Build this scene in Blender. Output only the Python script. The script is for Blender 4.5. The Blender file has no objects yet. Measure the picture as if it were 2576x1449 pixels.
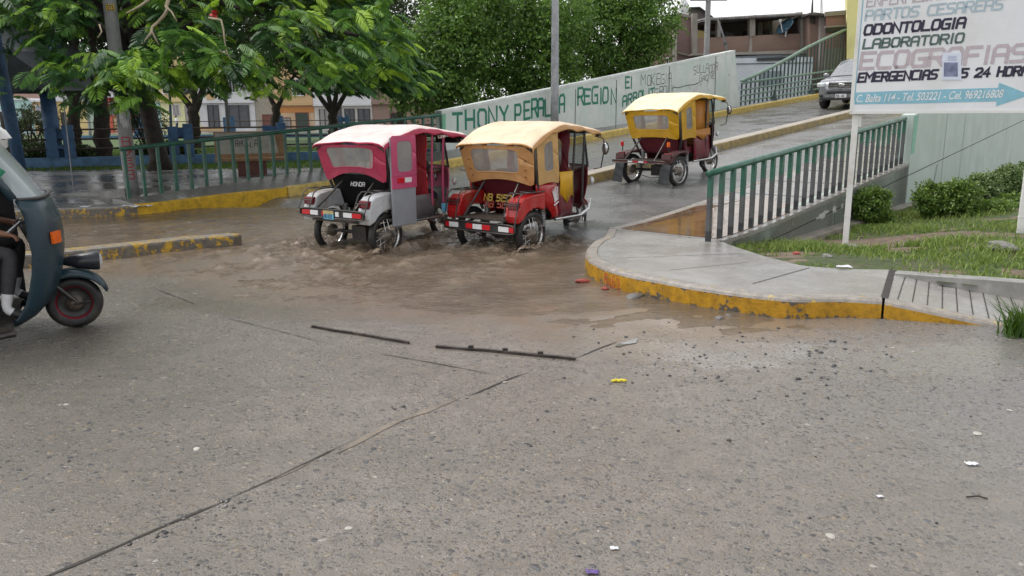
import bpy, bmesh, math, random
import numpy as np
from mathutils import Vector, Matrix
R = math.radians
rng = random.Random(7)
nr = np.random.default_rng(11)
sc = bpy.context.scene
col = sc.collection

# ---------------------------------------------------------------- camera, world, sun, exposure
CAMH, F_PX, PCX, PCY = 1.7, 2003.0, 1288.0, 724.5
TH = math.atan((PCY - 284.0) / F_PX)
ROLL = R(0.5)
cam_d = bpy.data.cameras.new("camera")
cam = bpy.data.objects.new("camera", cam_d)
col.objects.link(cam)
cam_d.sensor_width = 36.0
cam_d.lens = 36.0 * F_PX / 2576.0
cam_d.clip_start = 0.05
cam_d.clip_end = 3000
cam.location = (0, 0, CAMH)
cam.rotation_euler = (Matrix.Rotation(math.pi / 2 - TH, 3, 'X') @ Matrix.Rotation(-ROLL, 3, 'Z')).to_euler()
sc.camera = cam

SUN_EL, SUN_AZ = R(60), R(285)          # high, to the left of the camera, diffused by cloud
w = bpy.data.worlds.new("World")
sc.world = w
w.use_nodes = True
nt = w.node_tree
bg = nt.nodes["Background"]
sky = nt.nodes.new("ShaderNodeTexSky")
sky.sky_type = 'NISHITA'
sky.sun_disc = False
sky.sun_elevation = SUN_EL
sky.sun_rotation = SUN_AZ
sky.air_density = 1.0
sky.dust_density = 6.0
sky.ozone_density = 1.0
hsv = nt.nodes.new("ShaderNodeHueSaturation")
hsv.inputs["Saturation"].default_value = 0.18
hsv.inputs["Value"].default_value = 1.0
nt.links.new(sky.outputs[0], hsv.inputs["Color"])
# cloud layer: pale overcast, brightest towards the horizon
tcw = nt.nodes.new("ShaderNodeTexCoord"); spw = nt.nodes.new("ShaderNodeSeparateXYZ"); nt.links.new(tcw.outputs["Generated"], spw.inputs[0])
crw = nt.nodes.new("ShaderNodeValToRGB"); nt.links.new(spw.outputs[2], crw.inputs[0])
crw.color_ramp.elements[0].position = 0.0; crw.color_ramp.elements[0].color = (1.0, 1.0, 1.0, 1)
crw.color_ramp.elements[1].position = 0.75; crw.color_ramp.elements[1].color = (0.40, 0.41, 0.42, 1)
clw = nt.nodes.new("ShaderNodeVectorMath"); clw.operation = 'SCALE'; clw.inputs["Scale"].default_value = 5.2
nt.links.new(crw.outputs[0], clw.inputs[0])
mxw = nt.nodes.new("ShaderNodeMix"); mxw.data_type = 'RGBA'; mxw.inputs[0].default_value = 0.62
nt.links.new(hsv.outputs[0], mxw.inputs[6]); nt.links.new(clw.outputs[0], mxw.inputs[7])
nt.links.new(mxw.outputs[2], bg.inputs[0])
bg.inputs[1].default_value = 0.15
sd = bpy.data.lights.new("sun", 'SUN')
sd.energy = 0.55
sd.angle = R(25)
sd.color = (1.0, 0.97, 0.93)
sun = bpy.data.objects.new("sun", sd)
col.objects.link(sun)
sun.rotation_euler = (math.pi / 2 - SUN_EL, 0, math.pi - SUN_AZ)
sc.view_settings.view_transform = 'Standard'
sc.view_settings.look = 'None'
sc.view_settings.gamma = 1
sc.view_settings.exposure = 1.12
sc.render.engine = 'CYCLES'
sc.cycles.use_denoising = True
sc.cycles.max_bounces = 6
sc.cycles.transparent_max_bounces = 12

# ---------------------------------------------------------------- placing helpers
_c, _s = math.cos(TH), math.sin(TH)
def ray(px, py):
    dx, dy = px - PCX, py - PCY
    dx, dy = dx - ROLL * dy, dy + ROLL * dx
    x, y = dx / F_PX, -dy / F_PX
    return Vector((x, _c + y * _s, -_s + y * _c))
def at(px, py, z=0.0):
    r = ray(px, py)
    t = (z - CAMH) / r.z
    return Vector((0, 0, CAMH)) + r * t
def aty(px, py, Y):
    r = ray(px, py)
    return Vector((0, 0, CAMH)) + r * (Y / r.y)
RA = Vector((2.42, 9.74))
RU = Vector((math.sin(R(41)), math.cos(R(41))))
RN = Vector((-RU.y, RU.x))
def ramp(s, o, z=0.0):
    p = RA + RU * s + RN * o
    return Vector((p.x, p.y, z))
def ramp_so(x, y):
    d = Vector((x, y)) - RA
    return d.dot(RU), d.dot(RN)
def online(px, py, o):
    """where the sight line of a point meets the upright plane at offset o beside the ramp: (s, z)"""
    r = ray(px, py)
    B = RA + RN * o
    t = B.dot(RN) / Vector((r.x, r.y)).dot(RN)
    P = Vector((0, 0, CAMH)) + r * t
    return (Vector((P.x, P.y)) - RA).dot(RU), P.z
def road_z(s):
    a = 0.077 * (s - 1.0)
    return a if s > 2 else 0.077 * (math.log(1 + math.exp((s - 1.0) * 2.5)) / 2.5)

# numpy value noise
def _hash(ix, iy, iz, seed):
    h = (ix * 374761393 + iy * 668265263 + iz * 2147483647 + seed * 974634777) & 0xFFFFFFFF
    h = ((h ^ (h >> 13)) * 1274126177) & 0xFFFFFFFF
    h = h ^ (h >> 16)
    return (h & 0xFFFF) / 65535.0
def vnoise(x, y, z=0.0, seed=0):
    x = np.asarray(x, float); y = np.asarray(y, float); z = np.asarray(z, float) + np.zeros_like(x)
    ix, iy, iz = np.floor(x).astype(np.int64), np.floor(y).astype(np.int64), np.floor(z).astype(np.int64)
    fx, fy, fz = x - ix, y - iy, z - iz
    fx, fy, fz = [f * f * (3 - 2 * f) for f in (fx, fy, fz)]
    out = 0
    for a in (0, 1):
        for b in (0, 1):
            for c in (0, 1):
                wgt = (fx if a else 1 - fx) * (fy if b else 1 - fy) * (fz if c else 1 - fz)
                out = out + wgt * _hash(ix + a, iy + b, iz + c, seed)
    return out * 2 - 1
def fbm(x, y, z=0.0, seed=0, octs=4, gain=0.5):
    t, a = 0, 1.0
    for k in range(octs):
        t = t + a * vnoise(np.asarray(x) * 2 ** k, np.asarray(y) * 2 ** k, np.asarray(z) * 2 ** k, seed + k)
        a *= gain
    return t
def sstep(a, b, x):
    t = np.clip((np.asarray(x, float) - a) / (b - a), 0, 1)
    return t * t * (3 - 2 * t)

# ---------------------------------------------------------------- mesh helpers
class MB:
    def __init__(s):
        s.v, s.f, s.m = [], [], []
    def add(s, vs, fs, mi=0):
        b = len(s.v)
        s.v += [tuple(p) for p in vs]
        s.f += [tuple(i + b for i in f) for f in fs]
        s.m += [mi] * len(fs)
    def box(s, c, size, rot=None, mi=0, taper=1.0):
        hx, hy, hz = size[0] / 2, size[1] / 2, size[2] / 2
        vs = []
        for z in (-1, 1):
            k = taper if z > 0 else 1
            for x, y in ((-1, -1), (1, -1), (1, 1), (-1, 1)):
                vs.append(Vector((x * hx * k, y * hy * k, z * hz)))
        if rot is not None:
            vs = [rot @ v for v in vs]
        c = Vector(c)
        s.add([v + c for v in vs], [(3, 2, 1, 0), (4, 5, 6, 7), (0, 1, 5, 4), (1, 2, 6, 5), (2, 3, 7, 6), (3, 0, 4, 7)], mi)
    def bbox(s, lo, hi, mi=0):
        s.box([(a + b) / 2 for a, b in zip(lo, hi)], [b - a for a, b in zip(lo, hi)], None, mi)
    def tube(s, pts, r, n=8, mi=0, caps=True):
        pts = [Vector(p) for p in pts]
        rs = r if isinstance(r, (list, tuple)) else [r] * len(pts)
        T = []
        for i in range(len(pts)):
            a = pts[max(i - 1, 0)]; b = pts[min(i + 1, len(pts) - 1)]
            d = (b - a)
            T.append(d.normalized() if d.length > 1e-9 else Vector((0, 0, 1)))
        ref = Vector((0, 0, 1)) if abs(T[0].z) < 0.9 else Vector((1, 0, 0))
        x = T[0].cross(ref).normalized()
        vs = []
        for p, t, rr in zip(pts, T, rs):
            x = (x - t * x.dot(t))
            x = x.normalized() if x.length > 1e-6 else t.orthogonal().normalized()
            y = t.cross(x)
            for k in range(n):
                a = 2 * math.pi * k / n
                vs.append(p + (x * math.cos(a) + y * math.sin(a)) * rr)
        fs = []
        for i in range(len(pts) - 1):
            for k in range(n):
                k2 = (k + 1) % n
                fs.append((i * n + k, i * n + k2, (i + 1) * n + k2, (i + 1) * n + k))
        if caps:
            fs.append(tuple(range(n - 1, -1, -1)))
            e = (len(pts) - 1) * n
            fs.append(tuple(range(e, e + n)))
        s.add(vs, fs, mi)
    def lathe(s, prof, c, axis, n=20, mi=0, closed=False):
        """prof: list of (radius, along axis)"""
        ax = Vector(axis).normalized()
        x = ax.orthogonal().normalized(); y = ax.cross(x)
        c = Vector(c)
        vs = []
        for r, h in prof:
            for k in range(n):
                a = 2 * math.pi * k / n
                vs.append(c + ax * h + (x * math.cos(a) + y * math.sin(a)) * max(r, 1e-4))
        fs = []
        P = len(prof)
        for i in range(P if closed else P - 1):
            j = (i + 1) % P
            for k in range(n):
                k2 = (k + 1) % n
                fs.append((i * n + k, i * n + k2, j * n + k2, j * n + k))
        s.add(vs, fs, mi)
    def grid(s, P, mi=0, flip=False):
        """P: 2D list of points"""
        a, b = len(P), len(P[0])
        vs = [p for row in P for p in row]
        fs = []
        for i in range(a - 1):
            for j in range(b - 1):
                q = (i * b + j, i * b + j + 1, (i + 1) * b + j + 1, (i + 1) * b + j)
                fs.append(q[::-1] if flip else q)
        s.add(vs, fs, mi)
    def prism(s, poly, z0, z1, mi=0, mi_side=None):
        """poly in xy (ccw); z0/z1 floats or per-point lists"""
        n = len(poly)
        a = z0 if isinstance(z0, (list, tuple)) else [z0] * n
        b = z1 if isinstance(z1, (list, tuple)) else [z1] * n
        vs = [(p[0], p[1], a[i]) for i, p in enumerate(poly)] + [(p[0], p[1], b[i]) for i, p in enumerate(poly)]
        s.add(vs, [tuple(range(n - 1, -1, -1)), tuple(range(n, 2 * n))], mi)
        bse = len(s.v) - 2 * n
        for i in range(n):
            j = (i + 1) % n
            s.f.append((bse + i, bse + j, bse + n + j, bse + n + i)); s.m.append(mi if mi_side is None else mi_side)
    def plate(s, poly, o, ux, uy, un, t, mi=0):
        """flat polygon (2D) laid in a plane with axes ux, uy, thick t along un"""
        o, ux, uy, un = map(Vector, (o, ux, uy, un))
        n = len(poly)
        vs = [o + ux * p[0] + uy * p[1] for p in poly] + [o + ux * p[0] + uy * p[1] + un * t for p in poly]
        fs = [tuple(range(n - 1, -1, -1)), tuple(range(n, 2 * n))] + [(i, (i + 1) % n, n + (i + 1) % n, n + i) for i in range(n)]
        s.add(vs, fs, mi)
    def sphere(s, c, r, nu=12, nv=8, mi=0, scl=(1, 1, 1)):
        c = Vector(c)
        P = []
        for i in range(nv + 1):
            t = math.pi * i / nv
            P.append([c + Vector((r * scl[0] * math.sin(t) * math.cos(2 * math.pi * k / nu), r * scl[1] * math.sin(t) * math.sin(2 * math.pi * k / nu), r * scl[2] * math.cos(t))) for k in range(nu + 1)])
        s.grid(P, mi, flip=True)
    def build(s, name, mats, parent=None, smooth=False, bevel=0, solid=0, merge=False):
        me = bpy.data.meshes.new(name)
        me.from_pydata(s.v, [], s.f)
        mats = mats if isinstance(mats, (list, tuple)) else [mats]
        for m in mats:
            me.materials.append(m)
        if len(mats) > 1:
            me.polygons.foreach_set("material_index", s.m)
        if smooth:
            me.polygons.foreach_set("use_smooth", [True] * len(s.f))
        me.update()
        if merge:
            bm = bmesh.new(); bm.from_mesh(me)
            bmesh.ops.remove_doubles(bm, verts=bm.verts, dist=1e-4)
            bm.to_mesh(me); bm.free()
        o = bpy.data.objects.new(name, me)
        col.objects.link(o)
        if parent is not None:
            o.parent = parent
        if solid:
            md = o.modifiers.new("thick", 'SOLIDIFY'); md.thickness = solid; md.offset = 0
        if bevel:
            md = o.modifiers.new("bevel", 'BEVEL'); md.width = bevel; md.segments = 2; md.limit_method = 'ANGLE'; md.angle_limit = R(40)
        return o
def np_mesh(name, V, Fq, mats, parent=None, smooth=False, mi=None):
    """fast mesh from arrays; Fq (n,3) or (n,4)"""
    me = bpy.data.meshes.new(name)
    V = np.asarray(V, np.float32); Fq = np.asarray(Fq, np.int32)
    n, k = Fq.shape
    me.vertices.add(len(V)); me.vertices.foreach_set("co", V.ravel())
    me.loops.add(n * k); me.loops.foreach_set("vertex_index", Fq.ravel())
    me.polygons.add(n); me.polygons.foreach_set("loop_start", np.arange(0, n * k, k, dtype=np.int32))
    mats = mats if isinstance(mats, (list, tuple)) else [mats]
    for m in mats:
        me.materials.append(m)
    if mi is not None:
        me.polygons.foreach_set("material_index", np.asarray(mi, np.int32))
    if smooth:
        me.polygons.foreach_set("use_smooth", np.ones(n, bool))
    me.update(calc_edges=True)
    o = bpy.data.objects.new(name, me)
    col.objects.link(o)
    if parent is not None:
        o.parent = parent
    return o
def gridfaces(a, b):
    i, j = np.meshgrid(np.arange(a - 1), np.arange(b - 1), indexing='ij')
    q = (i * b + j).ravel()
    return np.stack([q, q + b, q + b + 1, q + 1], 1)
def tag(o, label, cat, group=None):
    o['label'] = label; o['category'] = cat
    if group: o['group'] = group
    return o
def thing(name, label, cat, loc=(0, 0, 0), rz=0.0, group=None):
    o = bpy.data.objects.new(name, None)
    col.objects.link(o)
    o.empty_display_size = 0.2
    o.location = loc; o.rotation_euler = (0, 0, rz)
    return tag(o, label, cat, group)
def struct(o, kind='structure'):
    o['kind'] = kind
    return o
def kids(o):
    return [c for c in bpy.data.objects if c.parent == o]
def copy_tree(o, parent=None):
    c = o.copy(); col.objects.link(c); c.parent = parent
    for ch in kids(o):
        copy_tree(ch, c)
    return c

# ---------------------------------------------------------------- materials
def new_mat(name):
    m = bpy.data.materials.new(name); m.use_nodes = True
    t = m.node_tree
    return m, t, t.nodes["Principled BSDF"], t.nodes["Material Output"]
def N(t, typ, **kw):
    n = t.nodes.new(typ)
    for k, v in kw.items():
        if k in n.inputs: n.inputs[k].default_value = v
        else: setattr(n, k, v)
    return n
def coords(t, scale=(1, 1, 1)):
    tc = t.nodes.new("ShaderNodeTexCoord")
    if scale == (1, 1, 1):
        return tc.outputs["Object"]
    mp = t.nodes.new("ShaderNodeMapping"); mp.inputs["Scale"].default_value = scale
    t.links.new(tc.outputs["Object"], mp.inputs[0])
    return mp.outputs[0]
def noise(t, vec, scale, detail=4, rough=0.55):
    n = t.nodes.new("ShaderNodeTexNoise")
    n.inputs["Scale"].default_value = scale; n.inputs["Detail"].default_value = detail; n.inputs["Roughness"].default_value = rough
    t.links.new(vec, n.inputs["Vector"])
    return n.outputs["Fac"]
def rampn(t, fac, stops):
    r = t.nodes.new("ShaderNodeValToRGB")
    e = r.color_ramp.elements
    while len(e) < len(stops): e.new(0.5)
    for el, (p, c) in zip(e, stops):
        el.position = p
        el.color = (c, c, c, 1) if isinstance(c, (int, float)) else (*c, 1)
    t.links.new(fac, r.inputs[0])
    return r.outputs[0]
def mixc(t, fac, a, b, mode='MIX'):
    n = t.nodes.new("ShaderNodeMix"); n.data_type = 'RGBA'; n.blend_type = mode
    for sock, v in ((n.inputs[0], fac), (n.inputs[6], a), (n.inputs[7], b)):
        if hasattr(v, 'node'): t.links.new(v, sock)
        elif isinstance(v, (int, float)): sock.default_value = v
        else: sock.default_value = (*v, 1)
    return n.outputs[2]
def math_n(t, op, a, b=None):
    n = t.nodes.new("ShaderNodeMath"); n.operation = op
    for sock, v in ((n.inputs[0], a), (n.inputs[1], b)):
        if v is None: continue
        if hasattr(v, 'node'): t.links.new(v, sock)
        else: sock.default_value = v
    return n.outputs[0]
def bump(t, bsdf, h, strength=0.3, dist=0.02):
    b = t.nodes.new("ShaderNodeBump"); b.inputs["Strength"].default_value = strength; b.inputs["Distance"].default_value = dist
    t.links.new(h, b.inputs["Height"]); t.links.new(b.outputs[0], bsdf.inputs["Normal"])
def simple(name, c, rough=0.5, metal=0.0, var=0.25, scale=8.0, bmp=0.0, dirt=None, spec=0.5, coat=0.0, alpha=None, dirt_amt=0.5):
    m, t, b, out = new_mat(name)
    v = coords(t)
    n1 = noise(t, v, scale, 5)
    dark = tuple(x * (1 - var) for x in c); lite = tuple(min(1, x * (1 + var * 0.6)) for x in c)
    colr = rampn(t, n1, [(0.3, dark), (0.7, lite)])
    if dirt:
        n2 = noise(t, v, scale * 0.35, 6, 0.65)
        f = rampn(t, n2, [(0.62 - 0.25 * dirt_amt, 0.0), (0.85 - 0.2 * dirt_amt, 1.0)])
        colr = mixc(t, f, colr, dirt)
    t.links.new(colr, b.inputs["Base Color"])
    rr = rampn(t, noise(t, v, scale * 2.3, 3), [(0.3, max(0.02, rough - 0.12)), (0.7, min(1, rough + 0.12))])
    t.links.new(rr, b.inputs["Roughness"])
    b.inputs["Metallic"].default_value = metal
    b.inputs["Specular IOR Level"].default_value = spec
    b.inputs["Coat Weight"].default_value = coat
    if alpha is not None: b.inputs["Alpha"].default_value = alpha
    if bmp: bump(t, b, noise(t, v, scale * 4, 5, 0.6), bmp, 0.02)
    return m
M = {}
def mat(key, *a, **k):
    if key not in M: M[key] = simple(key, *a, **k)
    return M[key]

# ================================================================ SETTING MATERIALS
def mat_road():
    m, t, b, out = new_mat("wet_exposed_concrete")
    v = coords(t)
    warp = t.nodes.new("ShaderNodeVectorMath"); warp.operation = 'ADD'
    nz = t.nodes.new("ShaderNodeTexNoise"); nz.inputs["Scale"].default_value = 9; t.links.new(v, nz.inputs["Vector"])
    sc_ = t.nodes.new("ShaderNodeVectorMath"); sc_.operation = 'SCALE'; sc_.inputs["Scale"].default_value = 0.06
    t.links.new(nz.outputs["Color"], sc_.inputs[0]); t.links.new(v, warp.inputs[0]); t.links.new(sc_.outputs[0], warp.inputs[1])
    vv = warp.outputs[0]
    def peb(scale, lo, hi):
        vo = t.nodes.new("ShaderNodeTexVoronoi"); vo.inputs["Scale"].default_value = scale
        vo.inputs["Randomness"].default_value = 1.0
        t.links.new(vv, vo.inputs["Vector"])
        sep = t.nodes.new("ShaderNodeSeparateColor"); t.links.new(vo.outputs["Color"], sep.inputs[0])
        size = math_n(t, 'ADD', math_n(t, 'MULTIPLY', sep.outputs[0], hi - lo), lo)
        k = math_n(t, 'DIVIDE', vo.outputs["Distance"], size)
        mask = rampn(t, k, [(0.75, 1.0), (1.0, 0.0)])
        dome = rampn(t, k, [(0.0, 1.0), (0.6, 0.8), (1.0, 0.0)])
        cc = rampn(t, sep.outputs[1], [(0.0, (0.040, 0.043, 0.050)), (0.25, (0.115, 0.112, 0.11)), (0.5, (0.20, 0.17, 0.14)), (0.66, (0.085, 0.09, 0.10)), (0.86, (0.235, 0.185, 0.13)), (0.99, (0.25, 0.22, 0.18)), (0.999, (0.45, 0.42, 0.38))])
        return mask, dome, cc
    m1, d1, c1 = peb(27, 0.08, 0.52)
    m2, d2, c2 = peb(62, 0.14, 0.56)
    m3, d3, c3 = peb(140, 0.2, 0.6)
    geo = t.nodes.new("ShaderNodeSeparateXYZ"); t.links.new(v, geo.inputs[0])
    big = noise(t, v, 0.5, 5, 0.6)
    mid = noise(t, v, 2.6, 5, 0.6)
    expo = rampn(t, math_n(t, 'ADD', math_n(t, 'MULTIPLY', big, 0.6), math_n(t, 'MULTIPLY', mid, 0.4)), [(0.33, 0.25), (0.52, 1.0)])
    mortar = rampn(t, noise(t, v, 7, 8, 0.7), [(0.25, (0.125, 0.115, 0.106)), (0.5, (0.222, 0.198, 0.178)), (0.75, (0.30, 0.27, 0.245))])
    mortar = mixc(t, rampn(t, noise(t, v, 0.35, 4), [(0.35, 0.0), (0.65, 0.65)]), mortar, (0.15, 0.125, 0.095))
    mortar = mixc(t, rampn(t, math_n(t, 'ADD', math_n(t, 'MULTIPLY', geo.outputs[0], -.16), math_n(t, 'MULTIPLY', math_n(t, 'SUBTRACT', big, .5), 1.4)), [(0.0, 0.0), (0.75, 0.9)]), mortar, (0.098, 0.092, 0.068))
    mortar = mixc(t, rampn(t, math_n(t, 'ADD', math_n(t, 'MULTIPLY', math_n(t, 'SUBTRACT', geo.outputs[0], .6), .3), math_n(t, 'MULTIPLY', math_n(t, 'SUBTRACT', big, .5), 1.6)), [(0.0, 0.0), (0.7, 0.8)]), mortar, (0.178, 0.174, 0.172))
    # dark tyre polish and oil along the wheel tracks
    trk = t.nodes.new('ShaderNodeMapping'); trk.inputs['Rotation'].default_value = (0, 0, R(22)); trk.inputs['Scale'].default_value = (.13, .8, 1); t.links.new(v, trk.inputs[0])
    mortar = mixc(t, rampn(t, noise(t, trk.outputs[0], 1.3, 5, .6), [(0.5, 0.0), (0.72, 0.38)]), mortar, (0.11, 0.103, 0.095))
    colr = mixc(t, math_n(t, 'MULTIPLY', m3, math_n(t, 'MULTIPLY', expo, 0.9)), mortar, c3)
    colr = mixc(t, math_n(t, 'MULTIPLY', m2, math_n(t, 'MULTIPLY', expo, 0.95)), colr, c2)
    colr = mixc(t, math_n(t, 'MULTIPLY', m1, math_n(t, 'MULTIPLY', expo, 0.92)), colr, c1)
    # thin mud washed over the low side near the water
    low = math_n(t, 'ADD', math_n(t, 'MULTIPLY', math_n(t, 'ADD', geo.outputs[2], .030), -30.0), math_n(t, 'MULTIPLY', math_n(t, 'SUBTRACT', mid, 0.5), 1.5))
    mudf = rampn(t, low, [(0.02, 0.0), (0.75, 0.92)])
    colr = mixc(t, mudf, colr, (0.20, 0.155, 0.118))
    t.links.new(colr, b.inputs["Base Color"])
    wet = rampn(t, math_n(t, 'ADD', math_n(t, 'MULTIPLY', noise(t, v, 0.8, 6, 0.65), 0.75), math_n(t, 'MULTIPLY', noise(t, v, 14, 3), 0.25)), [(0.38, 0.42), (0.62, 0.13)])
    wet = mixc(t, mudf, wet, (0.13, 0.13, 0.13))
    sheen = None
    for cx_, cy_, rx_, ry_ in ((3.05, 5.35, 1.5, .62), (1.55, 5.6, 1.3, .6), (4.3, 5.2, .9, .7), (0.1, 5.9, 1.4, .8), (-1.6, 7.3, 2.0, .9)):
        mpx_ = t.nodes.new("ShaderNodeMapping"); mpx_.vector_type = 'TEXTURE'
        mpx_.inputs["Location"].default_value = (cx_, cy_, 0); mpx_.inputs["Scale"].default_value = (rx_, ry_, 50)
        t.links.new(v, mpx_.inputs[0])
        ln = t.nodes.new("ShaderNodeVectorMath"); ln.operation = 'LENGTH'; t.links.new(mpx_.outputs[0], ln.inputs[0])
        e_ = math_n(t, 'SUBTRACT', 1.15, ln.outputs["Value"])
        sheen = e_ if sheen is None else math_n(t, 'MAXIMUM', sheen, e_)
    sheen = rampn(t, math_n(t, 'ADD', sheen, math_n(t, 'MULTIPLY', math_n(t, 'SUBTRACT', noise(t, v, 3.5, 7, 0.7), 0.5), 1.6)), [(0.15, 0.0), (0.6, 1.0)])
    wet = mixc(t, math_n(t, 'MULTIPLY', sheen, .9), wet, (0.06, 0.06, 0.06))
    t.links.new(wet, b.inputs["Roughness"])
    b.inputs["Specular IOR Level"].default_value = 0.5
    h = math_n(t, 'ADD', math_n(t, 'MULTIPLY', math_n(t, 'MULTIPLY', d1, expo), 1.0), math_n(t, 'MULTIPLY', math_n(t, 'MULTIPLY', d2, expo), 0.5))
    h = math_n(t, 'ADD', h, math_n(t, 'MULTIPLY', noise(t, v, 60, 4, 0.7), 0.7))
    h = math_n(t, 'ADD', h, math_n(t, 'MULTIPLY', d3, 0.25))
    h = math_n(t, 'MULTIPLY', h, math_n(t, 'SUBTRACT', 1.05, math_n(t, 'MAXIMUM', mudf, math_n(t, 'MULTIPLY', sheen, .8))))
    bump(t, b, h, 0.75, 0.009)
    return m
def mat_conc(name, c, rough=0.55, stain=(0.16, 0.15, 0.13), wet=True, sc_=1.2, bmp=.25):
    m, t, b, out = new_mat(name)
    v = coords(t)
    base = rampn(t, noise(t, v, 5 * sc_, 8, 0.7), [(0.25, tuple(x * .72 for x in c)), (0.55, c), (0.8, tuple(min(1, x * 1.18) for x in c))])
    st = rampn(t, noise(t, v, 0.9 * sc_, 6, 0.6), [(0.42, 0.0), (0.68, 0.75)])
    base = mixc(t, st, base, stain)
    t.links.new(base, b.inputs["Base Color"])
    rr = rampn(t, noise(t, v, 0.8 * sc_, 5, 0.6), [(0.38, rough), (0.6, 0.14 if wet else rough * 0.8)])
    t.links.new(rr, b.inputs["Roughness"])
    bump(t, b, noise(t, v, 40, 6, 0.7), bmp, 0.01)
    return m
def mat_kerb(name, yellow=(0.60, 0.335, 0.01), conc=(0.2, 0.18, 0.155), paint=0.5, sc_=1.0, edge=None):
    m, t, b, out = new_mat(name)
    v = coords(t)
    n1 = math_n(t, 'ADD', math_n(t, 'MULTIPLY', noise(t, v, 5.0 * sc_, 10, 0.75), 0.6), math_n(t, 'MULTIPLY', noise(t, v, 17 * sc_, 8, 0.7), 0.4))
    if edge is not None:                                     # paint scraped off along the upper edge, grime at the foot
        gz_ = t.nodes.new("ShaderNodeSeparateXYZ"); t.links.new(v, gz_.inputs[0])
        n1 = math_n(t, 'SUBTRACT', n1, rampn(t, math_n(t, 'ADD', math_n(t, 'MULTIPLY', math_n(t, 'SUBTRACT', gz_.outputs[2], edge - .06), 16.0), 0.0), [(0.0, 0.0), (1.0, 0.16)]))
        n1 = math_n(t, 'SUBTRACT', n1, rampn(t, math_n(t, 'MULTIPLY', math_n(t, 'SUBTRACT', 0.0, gz_.outputs[2]), 14.0), [(0.0, 0.0), (1.0, 0.12)]))
    yel = rampn(t, noise(t, v, 9 * sc_, 10, 0.75), [(0.3, tuple(x * .42 for x in yellow)), (0.55, yellow), (0.75, tuple(min(1, x * 1.25) for x in yellow))])
    con = rampn(t, noise(t, v, 12, 8, 0.7), [(0.25, tuple(x * .4 for x in conc)), (0.7, conc)])
    f = rampn(t, n1, [(0.56 - 0.22 * paint, 0.0), (0.575 - 0.22 * paint, 1.0)])
    cc = mixc(t, f, con, yel)
    t.links.new(cc, b.inputs["Base Color"])
    t.links.new(rampn(t, n1, [(0.4, 0.55), (0.6, 0.32)]), b.inputs["Roughness"])
    bump(t, b, math_n(t, 'ADD', noise(t, v, 45, 6, 0.7), math_n(t, 'MULTIPLY', f, 0.5)), 0.5, 0.012)
    return m
def mat_water():
    m, t, b, out = new_mat("muddy_water")
    v = coords(t)
    c = rampn(t, noise(t, v, 1.1, 6, 0.6), [(0.3, (0.085, 0.064, 0.043)), (0.7, (0.16, 0.122, 0.088))])
    # stirred pale silt where the surface stands high or breaks
    geo = t.nodes.new("ShaderNodeSeparateXYZ"); t.links.new(v, geo.inputs[0])
    hh = math_n(t, 'ADD', math_n(t, 'MULTIPLY', math_n(t, 'ADD', geo.outputs[2], 0.055), 9.0), math_n(t, 'MULTIPLY', math_n(t, 'SUBTRACT', noise(t, v, 9, 8, 0.7), 0.5), 1.0))
    c = mixc(t, rampn(t, hh, [(0.05, 0.0), (0.6, 0.85)]), c, (0.27, 0.215, 0.168))
    t.links.new(c, b.inputs["Base Color"])
    t.links.new(rampn(t, hh, [(0.1, 0.045), (0.9, 0.36)]), b.inputs["Roughness"])
    b.inputs["IOR"].default_value = 1.33
    mp = t.nodes.new("ShaderNodeMapping"); mp.inputs["Rotation"].default_value = (0, 0, R(-20)); mp.inputs["Scale"].default_value = (0.55, 1.5, 1)
    t.links.new(v, mp.inputs[0])
    h = math_n(t, 'ADD', noise(t, mp.outputs[0], 7, 5, 0.6), math_n(t, 'MULTIPLY', noise(t, v, 30, 4, 0.6), 0.35))
    bump(t, b, h, 0.5, 0.045)
    return m
def mat_wall(name, c, green=(0.30, 0.42, 0.33), streak=0.5):
    m, t, b, out = new_mat(name)
    v = coords(t)
    base = rampn(t, noise(t, v, 1.6, 8, 0.7), [(0.25, tuple(x * .8 for x in c)), (0.6, c), (0.8, tuple(min(1, x * 1.1) for x in c))])
    base = mixc(t, rampn(t, noise(t, v, 0.7, 5, 0.6), [(0.45, 0.0), (0.62, 0.55)]), base, green)
    mp = t.nodes.new("ShaderNodeMapping"); mp.inputs["Scale"].default_value = (2.2, 2.2, 0.16); t.links.new(v, mp.inputs[0])
    base = mixc(t, rampn(t, noise(t, mp.outputs[0], 2.0, 6, 0.65), [(0.52, 0.0), (0.85, streak)]), base, (0.22, 0.26, 0.21))
    chips = rampn(t, noise(t, v, 5.5, 8, 0.75), [(0.68, 0.0), (0.7, 0.6)])
    base = mixc(t, chips, base, (0.33, 0.31, 0.29))
    t.links.new(base, b.inputs["Base Color"])
    b.inputs["Roughness"].default_value = 0.55
    bump(t, b, noise(t, v, 24, 6, 0.7), 0.2, 0.01)
    return m
def mat_leaf(name, stops, rough=0.45, trans=0.3):
    m, t, b, out = new_mat(name)
    g = t.nodes.new("ShaderNodeNewGeometry")
    v = coords(t)
    n = noise(t, v, 0.9, 3)
    f = math_n(t, 'ADD', math_n(t, 'MULTIPLY', g.outputs["Random Per Island"], 0.55), math_n(t, 'MULTIPLY', n, 0.5))
    c = rampn(t, f, stops)
    t.links.new(c, b.inputs["Base Color"])
    b.inputs["Roughness"].default_value = rough
    b.inputs["Specular IOR Level"].default_value = 0.35
    tr = t.nodes.new("ShaderNodeBsdfTranslucent")
    t.links.new(mixc(t, 0.35, c, (0.25, 0.4, 0.03)), tr.inputs[0])
    mx = t.nodes.new("ShaderNodeMixShader"); mx.inputs[0].default_value = trans
    t.links.new(b.outputs[0], mx.inputs[1]); t.links.new(tr.outputs[0], mx.inputs[2]); t.links.new(mx.outputs[0], out.inputs[0])
    return m
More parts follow.
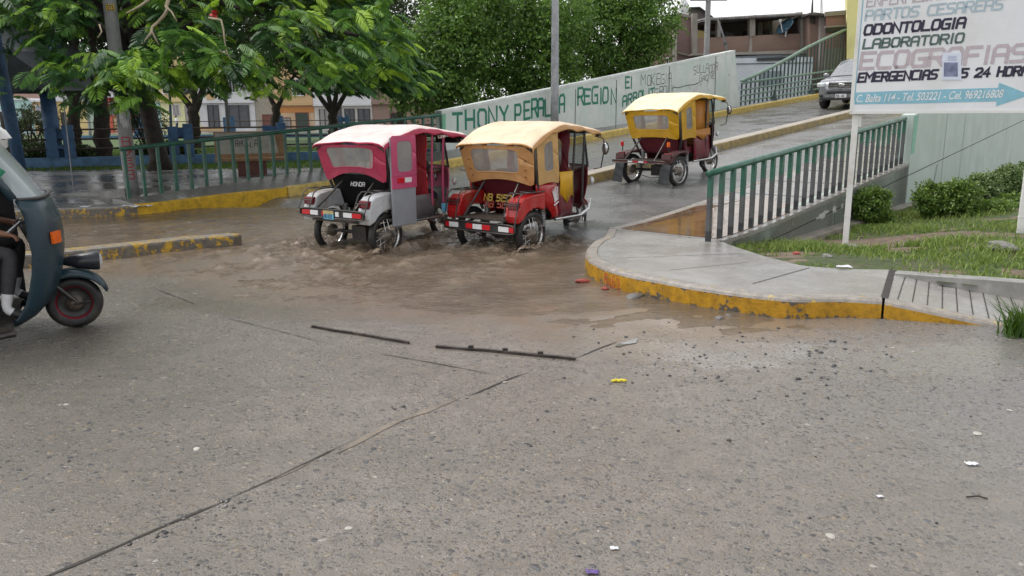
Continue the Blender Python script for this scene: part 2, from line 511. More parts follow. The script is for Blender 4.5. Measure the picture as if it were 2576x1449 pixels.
def mat_brick(name, c1, c2, mortar, sx=4.0, rough=0.8):
    m, t, b, out = new_mat(name)
    tc = t.nodes.new("ShaderNodeTexCoord")
    sp = t.nodes.new("ShaderNodeSeparateXYZ"); t.links.new(tc.outputs["Object"], sp.inputs[0])
    cb = t.nodes.new("ShaderNodeCombineXYZ")
    t.links.new(math_n(t, 'ADD', sp.outputs[0], sp.outputs[1]), cb.inputs[0]); t.links.new(sp.outputs[2], cb.inputs[1])
    br = t.nodes.new("ShaderNodeTexBrick"); br.inputs["Scale"].default_value = sx
    br.inputs["Color1"].default_value = (*c1, 1); br.inputs["Color2"].default_value = (*c2, 1); br.inputs["Mortar"].default_value = (*mortar, 1)
    br.inputs["Mortar Size"].default_value = 0.025
    t.links.new(cb.outputs[0], br.inputs["Vector"])
    n = rampn(t, noise(t, tc.outputs["Object"], 0.8, 7, 0.65), [(0.3, 0.0), (0.75, 0.7)])
    c = mixc(t, n, br.outputs[0], tuple(x * 0.75 for x in mortar))
    t.links.new(c, b.inputs["Base Color"]); b.inputs["Roughness"].default_value = rough
    return m
def mat_plastic_window():
    m, t, b, out = new_mat("cloudy_clear_plastic")
    v = coords(t)
    b.inputs["Base Color"].default_value = (0.42, 0.40, 0.38, 1)
    b.inputs["Roughness"].default_value = 0.18
    tr = t.nodes.new("ShaderNodeBsdfTransparent"); tr.inputs[0].default_value = (0.92, 0.9, 0.88, 1)
    mx = t.nodes.new("ShaderNodeMixShader")
    t.links.new(rampn(t, noise(t, v, 2.5, 5, 0.6), [(0.3, 0.40), (0.7, 0.72)]), mx.inputs[0])
    t.links.new(tr.outputs[0], mx.inputs[1]); t.links.new(b.outputs[0], mx.inputs[2]); t.links.new(mx.outputs[0], out.inputs[0])
    bump(t, b, noise(t, v, 6, 4), 0.5, 0.03)
    return m
def mat_glass(name, tint=(0.7, 0.75, 0.75), mixv=0.25):
    m, t, b, out = new_mat(name)
    b.inputs["Base Color"].default_value = (0.03, 0.035, 0.04, 1); b.inputs["Roughness"].default_value = 0.04
    tr = t.nodes.new("ShaderNodeBsdfTransparent"); tr.inputs[0].default_value = (*tint, 1)
    lw = t.nodes.new("ShaderNodeLayerWeight"); lw.inputs[0].default_value = 0.35
    mx = t.nodes.new("ShaderNodeMixShader")
    t.links.new(math_n(t, 'ADD', math_n(t, 'MULTIPLY', lw.outputs["Fresnel"], 0.7), mixv), mx.inputs[0])
    t.links.new(tr.outputs[0], mx.inputs[1]); t.links.new(b.outputs[0], mx.inputs[2]); t.links.new(mx.outputs[0], out.inputs[0])
    return m
M['road'] = mat_road()
M['asphalt'] = mat_conc("ramp_asphalt", (0.155, 0.153, 0.152), 0.42, (0.115, 0.112, 0.108), True)
M['walk'] = mat_conc("wet_sidewalk_concrete", (0.29, 0.282, 0.27), 0.4, (0.185, 0.165, 0.142), True)
M['walk_dark'] = mat_conc("dark_wet_sidewalk", (0.20, 0.195, 0.185), 0.42, (0.135, 0.128, 0.117), True)
M['plaza'] = mat_conc("dark_plaza_paving", (0.125, 0.126, 0.127), 0.4, (0.075, 0.074, 0.073), True, 1.0, .05)
M['kerb_conc'] = mat_conc("kerb_concrete", (0.30, 0.27, 0.235), 0.5, (0.16, 0.14, 0.12), False, 3)
M['kerb_y'] = mat_kerb("worn_yellow_kerb_paint", yellow=(0.47, 0.245, 0.008), conc=(0.13, 0.11, 0.088), paint=0.70, edge=0.12)
M['kerb_top'] = mat_kerb("scuffed_kerb_top", yellow=(0.60, 0.42, 0.10), conc=(0.36, 0.325, 0.29), paint=-0.02)
M['kerb_far'] = mat_kerb("bright_yellow_kerb_paint", yellow=(0.62, 0.37, 0.012), paint=0.8)
M['kerb_pale'] = mat_kerb("pale_yellow_kerb_paint", yellow=(0.62, 0.45, 0.12), conc=(0.4, 0.34, 0.22), paint=0.85)
M['median_y'] = mat_kerb("patchy_yellow_median_paint", yellow=(0.58, 0.34, 0.02), conc=(0.19, 0.165, 0.135), paint=0.2)
M['median_r'] = mat_kerb("faded_yellow_median_paint", yellow=(0.40, 0.28, 0.09), conc=(0.30, 0.24, 0.15), paint=0.45)
M['island_top'] = mat_kerb('worn_island_top', yellow=(0.42, 0.27, 0.04), conc=(0.24, 0.215, 0.185), paint=0.25)
M['median_top'] = mat_conc("pale_median_top", (0.42, 0.37, 0.31), 0.5, (0.28, 0.24, 0.19), False, 2)
M['water'] = mat_water()
M['wall_w'] = mat_wall("weathered_white_wall", (0.62, 0.655, 0.63), (0.44, 0.57, 0.50), 0.3)
M['wall_g'] = mat_wall("weathered_pale_green_wall", (0.51, 0.60, 0.56), (0.44, 0.54, 0.485), 0.5)
M['wall_low'] = mat_wall("mossy_grey_green_wall", (0.42, 0.50, 0.44), (0.24, 0.29, 0.23), 0.7)
M['green_rail'] = mat('green_rail', (0.022, 0.115, 0.078), 0.4, 0, 0.3, 6, dirt=(0.10, 0.13, 0.11))
M['green_rail_far'] = mat('green_rail_far', (0.022, 0.048, 0.042), 0.45, 0, 0.3, 6, dirt=(0.05, 0.07, 0.065))
M['green_pipe_far'] = mat('green_pipe_far', (0.17, 0.26, 0.21), 0.45, 0, 0.2, 6)
M['post_grey'] = mat('post_grey', (0.09, 0.094, 0.098), 0.5, 0, 0.3, 6)
M['black'] = mat('black_rubber', (0.018, 0.018, 0.019), 0.55, 0, 0.3, 10, dirt=(0.09, 0.07, 0.05))
M['joint'] = mat('joint_dark', (0.035, 0.03, 0.026), 0.7, 0, 0.4, 20)

# ================================================================ GROUND, WATER, ROADS, PAVEMENTS
WL = -0.055                                                  # flood level
SHORE_PX = [(-300, 640), (330, 664), (560, 655), (640, 668), (760, 700), (900, 730), (1100, 758), (1300, 790), (1500, 806), (1680, 800), (1900, 790)]
SHORE = [at(x, y, WL) for x, y in SHORE_PX]
def shore_dist(X, Y):
    """plan distance from the shoreline, positive on the flooded (far) side"""
    best = np.full(X.shape, 1e9); sgn = np.ones(X.shape)
    for a, b in zip(SHORE[:-1], SHORE[1:]):
        dx, dy = b.x - a.x, b.y - a.y
        L2 = dx * dx + dy * dy
        tt = np.clip(((X - a.x) * dx + (Y - a.y) * dy) / L2, 0, 1)
        px_, py_ = a.x + tt * dx, a.y + tt * dy
        d = np.hypot(X - px_, Y - py_)
        sg = np.sign(dx * (Y - a.y) - dy * (X - a.x))
        k = d < best
        best = np.where(k, d, best); sgn = np.where(k, sg, sgn)
    return best * sgn
def ground_z(X, Y):
    X = np.asarray(X, float); Y = np.asarray(Y, float)
    d = shore_dist(X, Y)
    z = np.where(d > 0, WL - 0.125 * sstep(0, 2.6, d), WL + 0.055 * sstep(0, 2.4, -d))
    z = z + 0.010 * fbm(X * 0.9, Y * 0.9, 0, 5, 3) * np.exp(-np.abs(d) / 2.5) + 0.004 * fbm(X * 1.7, Y * 1.7, 0, 9, 3)
    S = (X - RA.x) * RU.x + (Y - RA.y) * RU.y
    O = (X - RA.x) * RN.x + (Y - RA.y) * RN.y
    z = np.where((S > 1.2) & (O > -1), np.minimum(z, -0.25), z)
    far = sstep(14, 22, Y)
    return z * (1 - far) + (-0.25) * far
def axis(fine0, fine1, step, far):
    a = list(np.arange(fine0, fine1 + 1e-6, step))
    lo, hi, k = fine0, fine1, step
    while lo > -far or hi < far:
        k *= 1.5
        lo -= k; hi += k
        a = [lo] + a + [hi]
    return np.array(a)
gx, gy = axis(-9, 7, 0.07, 700), axis(1.5, 15, 0.07, 700)
GX, GY = np.meshgrid(gx, gy, indexing='ij')
GZ = ground_z(GX, GY)
struct(np_mesh('road', np.stack([GX, GY, GZ], -1).reshape(-1, 3), gridfaces(len(gx), len(gy)), M['road'], smooth=True))

# joints and seams in the concrete slabs: irregular thin strips lying on the road
def strip_path(mb, pts, width, mi=0, lift=0.004, wob=0.35, seed=0):
    r = random.Random(seed)
    P = []
    for a, b in zip(pts[:-1], pts[1:]):
        n = max(2, int((b - a).length / 0.05))
        P += [a.lerp(b, i / n) for i in range(n)]
    P.append(pts[-1])
    L, Rr = [], []
    ph = r.random() * 50
    for i, p in enumerate(P):
        a = P[max(0, i - 1)]; b = P[min(len(P) - 1, i + 1)]
        d = Vector((b.x - a.x, b.y - a.y)).normalized(); nn = Vector((-d.y, d.x))
        j = float(vnoise(i * 0.12, ph)) * width * 0.8
        ww = width * (0.5 + wob * float(vnoise(i * 0.6, ph + 9))) * min(1, 0.25 + 4 * min(i, len(P) - 1 - i) / len(P))
        for lst, sg in ((L, 1), (Rr, -1)):
            q = Vector((p.x, p.y)) + nn * (j + sg * ww)
            lst.append((q.x, q.y, float(ground_z(q.x, q.y)) + lift))
    mb.grid([L, Rr], mi)
jm = MB()
g0 = lambda x, y: at(x, y, 0.0)
strip_path(jm, [g0(60, 1470), g0(300, 1375), g0(560, 1262)], 0.016, seed=1)
strip_path(jm, [g0(560, 1262), g0(700, 1200), g0(900, 1105)], 0.009, seed=2)
strip_path(jm, [g0(1180, 995), g0(1262, 962), g0(1330, 935)], 0.012, seed=4)
strip_path(jm, [g0(1440, 895), g0(1500, 866), g0(1555, 845)], 0.011, seed=5)
strip_path(jm, [g0(950, 884), g0(1100, 912), g0(1255, 944)], 0.010, seed=6)
strip_path(jm, [g0(380, 718), g0(500, 765)], 0.012, seed=7)
strip_path(jm, [g0(560, 795), g0(700, 830), g0(820, 860)], 0.008, seed=8)
struct(jm.build('road_joint', M['joint']))
mudm = MB()
M['mud_strip'] = mat('mud_strip', (0.19, 0.155, 0.12), 0.3, 0, 0.3, 9, bmp=0.3)
strip_path(mudm, [g0(840, 1140), g0(1000, 1065), g0(1160, 1000)], 0.03, lift=0.003, wob=0.5, seed=3)
strip_path(mudm, [g0(690, 1205), g0(780, 1165)], 0.02, lift=0.003, wob=0.5, seed=13)
struct(mudm.build('mud_streak', M['mud_strip']))
pm = MB()
ctr = at(1585, 849, 0)
pp = [at(1545, 858, 0), at(1560, 850, 0), at(1590, 842, 0), at(1606, 838, 0), at(1600, 850, 0), at(1575, 853, 0), at(1558, 859, 0)]
pm.add([(p.x, p.y, float(ground_z(p.x, p.y)) + 0.006) for p in pp], [tuple(range(len(pp)))])
M['clear_puddle'] = mat('clear_puddle', (0.16, 0.15, 0.145), 0.03, 0, 0.1, 4, spec=1.0)
struct(pm.build('puddle', M['clear_puddle']))

# vehicles' wheel spots are needed by the water
VEH = {  # x, y, heading (deg right of the view axis), z of wheel bottom
    'pink': (-2.1, 10.80, 35, -0.175), 'orange': (-0.15, 10.87, 39, -0.175)}
wx, wy = np.arange(-14, 3.2, 0.035), np.arange(5.8, 15.5, 0.035)
WX, WY = np.meshgrid(wx, wy, indexing='ij')
mpx, mpy = WX * 0.94 + WY * 0.34, -WX * 0.34 + WY * 0.94
turb = np.zeros_like(WX); WZ = np.zeros_like(WX)
for k, (x, y, hd, z0) in VEH.items():
    a = R(hd); fx, fy = math.sin(a), math.cos(a)
    for sx, ly in ((-0.56, 0.1), (0.56, 0.1), (0.0, 1.65)):
        cx, cy = x + sx * fy + ly * fx, y - sx * fx + ly * fy
        dl = -((WX - cx) * fx + (WY - cy) * fy)            # distance behind the wheel
        dt = (WX - cx) * fy - (WY - cy) * fx
        back = np.clip(dl + 0.35, 0, None)
        half = 0.12 + 0.22 * back
        amp = np.where(dl > -0.35, np.exp(-back / 1.7), 0)
        jag = 1 + 0.7 * fbm(WX * 5, WY * 5, 0, 3, 3)
        WZ += 0.052 * amp * jag * np.exp(-((np.abs(dt) - half) / (0.07 + 0.05 * back)) ** 2)
        WZ -= 0.045 * amp * np.exp(-(dt / (0.10 + 0.1 * back)) ** 2)
        turb += 1.0 * np.exp(-np.clip(dl - 0.2, 0, None) / 2.2) * np.exp(-(dt / (0.5 + 0.35 * np.abs(dl))) ** 2) * (dl > -0.8)
        # bow wave spreading sideways
        rr = np.hypot(WX - cx, WY - cy)
        WZ += 0.011 * np.sin(rr * 11 + 1.5 * fbm(WX * .8, WY * .8, 0, 77, 2)) * np.exp(-rr / 2.4) * (rr > 0.3)
turb = np.clip(turb, 0, 1.6)
rip = fbm(mpx * 1.3, mpy * 5.0, 0, 21, 3)
chop = (1 - np.abs(fbm(WX * 4.2, WY * 5.2, 0, 31, 4))) ** 2 - 0.45
fine = fbm(WX * 13, WY * 13, 0, 44, 2)
WZ = WZ + 0.007 * rip + turb * (0.013 * chop + 0.010 * fine + 0.004 * fbm(WX * 26, WY * 26, 0, 47, 2)) + 0.0015 * fine
wv = np.stack([WX, WY, WL + WZ], -1).reshape(-1, 3)
wf = gridfaces(len(wx), len(wy))
gzv = ground_z(WX, WY).ravel()
SO_ = (WX.ravel() - RA.x) * RU.x + (WY.ravel() - RA.y) * RU.y
keep = ((gzv < wv[:, 2] + 0.03) & (SO_ < 2.6))[wf].any(1)
struct(np_mesh('flood_water', wv, wf[keep], M['water'], smooth=True))

def resample(path, n):
    L = [0]
    for a, c in zip(path[:-1], path[1:]): L.append(L[-1] + (c - a).length)
    out = []
    for i in range(n):
        t_ = L[-1] * i / (n - 1)
        k = max(j for j in range(len(L)) if L[j] <= t_ + 1e-9); k = min(k, len(path) - 2)
        out.append(path[k].lerp(path[k + 1], (t_ - L[k]) / max(1e-6, L[k + 1] - L[k])))
    return out
def smooth_path(p, n):
    P = resample(p, n)
    for _ in range(2):
        P = [P[0]] + [(P[i - 1] + P[i] * 2 + P[i + 1]) / 4 for i in range(1, len(P) - 1)] + [P[-1]]
    return P
def inset(path, wd):
    out = []
    for i, p in enumerate(path):
        a = path[max(0, i - 1)]; b_ = path[min(len(path) - 1, i + 1)]
        d = Vector((b_.x - a.x, b_.y - a.y)).normalized()
        out.append(Vector((p.x - d.y * wd, p.y + d.x * wd, p.z)))
    return out
# --- loft helper along a plan path with a cross-section
def loft(mb, path, section, mis=None, closed=False):
    """path: Vectors; section: list of (offset to the left of the path, z added)"""
    rows = []
    for i, p in enumerate(path):
        a = path[max(0, i - 1)]; b = path[min(len(path) - 1, i + 1)]
        d = Vector((b.x - a.x, b.y - a.y)).normalized(); nn = Vector((-d.y, d.x))
        rows.append([(p.x + nn.x * o, p.y + nn.y * o, p.z + z) for o, z in section])
    for k in range(len(section) - 1):
        mb.grid([[r[k] for r in rows], [r[k + 1] for r in rows]], 0 if mis is None else mis[k])
    if closed:
        for r, fl in ((rows[0], False), (rows[-1], True)):
            n = len(r); idx = tuple(range(n))
            mb.add(r, [idx if fl else idx[::-1]], 0 if mis is None else mis[-1])
S_ALL = [-0.5, 0, 0.4, 0.8, 1.2, 1.6, 2, 2.5, 3, 4, 5, 6, 8, 10, 12, 14, 16, 18, 20, 23, 26, 30, 34, 38, 42, 46]
def top_line(o, s0, dz=0.0, s1=60):
    return [ramp(s, o, road_z(s) + dz) for s in [s0] + [s for s in S_ALL if s0 < s <= s1]]
O_RK, O_MD0, O_MD1, O_LK, O_LR = 1.62, 4.95, 5.33, 10.05, 10.85
rm = MB()
rm.grid([[ramp(s, o, road_z(s) - (0.14 if s < 0.3 else 0.0)) for o in (O_RK - .05, 2.5, 3.5, 4.5, 5.15, 6, 7, 8, 9, O_LK + .05)] for s in S_ALL])
struct(rm.build('ramp_road', M['asphalt'], smooth=True))
for nm, o0, o1, m_, zz in (('right_sidewalk', -0.12, O_RK - 0.14, M['walk'], 0.125),):
    b = MB()
    st = [s for s in ([0.15] if nm[0] == 'r' else [-3.2, -2]) + S_ALL if s > (0.1 if nm[0] == 'r' else -3.3)]
    st = sorted(set([s for s in st if nm[0] == 'r' or s > 0.7] + ([0.7] if nm[0] == 'l' else [])))
    b.grid([[ramp(s, o0, road_z(s) + zz), ramp(s, o1, road_z(s) + zz)] for s in st], flip=False)
    b.grid([[ramp(s, o1, road_z(s) + zz), ramp(s, o1, -0.3)] for s in st])
    b.grid([[ramp(s, o0, -0.3), ramp(s, o0, road_z(s) + zz)] for s in st])
    struct(b.build(nm, m_))
# joints across the right ramp pavement
b = MB()
for s in (1.0, 2.4, 3.8, 5.2, 6.6, 8.0, 9.4):
    b.grid([[ramp(s, 0.0, road_z(s) + .129), ramp(s, O_RK - .16, road_z(s) + .129)], [ramp(s + .025, 0.0, road_z(s + .025) + .129), ramp(s + .025, O_RK - .16, road_z(s + .025) + .129)]])
struct(b.build('sidewalk_joint', M['joint']))
# brown water standing on the pavement at the foot of the ramp
b = MB(); pts = []
for k in range(40):
    a = 2 * math.pi * k / 40; rr = 1 + .16 * float(vnoise(k * .5, 2.2, 0, 4))
    s_, o_ = 1.5 + 2.0 * rr * math.cos(a), .70 + 1.0 * rr * math.sin(a)
    s_ = max(.24, s_); o_ = min(1.455, max(-.02, o_))
    pts.append(ramp(s_, o_, road_z(s_) + .1295))
b.add(pts, [tuple(range(40))])
M['brown_puddle'] = mat('brown_puddle', (0.165, 0.10, 0.055), .04, 0, .35, 2.2, spec=.6)
struct(b.build('puddle', M['brown_puddle']))
# median strip on the ramp
def kerb_obj(name, path, wdt, h, mats, rnd=0.03):
    b = MB()
    loft(b, path, [(0, -0.35), (0, h - rnd), (rnd * .35, h - rnd * .3), (rnd, h), (wdt - rnd, h), (wdt - rnd * .35, h - rnd * .3), (wdt, h - rnd), (wdt, -0.35)], [0, 0, 1, 1, 1, 0, 0, 0], closed=True)
    o = b.build(name, mats, smooth=False)
    return struct(o)
kerb_obj('median_kerb', top_line(O_MD0, 1.75, 0, 46), 0.38, 0.2, [M['median_r'], M['median_top']])
isl = [at(-260, 700, -0.03), at(0, 676, -0.03), at(180, 660, -0.035), at(330, 643, -0.04), at(480, 626, -0.045), at(590, 617, -0.05)]
# rounded end of the low median
dd = (isl[-1] - isl[-2]).normalized()
isl.append(isl[-1] + dd * 0.12 + Vector((-dd.y, dd.x, 0)) * 0.08)
kerb_obj('median_kerb', isl, 0.30, 0.14, [M['median_y'], M['island_top']])
# left kerb: curve round the corner then up the ramp
lk = [at(-300, 575, WL), at(-60, 560, WL), at(168, 548, WL), at(270, 545, WL), at(340, 541, WL), at(413, 534, WL), at(508, 520, WL), ramp(-.35, 10.3, WL), ramp(.3, 10.15, WL), ramp(.7, 10.08, WL)]
LKERB_CURVE = [Vector((p.x, p.y, 0)) for p in lk]
so = [ramp_so(p.x, p.y) for p in LKERB_CURVE]
LKP = [Vector((p.x, p.y, WL + max(0, (ramp_so(p.x, p.y)[0] + 1.2) * .035))) for p in smooth_path(lk, 60)]
k_ = max(i for i, p in enumerate(LKP) if p.x < -6.75)
kerb_obj('left_kerb', LKP[:k_ + 1], 0.16, 0.165, [M['median_y'], M['walk']])
kerb_obj('left_kerb', LKP[k_:], 0.16, 0.19, [M['kerb_far'], M['kerb_far']])
s_last, o_last = ramp_so(lk[-1].x, lk[-1].y)
upl = [ramp(s, O_LK + (o_last - O_LK) * max(0, 1 - (s - s_last) / 8.0), road_z(s)) for s in [s_last + .02] + [x for x in S_ALL if x > s_last + .3]]
kerb_obj('left_kerb', upl, 0.16, 0.21, [M['kerb_pale'], M['kerb_pale']])
kerb_obj('right_kerb', top_line(O_RK - 0.14, 0.2, 0, 46), 0.14, 0.13, [M['kerb_y'], M['kerb_top']])

def sw_z(s): return 0.18 + 0.0655 * (s + 2.3)                 # the left pavement climbs a little ahead of the road
inn_ = []
for p in inset(LKP[k_:], .15):
    s_, o_ = ramp_so(p.x, p.y)
    if s_ > -2.9: inn_.append((s_, p.x, p.y, p.z + .183))
for s_ in [x for x in S_ALL if x > 1.2]:
    p = ramp(s_, O_LK + .15, road_z(s_) + .2); inn_.append((s_, p.x, p.y, p.z))
b = MB(); rows = []
for s_, x, y, z in inn_:
    q = ramp(s_, O_LR + .28, sw_z(s_)); m_ = ramp(s_, O_LR - .08, sw_z(s_))
    rows.append([Vector((x, y, z)), m_, q, ramp(s_, O_LR + .28, -.3)])
for k in range(3): b.grid([[r[k] for r in rows], [r[k + 1] for r in rows]], flip=True)
b.add([rows[0][0], rows[0][1], rows[0][2], rows[0][3], Vector((rows[0][0].x, rows[0][0].y, -.3))], [(0, 1, 2, 3, 4)])
struct(b.build('left_sidewalk', M['walk_dark']))
# --- corner pavement (right), outlined by its curved yellow kerb
def r1(x, y, z): return at((2300 + x / 2.862) / 1.59, (880 + y / 2.862) / 1.59, z)
def r2(x, y, z): return at((3100 + x / 2.586) / 1.59, (1000 + y / 2.586) / 1.59, z)
ZT = 0.13
outer = [ramp(0.2, O_RK, ZT)] + [r1(x, y, ZT) for x, y in ((330, 185), (205, 240), (135, 312), (118, 385), (165, 450), (300, 520), (500, 588), (700, 633), (900, 668), (1300, 745), (1700, 805), (2100, 855), (2500, 893))] + [r2(x, y, ZT) for x, y in ((700, 488), (1110, 515))]
drive = [r2(1110, 515, ZT)] + [r2(x, y, z) for x, y, z in ((1500, 592, 0.095), (2000, 700, 0.045), (2400, 782, 0.012))]
drive.append(drive[-1] + (drive[-1] - drive[-2]) * 2.5)
drive[-1].z = 0.0
inner = [ramp(0.2, -0.02, ZT)] + [r1(x, y, ZT) for x, y in ((1860, 312), (2200, 420), (2576, 512))] + [r2(x, y, ZT) for x, y in ((350, 165), (700, 192), (1220, 200))]
KW = 0.13
out_in = inset(outer, KW)
b = MB()
poly = out_in + inner[::-1]
b.add([(p.x, p.y, ZT - 0.004) for p in poly], [tuple(range(len(poly)))])
b.add([(p.x, p.y, ZT - 0.004) for p in inner] + [(p.x, p.y, -0.4) for p in inner], [(i, i + 1, len(inner) + i + 1, len(inner) + i) for i in range(len(inner) - 1)])
struct(b.build('corner_sidewalk', M['walk']))
drv_in_px = [(1240, 235, ZT), (1500, 262, .10), (2000, 345, .05), (2576, 470, .01)]
drv_in = [r2(*p) for p in drv_in_px]
drv_in.append(drv_in[-1] + (drv_in[-1] - drv_in[-2]) * 0.9); drv_in[-1].z = 0.0
dro = inset(drive, KW)
b = MB()
da, db = resample(dro, 24), resample(drv_in, 24)
b.grid([[a_ - Vector((0, 0, .003)), b_ - Vector((0, 0, .003))] for a_, b_ in zip(da, db)])
struct(b.build('driveway_slope', M['walk']))
b = MB()
for i in range(1, 13):                                     # scored grooves of the sloping pavement
    t_ = i / 14
    k = t_ * 23; i0 = int(k); a_ = da[i0].lerp(da[i0 + 1], k - i0); b_ = db[i0].lerp(db[i0 + 1], k - i0)
    e = Vector((0.005, 0, 0.0015))
    b.add([a_ + Vector((-.005, 0, .0015)), a_ + e, b_ + e, b_ + Vector((-.005, 0, .0015))], [(0, 1, 2, 3)])
struct(b.build('sidewalk_joint', M['joint']))
b = MB()
ksec = [(0.0, -0.5), (-0.004, -0.04), (0.006, -0.018), (0.024, -0.003), (0.035, 0.0), (KW, 0.0)]
loft(b, smooth_path(outer, 90), ksec, [0, 1, 1, 1, 1], closed=False)
struct(b.build('corner_kerb', [M['kerb_y'], M['kerb_top']], smooth=True))
b = MB()
drv = resample(drive, 30); drv[0] = drv[0] + (drv[1] - drv[0]) * 0.35
loft(b, drv, ksec, [0, 1, 1, 1, 1])
struct(b.build('corner_kerb', [M['kerb_y'], M['kerb_top']], smooth=True))
b = MB()                                                   # dark seam between the two pours, and score lines
def seam(p, q, wd, lift=0.002):
    d = (q - p); nn = Vector((-d.y, d.x, 0)).normalized() * wd
    b.add([p - nn + Vector((0, 0, lift)), p + nn + Vector((0, 0, lift)), q + nn + Vector((0, 0, lift)), q - nn + Vector((0, 0, lift))], [(0, 1, 2, 3)])
seam(r2(1130, 500, ZT - .004), r2(1215, 205, ZT - .004), 0.03)
seam(r1(2035, 730, ZT - .004), r2(355, 185, ZT - .004), 0.008)
seam(r1(480, 437, ZT - .004), r1(1900, 385, ZT - .004), 0.004)
seam(r1(1080, 575, ZT - .004), r1(1980, 485, ZT - .004), 0.004)
struct(b.build('sidewalk_joint', M['joint']))
b = MB()
loft(b, smooth_path(out_in, 80), [(-0.006, -0.001), (0.006, -0.001)])
struct(b.build('sidewalk_joint', M['joint']))
# low concrete edging between the sloping pavement and the lawn
b = MB()
ed = [r2(1240, 232, ZT + .02), r2(1700, 268, ZT + .03), r2(2200, 300, ZT + .04), r2(2576, 330, ZT + .05)]
ed.append(ed[-1] + (ed[-1] - ed[-2]) * 2)
loft(b, ed, [(0, -0.5), (0, -0.01), (0.01, 0.0), (0.13, 0.0), (0.14, -0.01), (0.14, -0.5)], closed=True)
struct(b.build('lawn_edging', mat_conc("edging_concrete", (0.33, 0.325, 0.31), 0.5, (0.13, 0.13, 0.12), False, 2)))

# --- lawn on the right
def lawn_z(X, Y):
    O = (X - RA.x) * RN.x + (Y - RA.y) * RN.y
    S = (X - RA.x) * RU.x + (Y - RA.y) * RU.y
    z = 0.10 - 0.30 * sstep(-3.2, -0.1, O) * sstep(-1.5, 3, S)
    return z + 0.02 * fbm(X * 1.1, Y * 1.1, 0, 61, 3)
SOIL = [(at(2270, 608, -0.08), 1.3, 0.95), (at(2150, 606, -0.08), 0.85, 0.55), (at(1985, 640, 0.0), 0.5, 0.16)]
def soil_mask(X, Y):
    m_ = np.zeros_like(X)
    for c, rx, ry in SOIL:
        m_ = np.maximum(m_, 1 - np.hypot((X - c.x) / rx, (Y - c.y) / ry))
    return m_ + 0.22 * fbm(X * 2.3, Y * 2.3, 0, 71, 3)
from mathutils.geometry import intersect_point_line
INNER_LINE = inner + ed[1:]
def inside_lawn(X, Y):
    """behind the pavement's inner edge and in front of the wall"""
    ok = ((X - RA.x) * RN.x + (Y - RA.y) * RN.y) < -0.06
    pts = [(p.x, p.y) for p in INNER_LINE]
    yb = np.interp(X, [p[0] for p in pts], [p[1] for p in pts], left=99, right=pts[-1][1])
    return ok & (Y > yb + 0.05)
lx, ly = np.arange(2.4, 16, 0.09), np.arange(7.2, 24, 0.09)
LX, LY = np.meshgrid(lx, ly, indexing='ij')
LZ = lawn_z(LX, LY)
lv = np.stack([LX, LY, LZ], -1).reshape(-1, 3); lf = gridfaces(len(lx), len(ly))
insd = inside_lawn(LX, LY).ravel()
near = insd[lf].any(1)
sm = soil_mask(LX, LY).ravel()[lf].mean(1)
M['soil'] = mat('soil', (0.15, 0.105, 0.072), 0.75, 0, 0.45, 7, bmp=0.6, dirt=(0.24, 0.19, 0.14))
M['turf'] = mat('turf', (0.052, 0.075, 0.02), 0.8, 0, 0.5, 9, bmp=0.6, dirt=(0.10, 0.08, 0.045))
struct(np_mesh('lawn', lv, lf[near], [M['turf'], M['soil']], smooth=True, mi=(sm[near] > 0.12).astype(int)))
def blades(name, X, Y, Z, h, wd, mats, lean=0.5, segs=2):
    n = len(X)
    ang = nr.uniform(0, 2 * np.pi, n); la = nr.uniform(0, 2 * np.pi, n)
    hh = h * nr.uniform(0.5, 1.25, n); ln = hh * lean * nr.uniform(0.2, 1.3, n)
    ww = wd * nr.uniform(0.7, 1.3, n)
    ax, ay = np.cos(ang) * ww, np.sin(ang) * ww
    V = np.zeros((n, 5, 3))
    for k, (f, g) in enumerate(((0, 1), (0.55, 0.8))):
        ox, oy = np.cos(la) * ln * f ** 2, np.sin(la) * ln * f ** 2
        V[:, 2 * k] = np.stack([X + ox - ax * g, Y + oy - ay * g, Z + hh * f], -1)
        V[:, 2 * k + 1] = np.stack([X + ox + ax * g, Y + oy + ay * g, Z + hh * f], -1)
    V[:, 4] = np.stack([X + np.cos(la) * ln, Y + np.sin(la) * ln, Z + hh * 0.95], -1)
    b0 = np.arange(n)[:, None] * 5
    T = np.concatenate([b0 + np.array([[0, 1, 3]]), b0 + np.array([[0, 3, 2]]), b0 + np.array([[2, 3, 4]])])
    return np_mesh(name, V.reshape(-1, 3), T, mats)
M['grass'] = mat_leaf("grass_blades", [(0.1, (0.07, 0.115, 0.022)), (0.5, (0.17, 0.25, 0.055)), (0.75, (0.27, 0.33, 0.09)), (0.95, (0.38, 0.32, 0.15))], 0.5, 0.3)
n = 190000
X = nr.uniform(2.4, 14, n); Y = nr.uniform(7.2, 20, n)
dens = 0.5 + 0.6 * fbm(X * 0.8, Y * 0.8, 0, 81, 3)
ok = inside_lawn(X, Y) & (soil_mask(X, Y) < 0.08 + 0.08 * nr.random(n)) & (nr.random(n) < dens)
X, Y = X[ok], Y[ok]
hmap = 0.06 + 0.06 * np.clip(fbm(X * 0.9 + 7, Y * 0.9, 0, 91, 3) + 0.45, 0.0, 1.3)
struct(blades('grass', X, Y, lawn_z(X, Y), hmap, 0.006, M['grass'], 0.9), 'stuff')

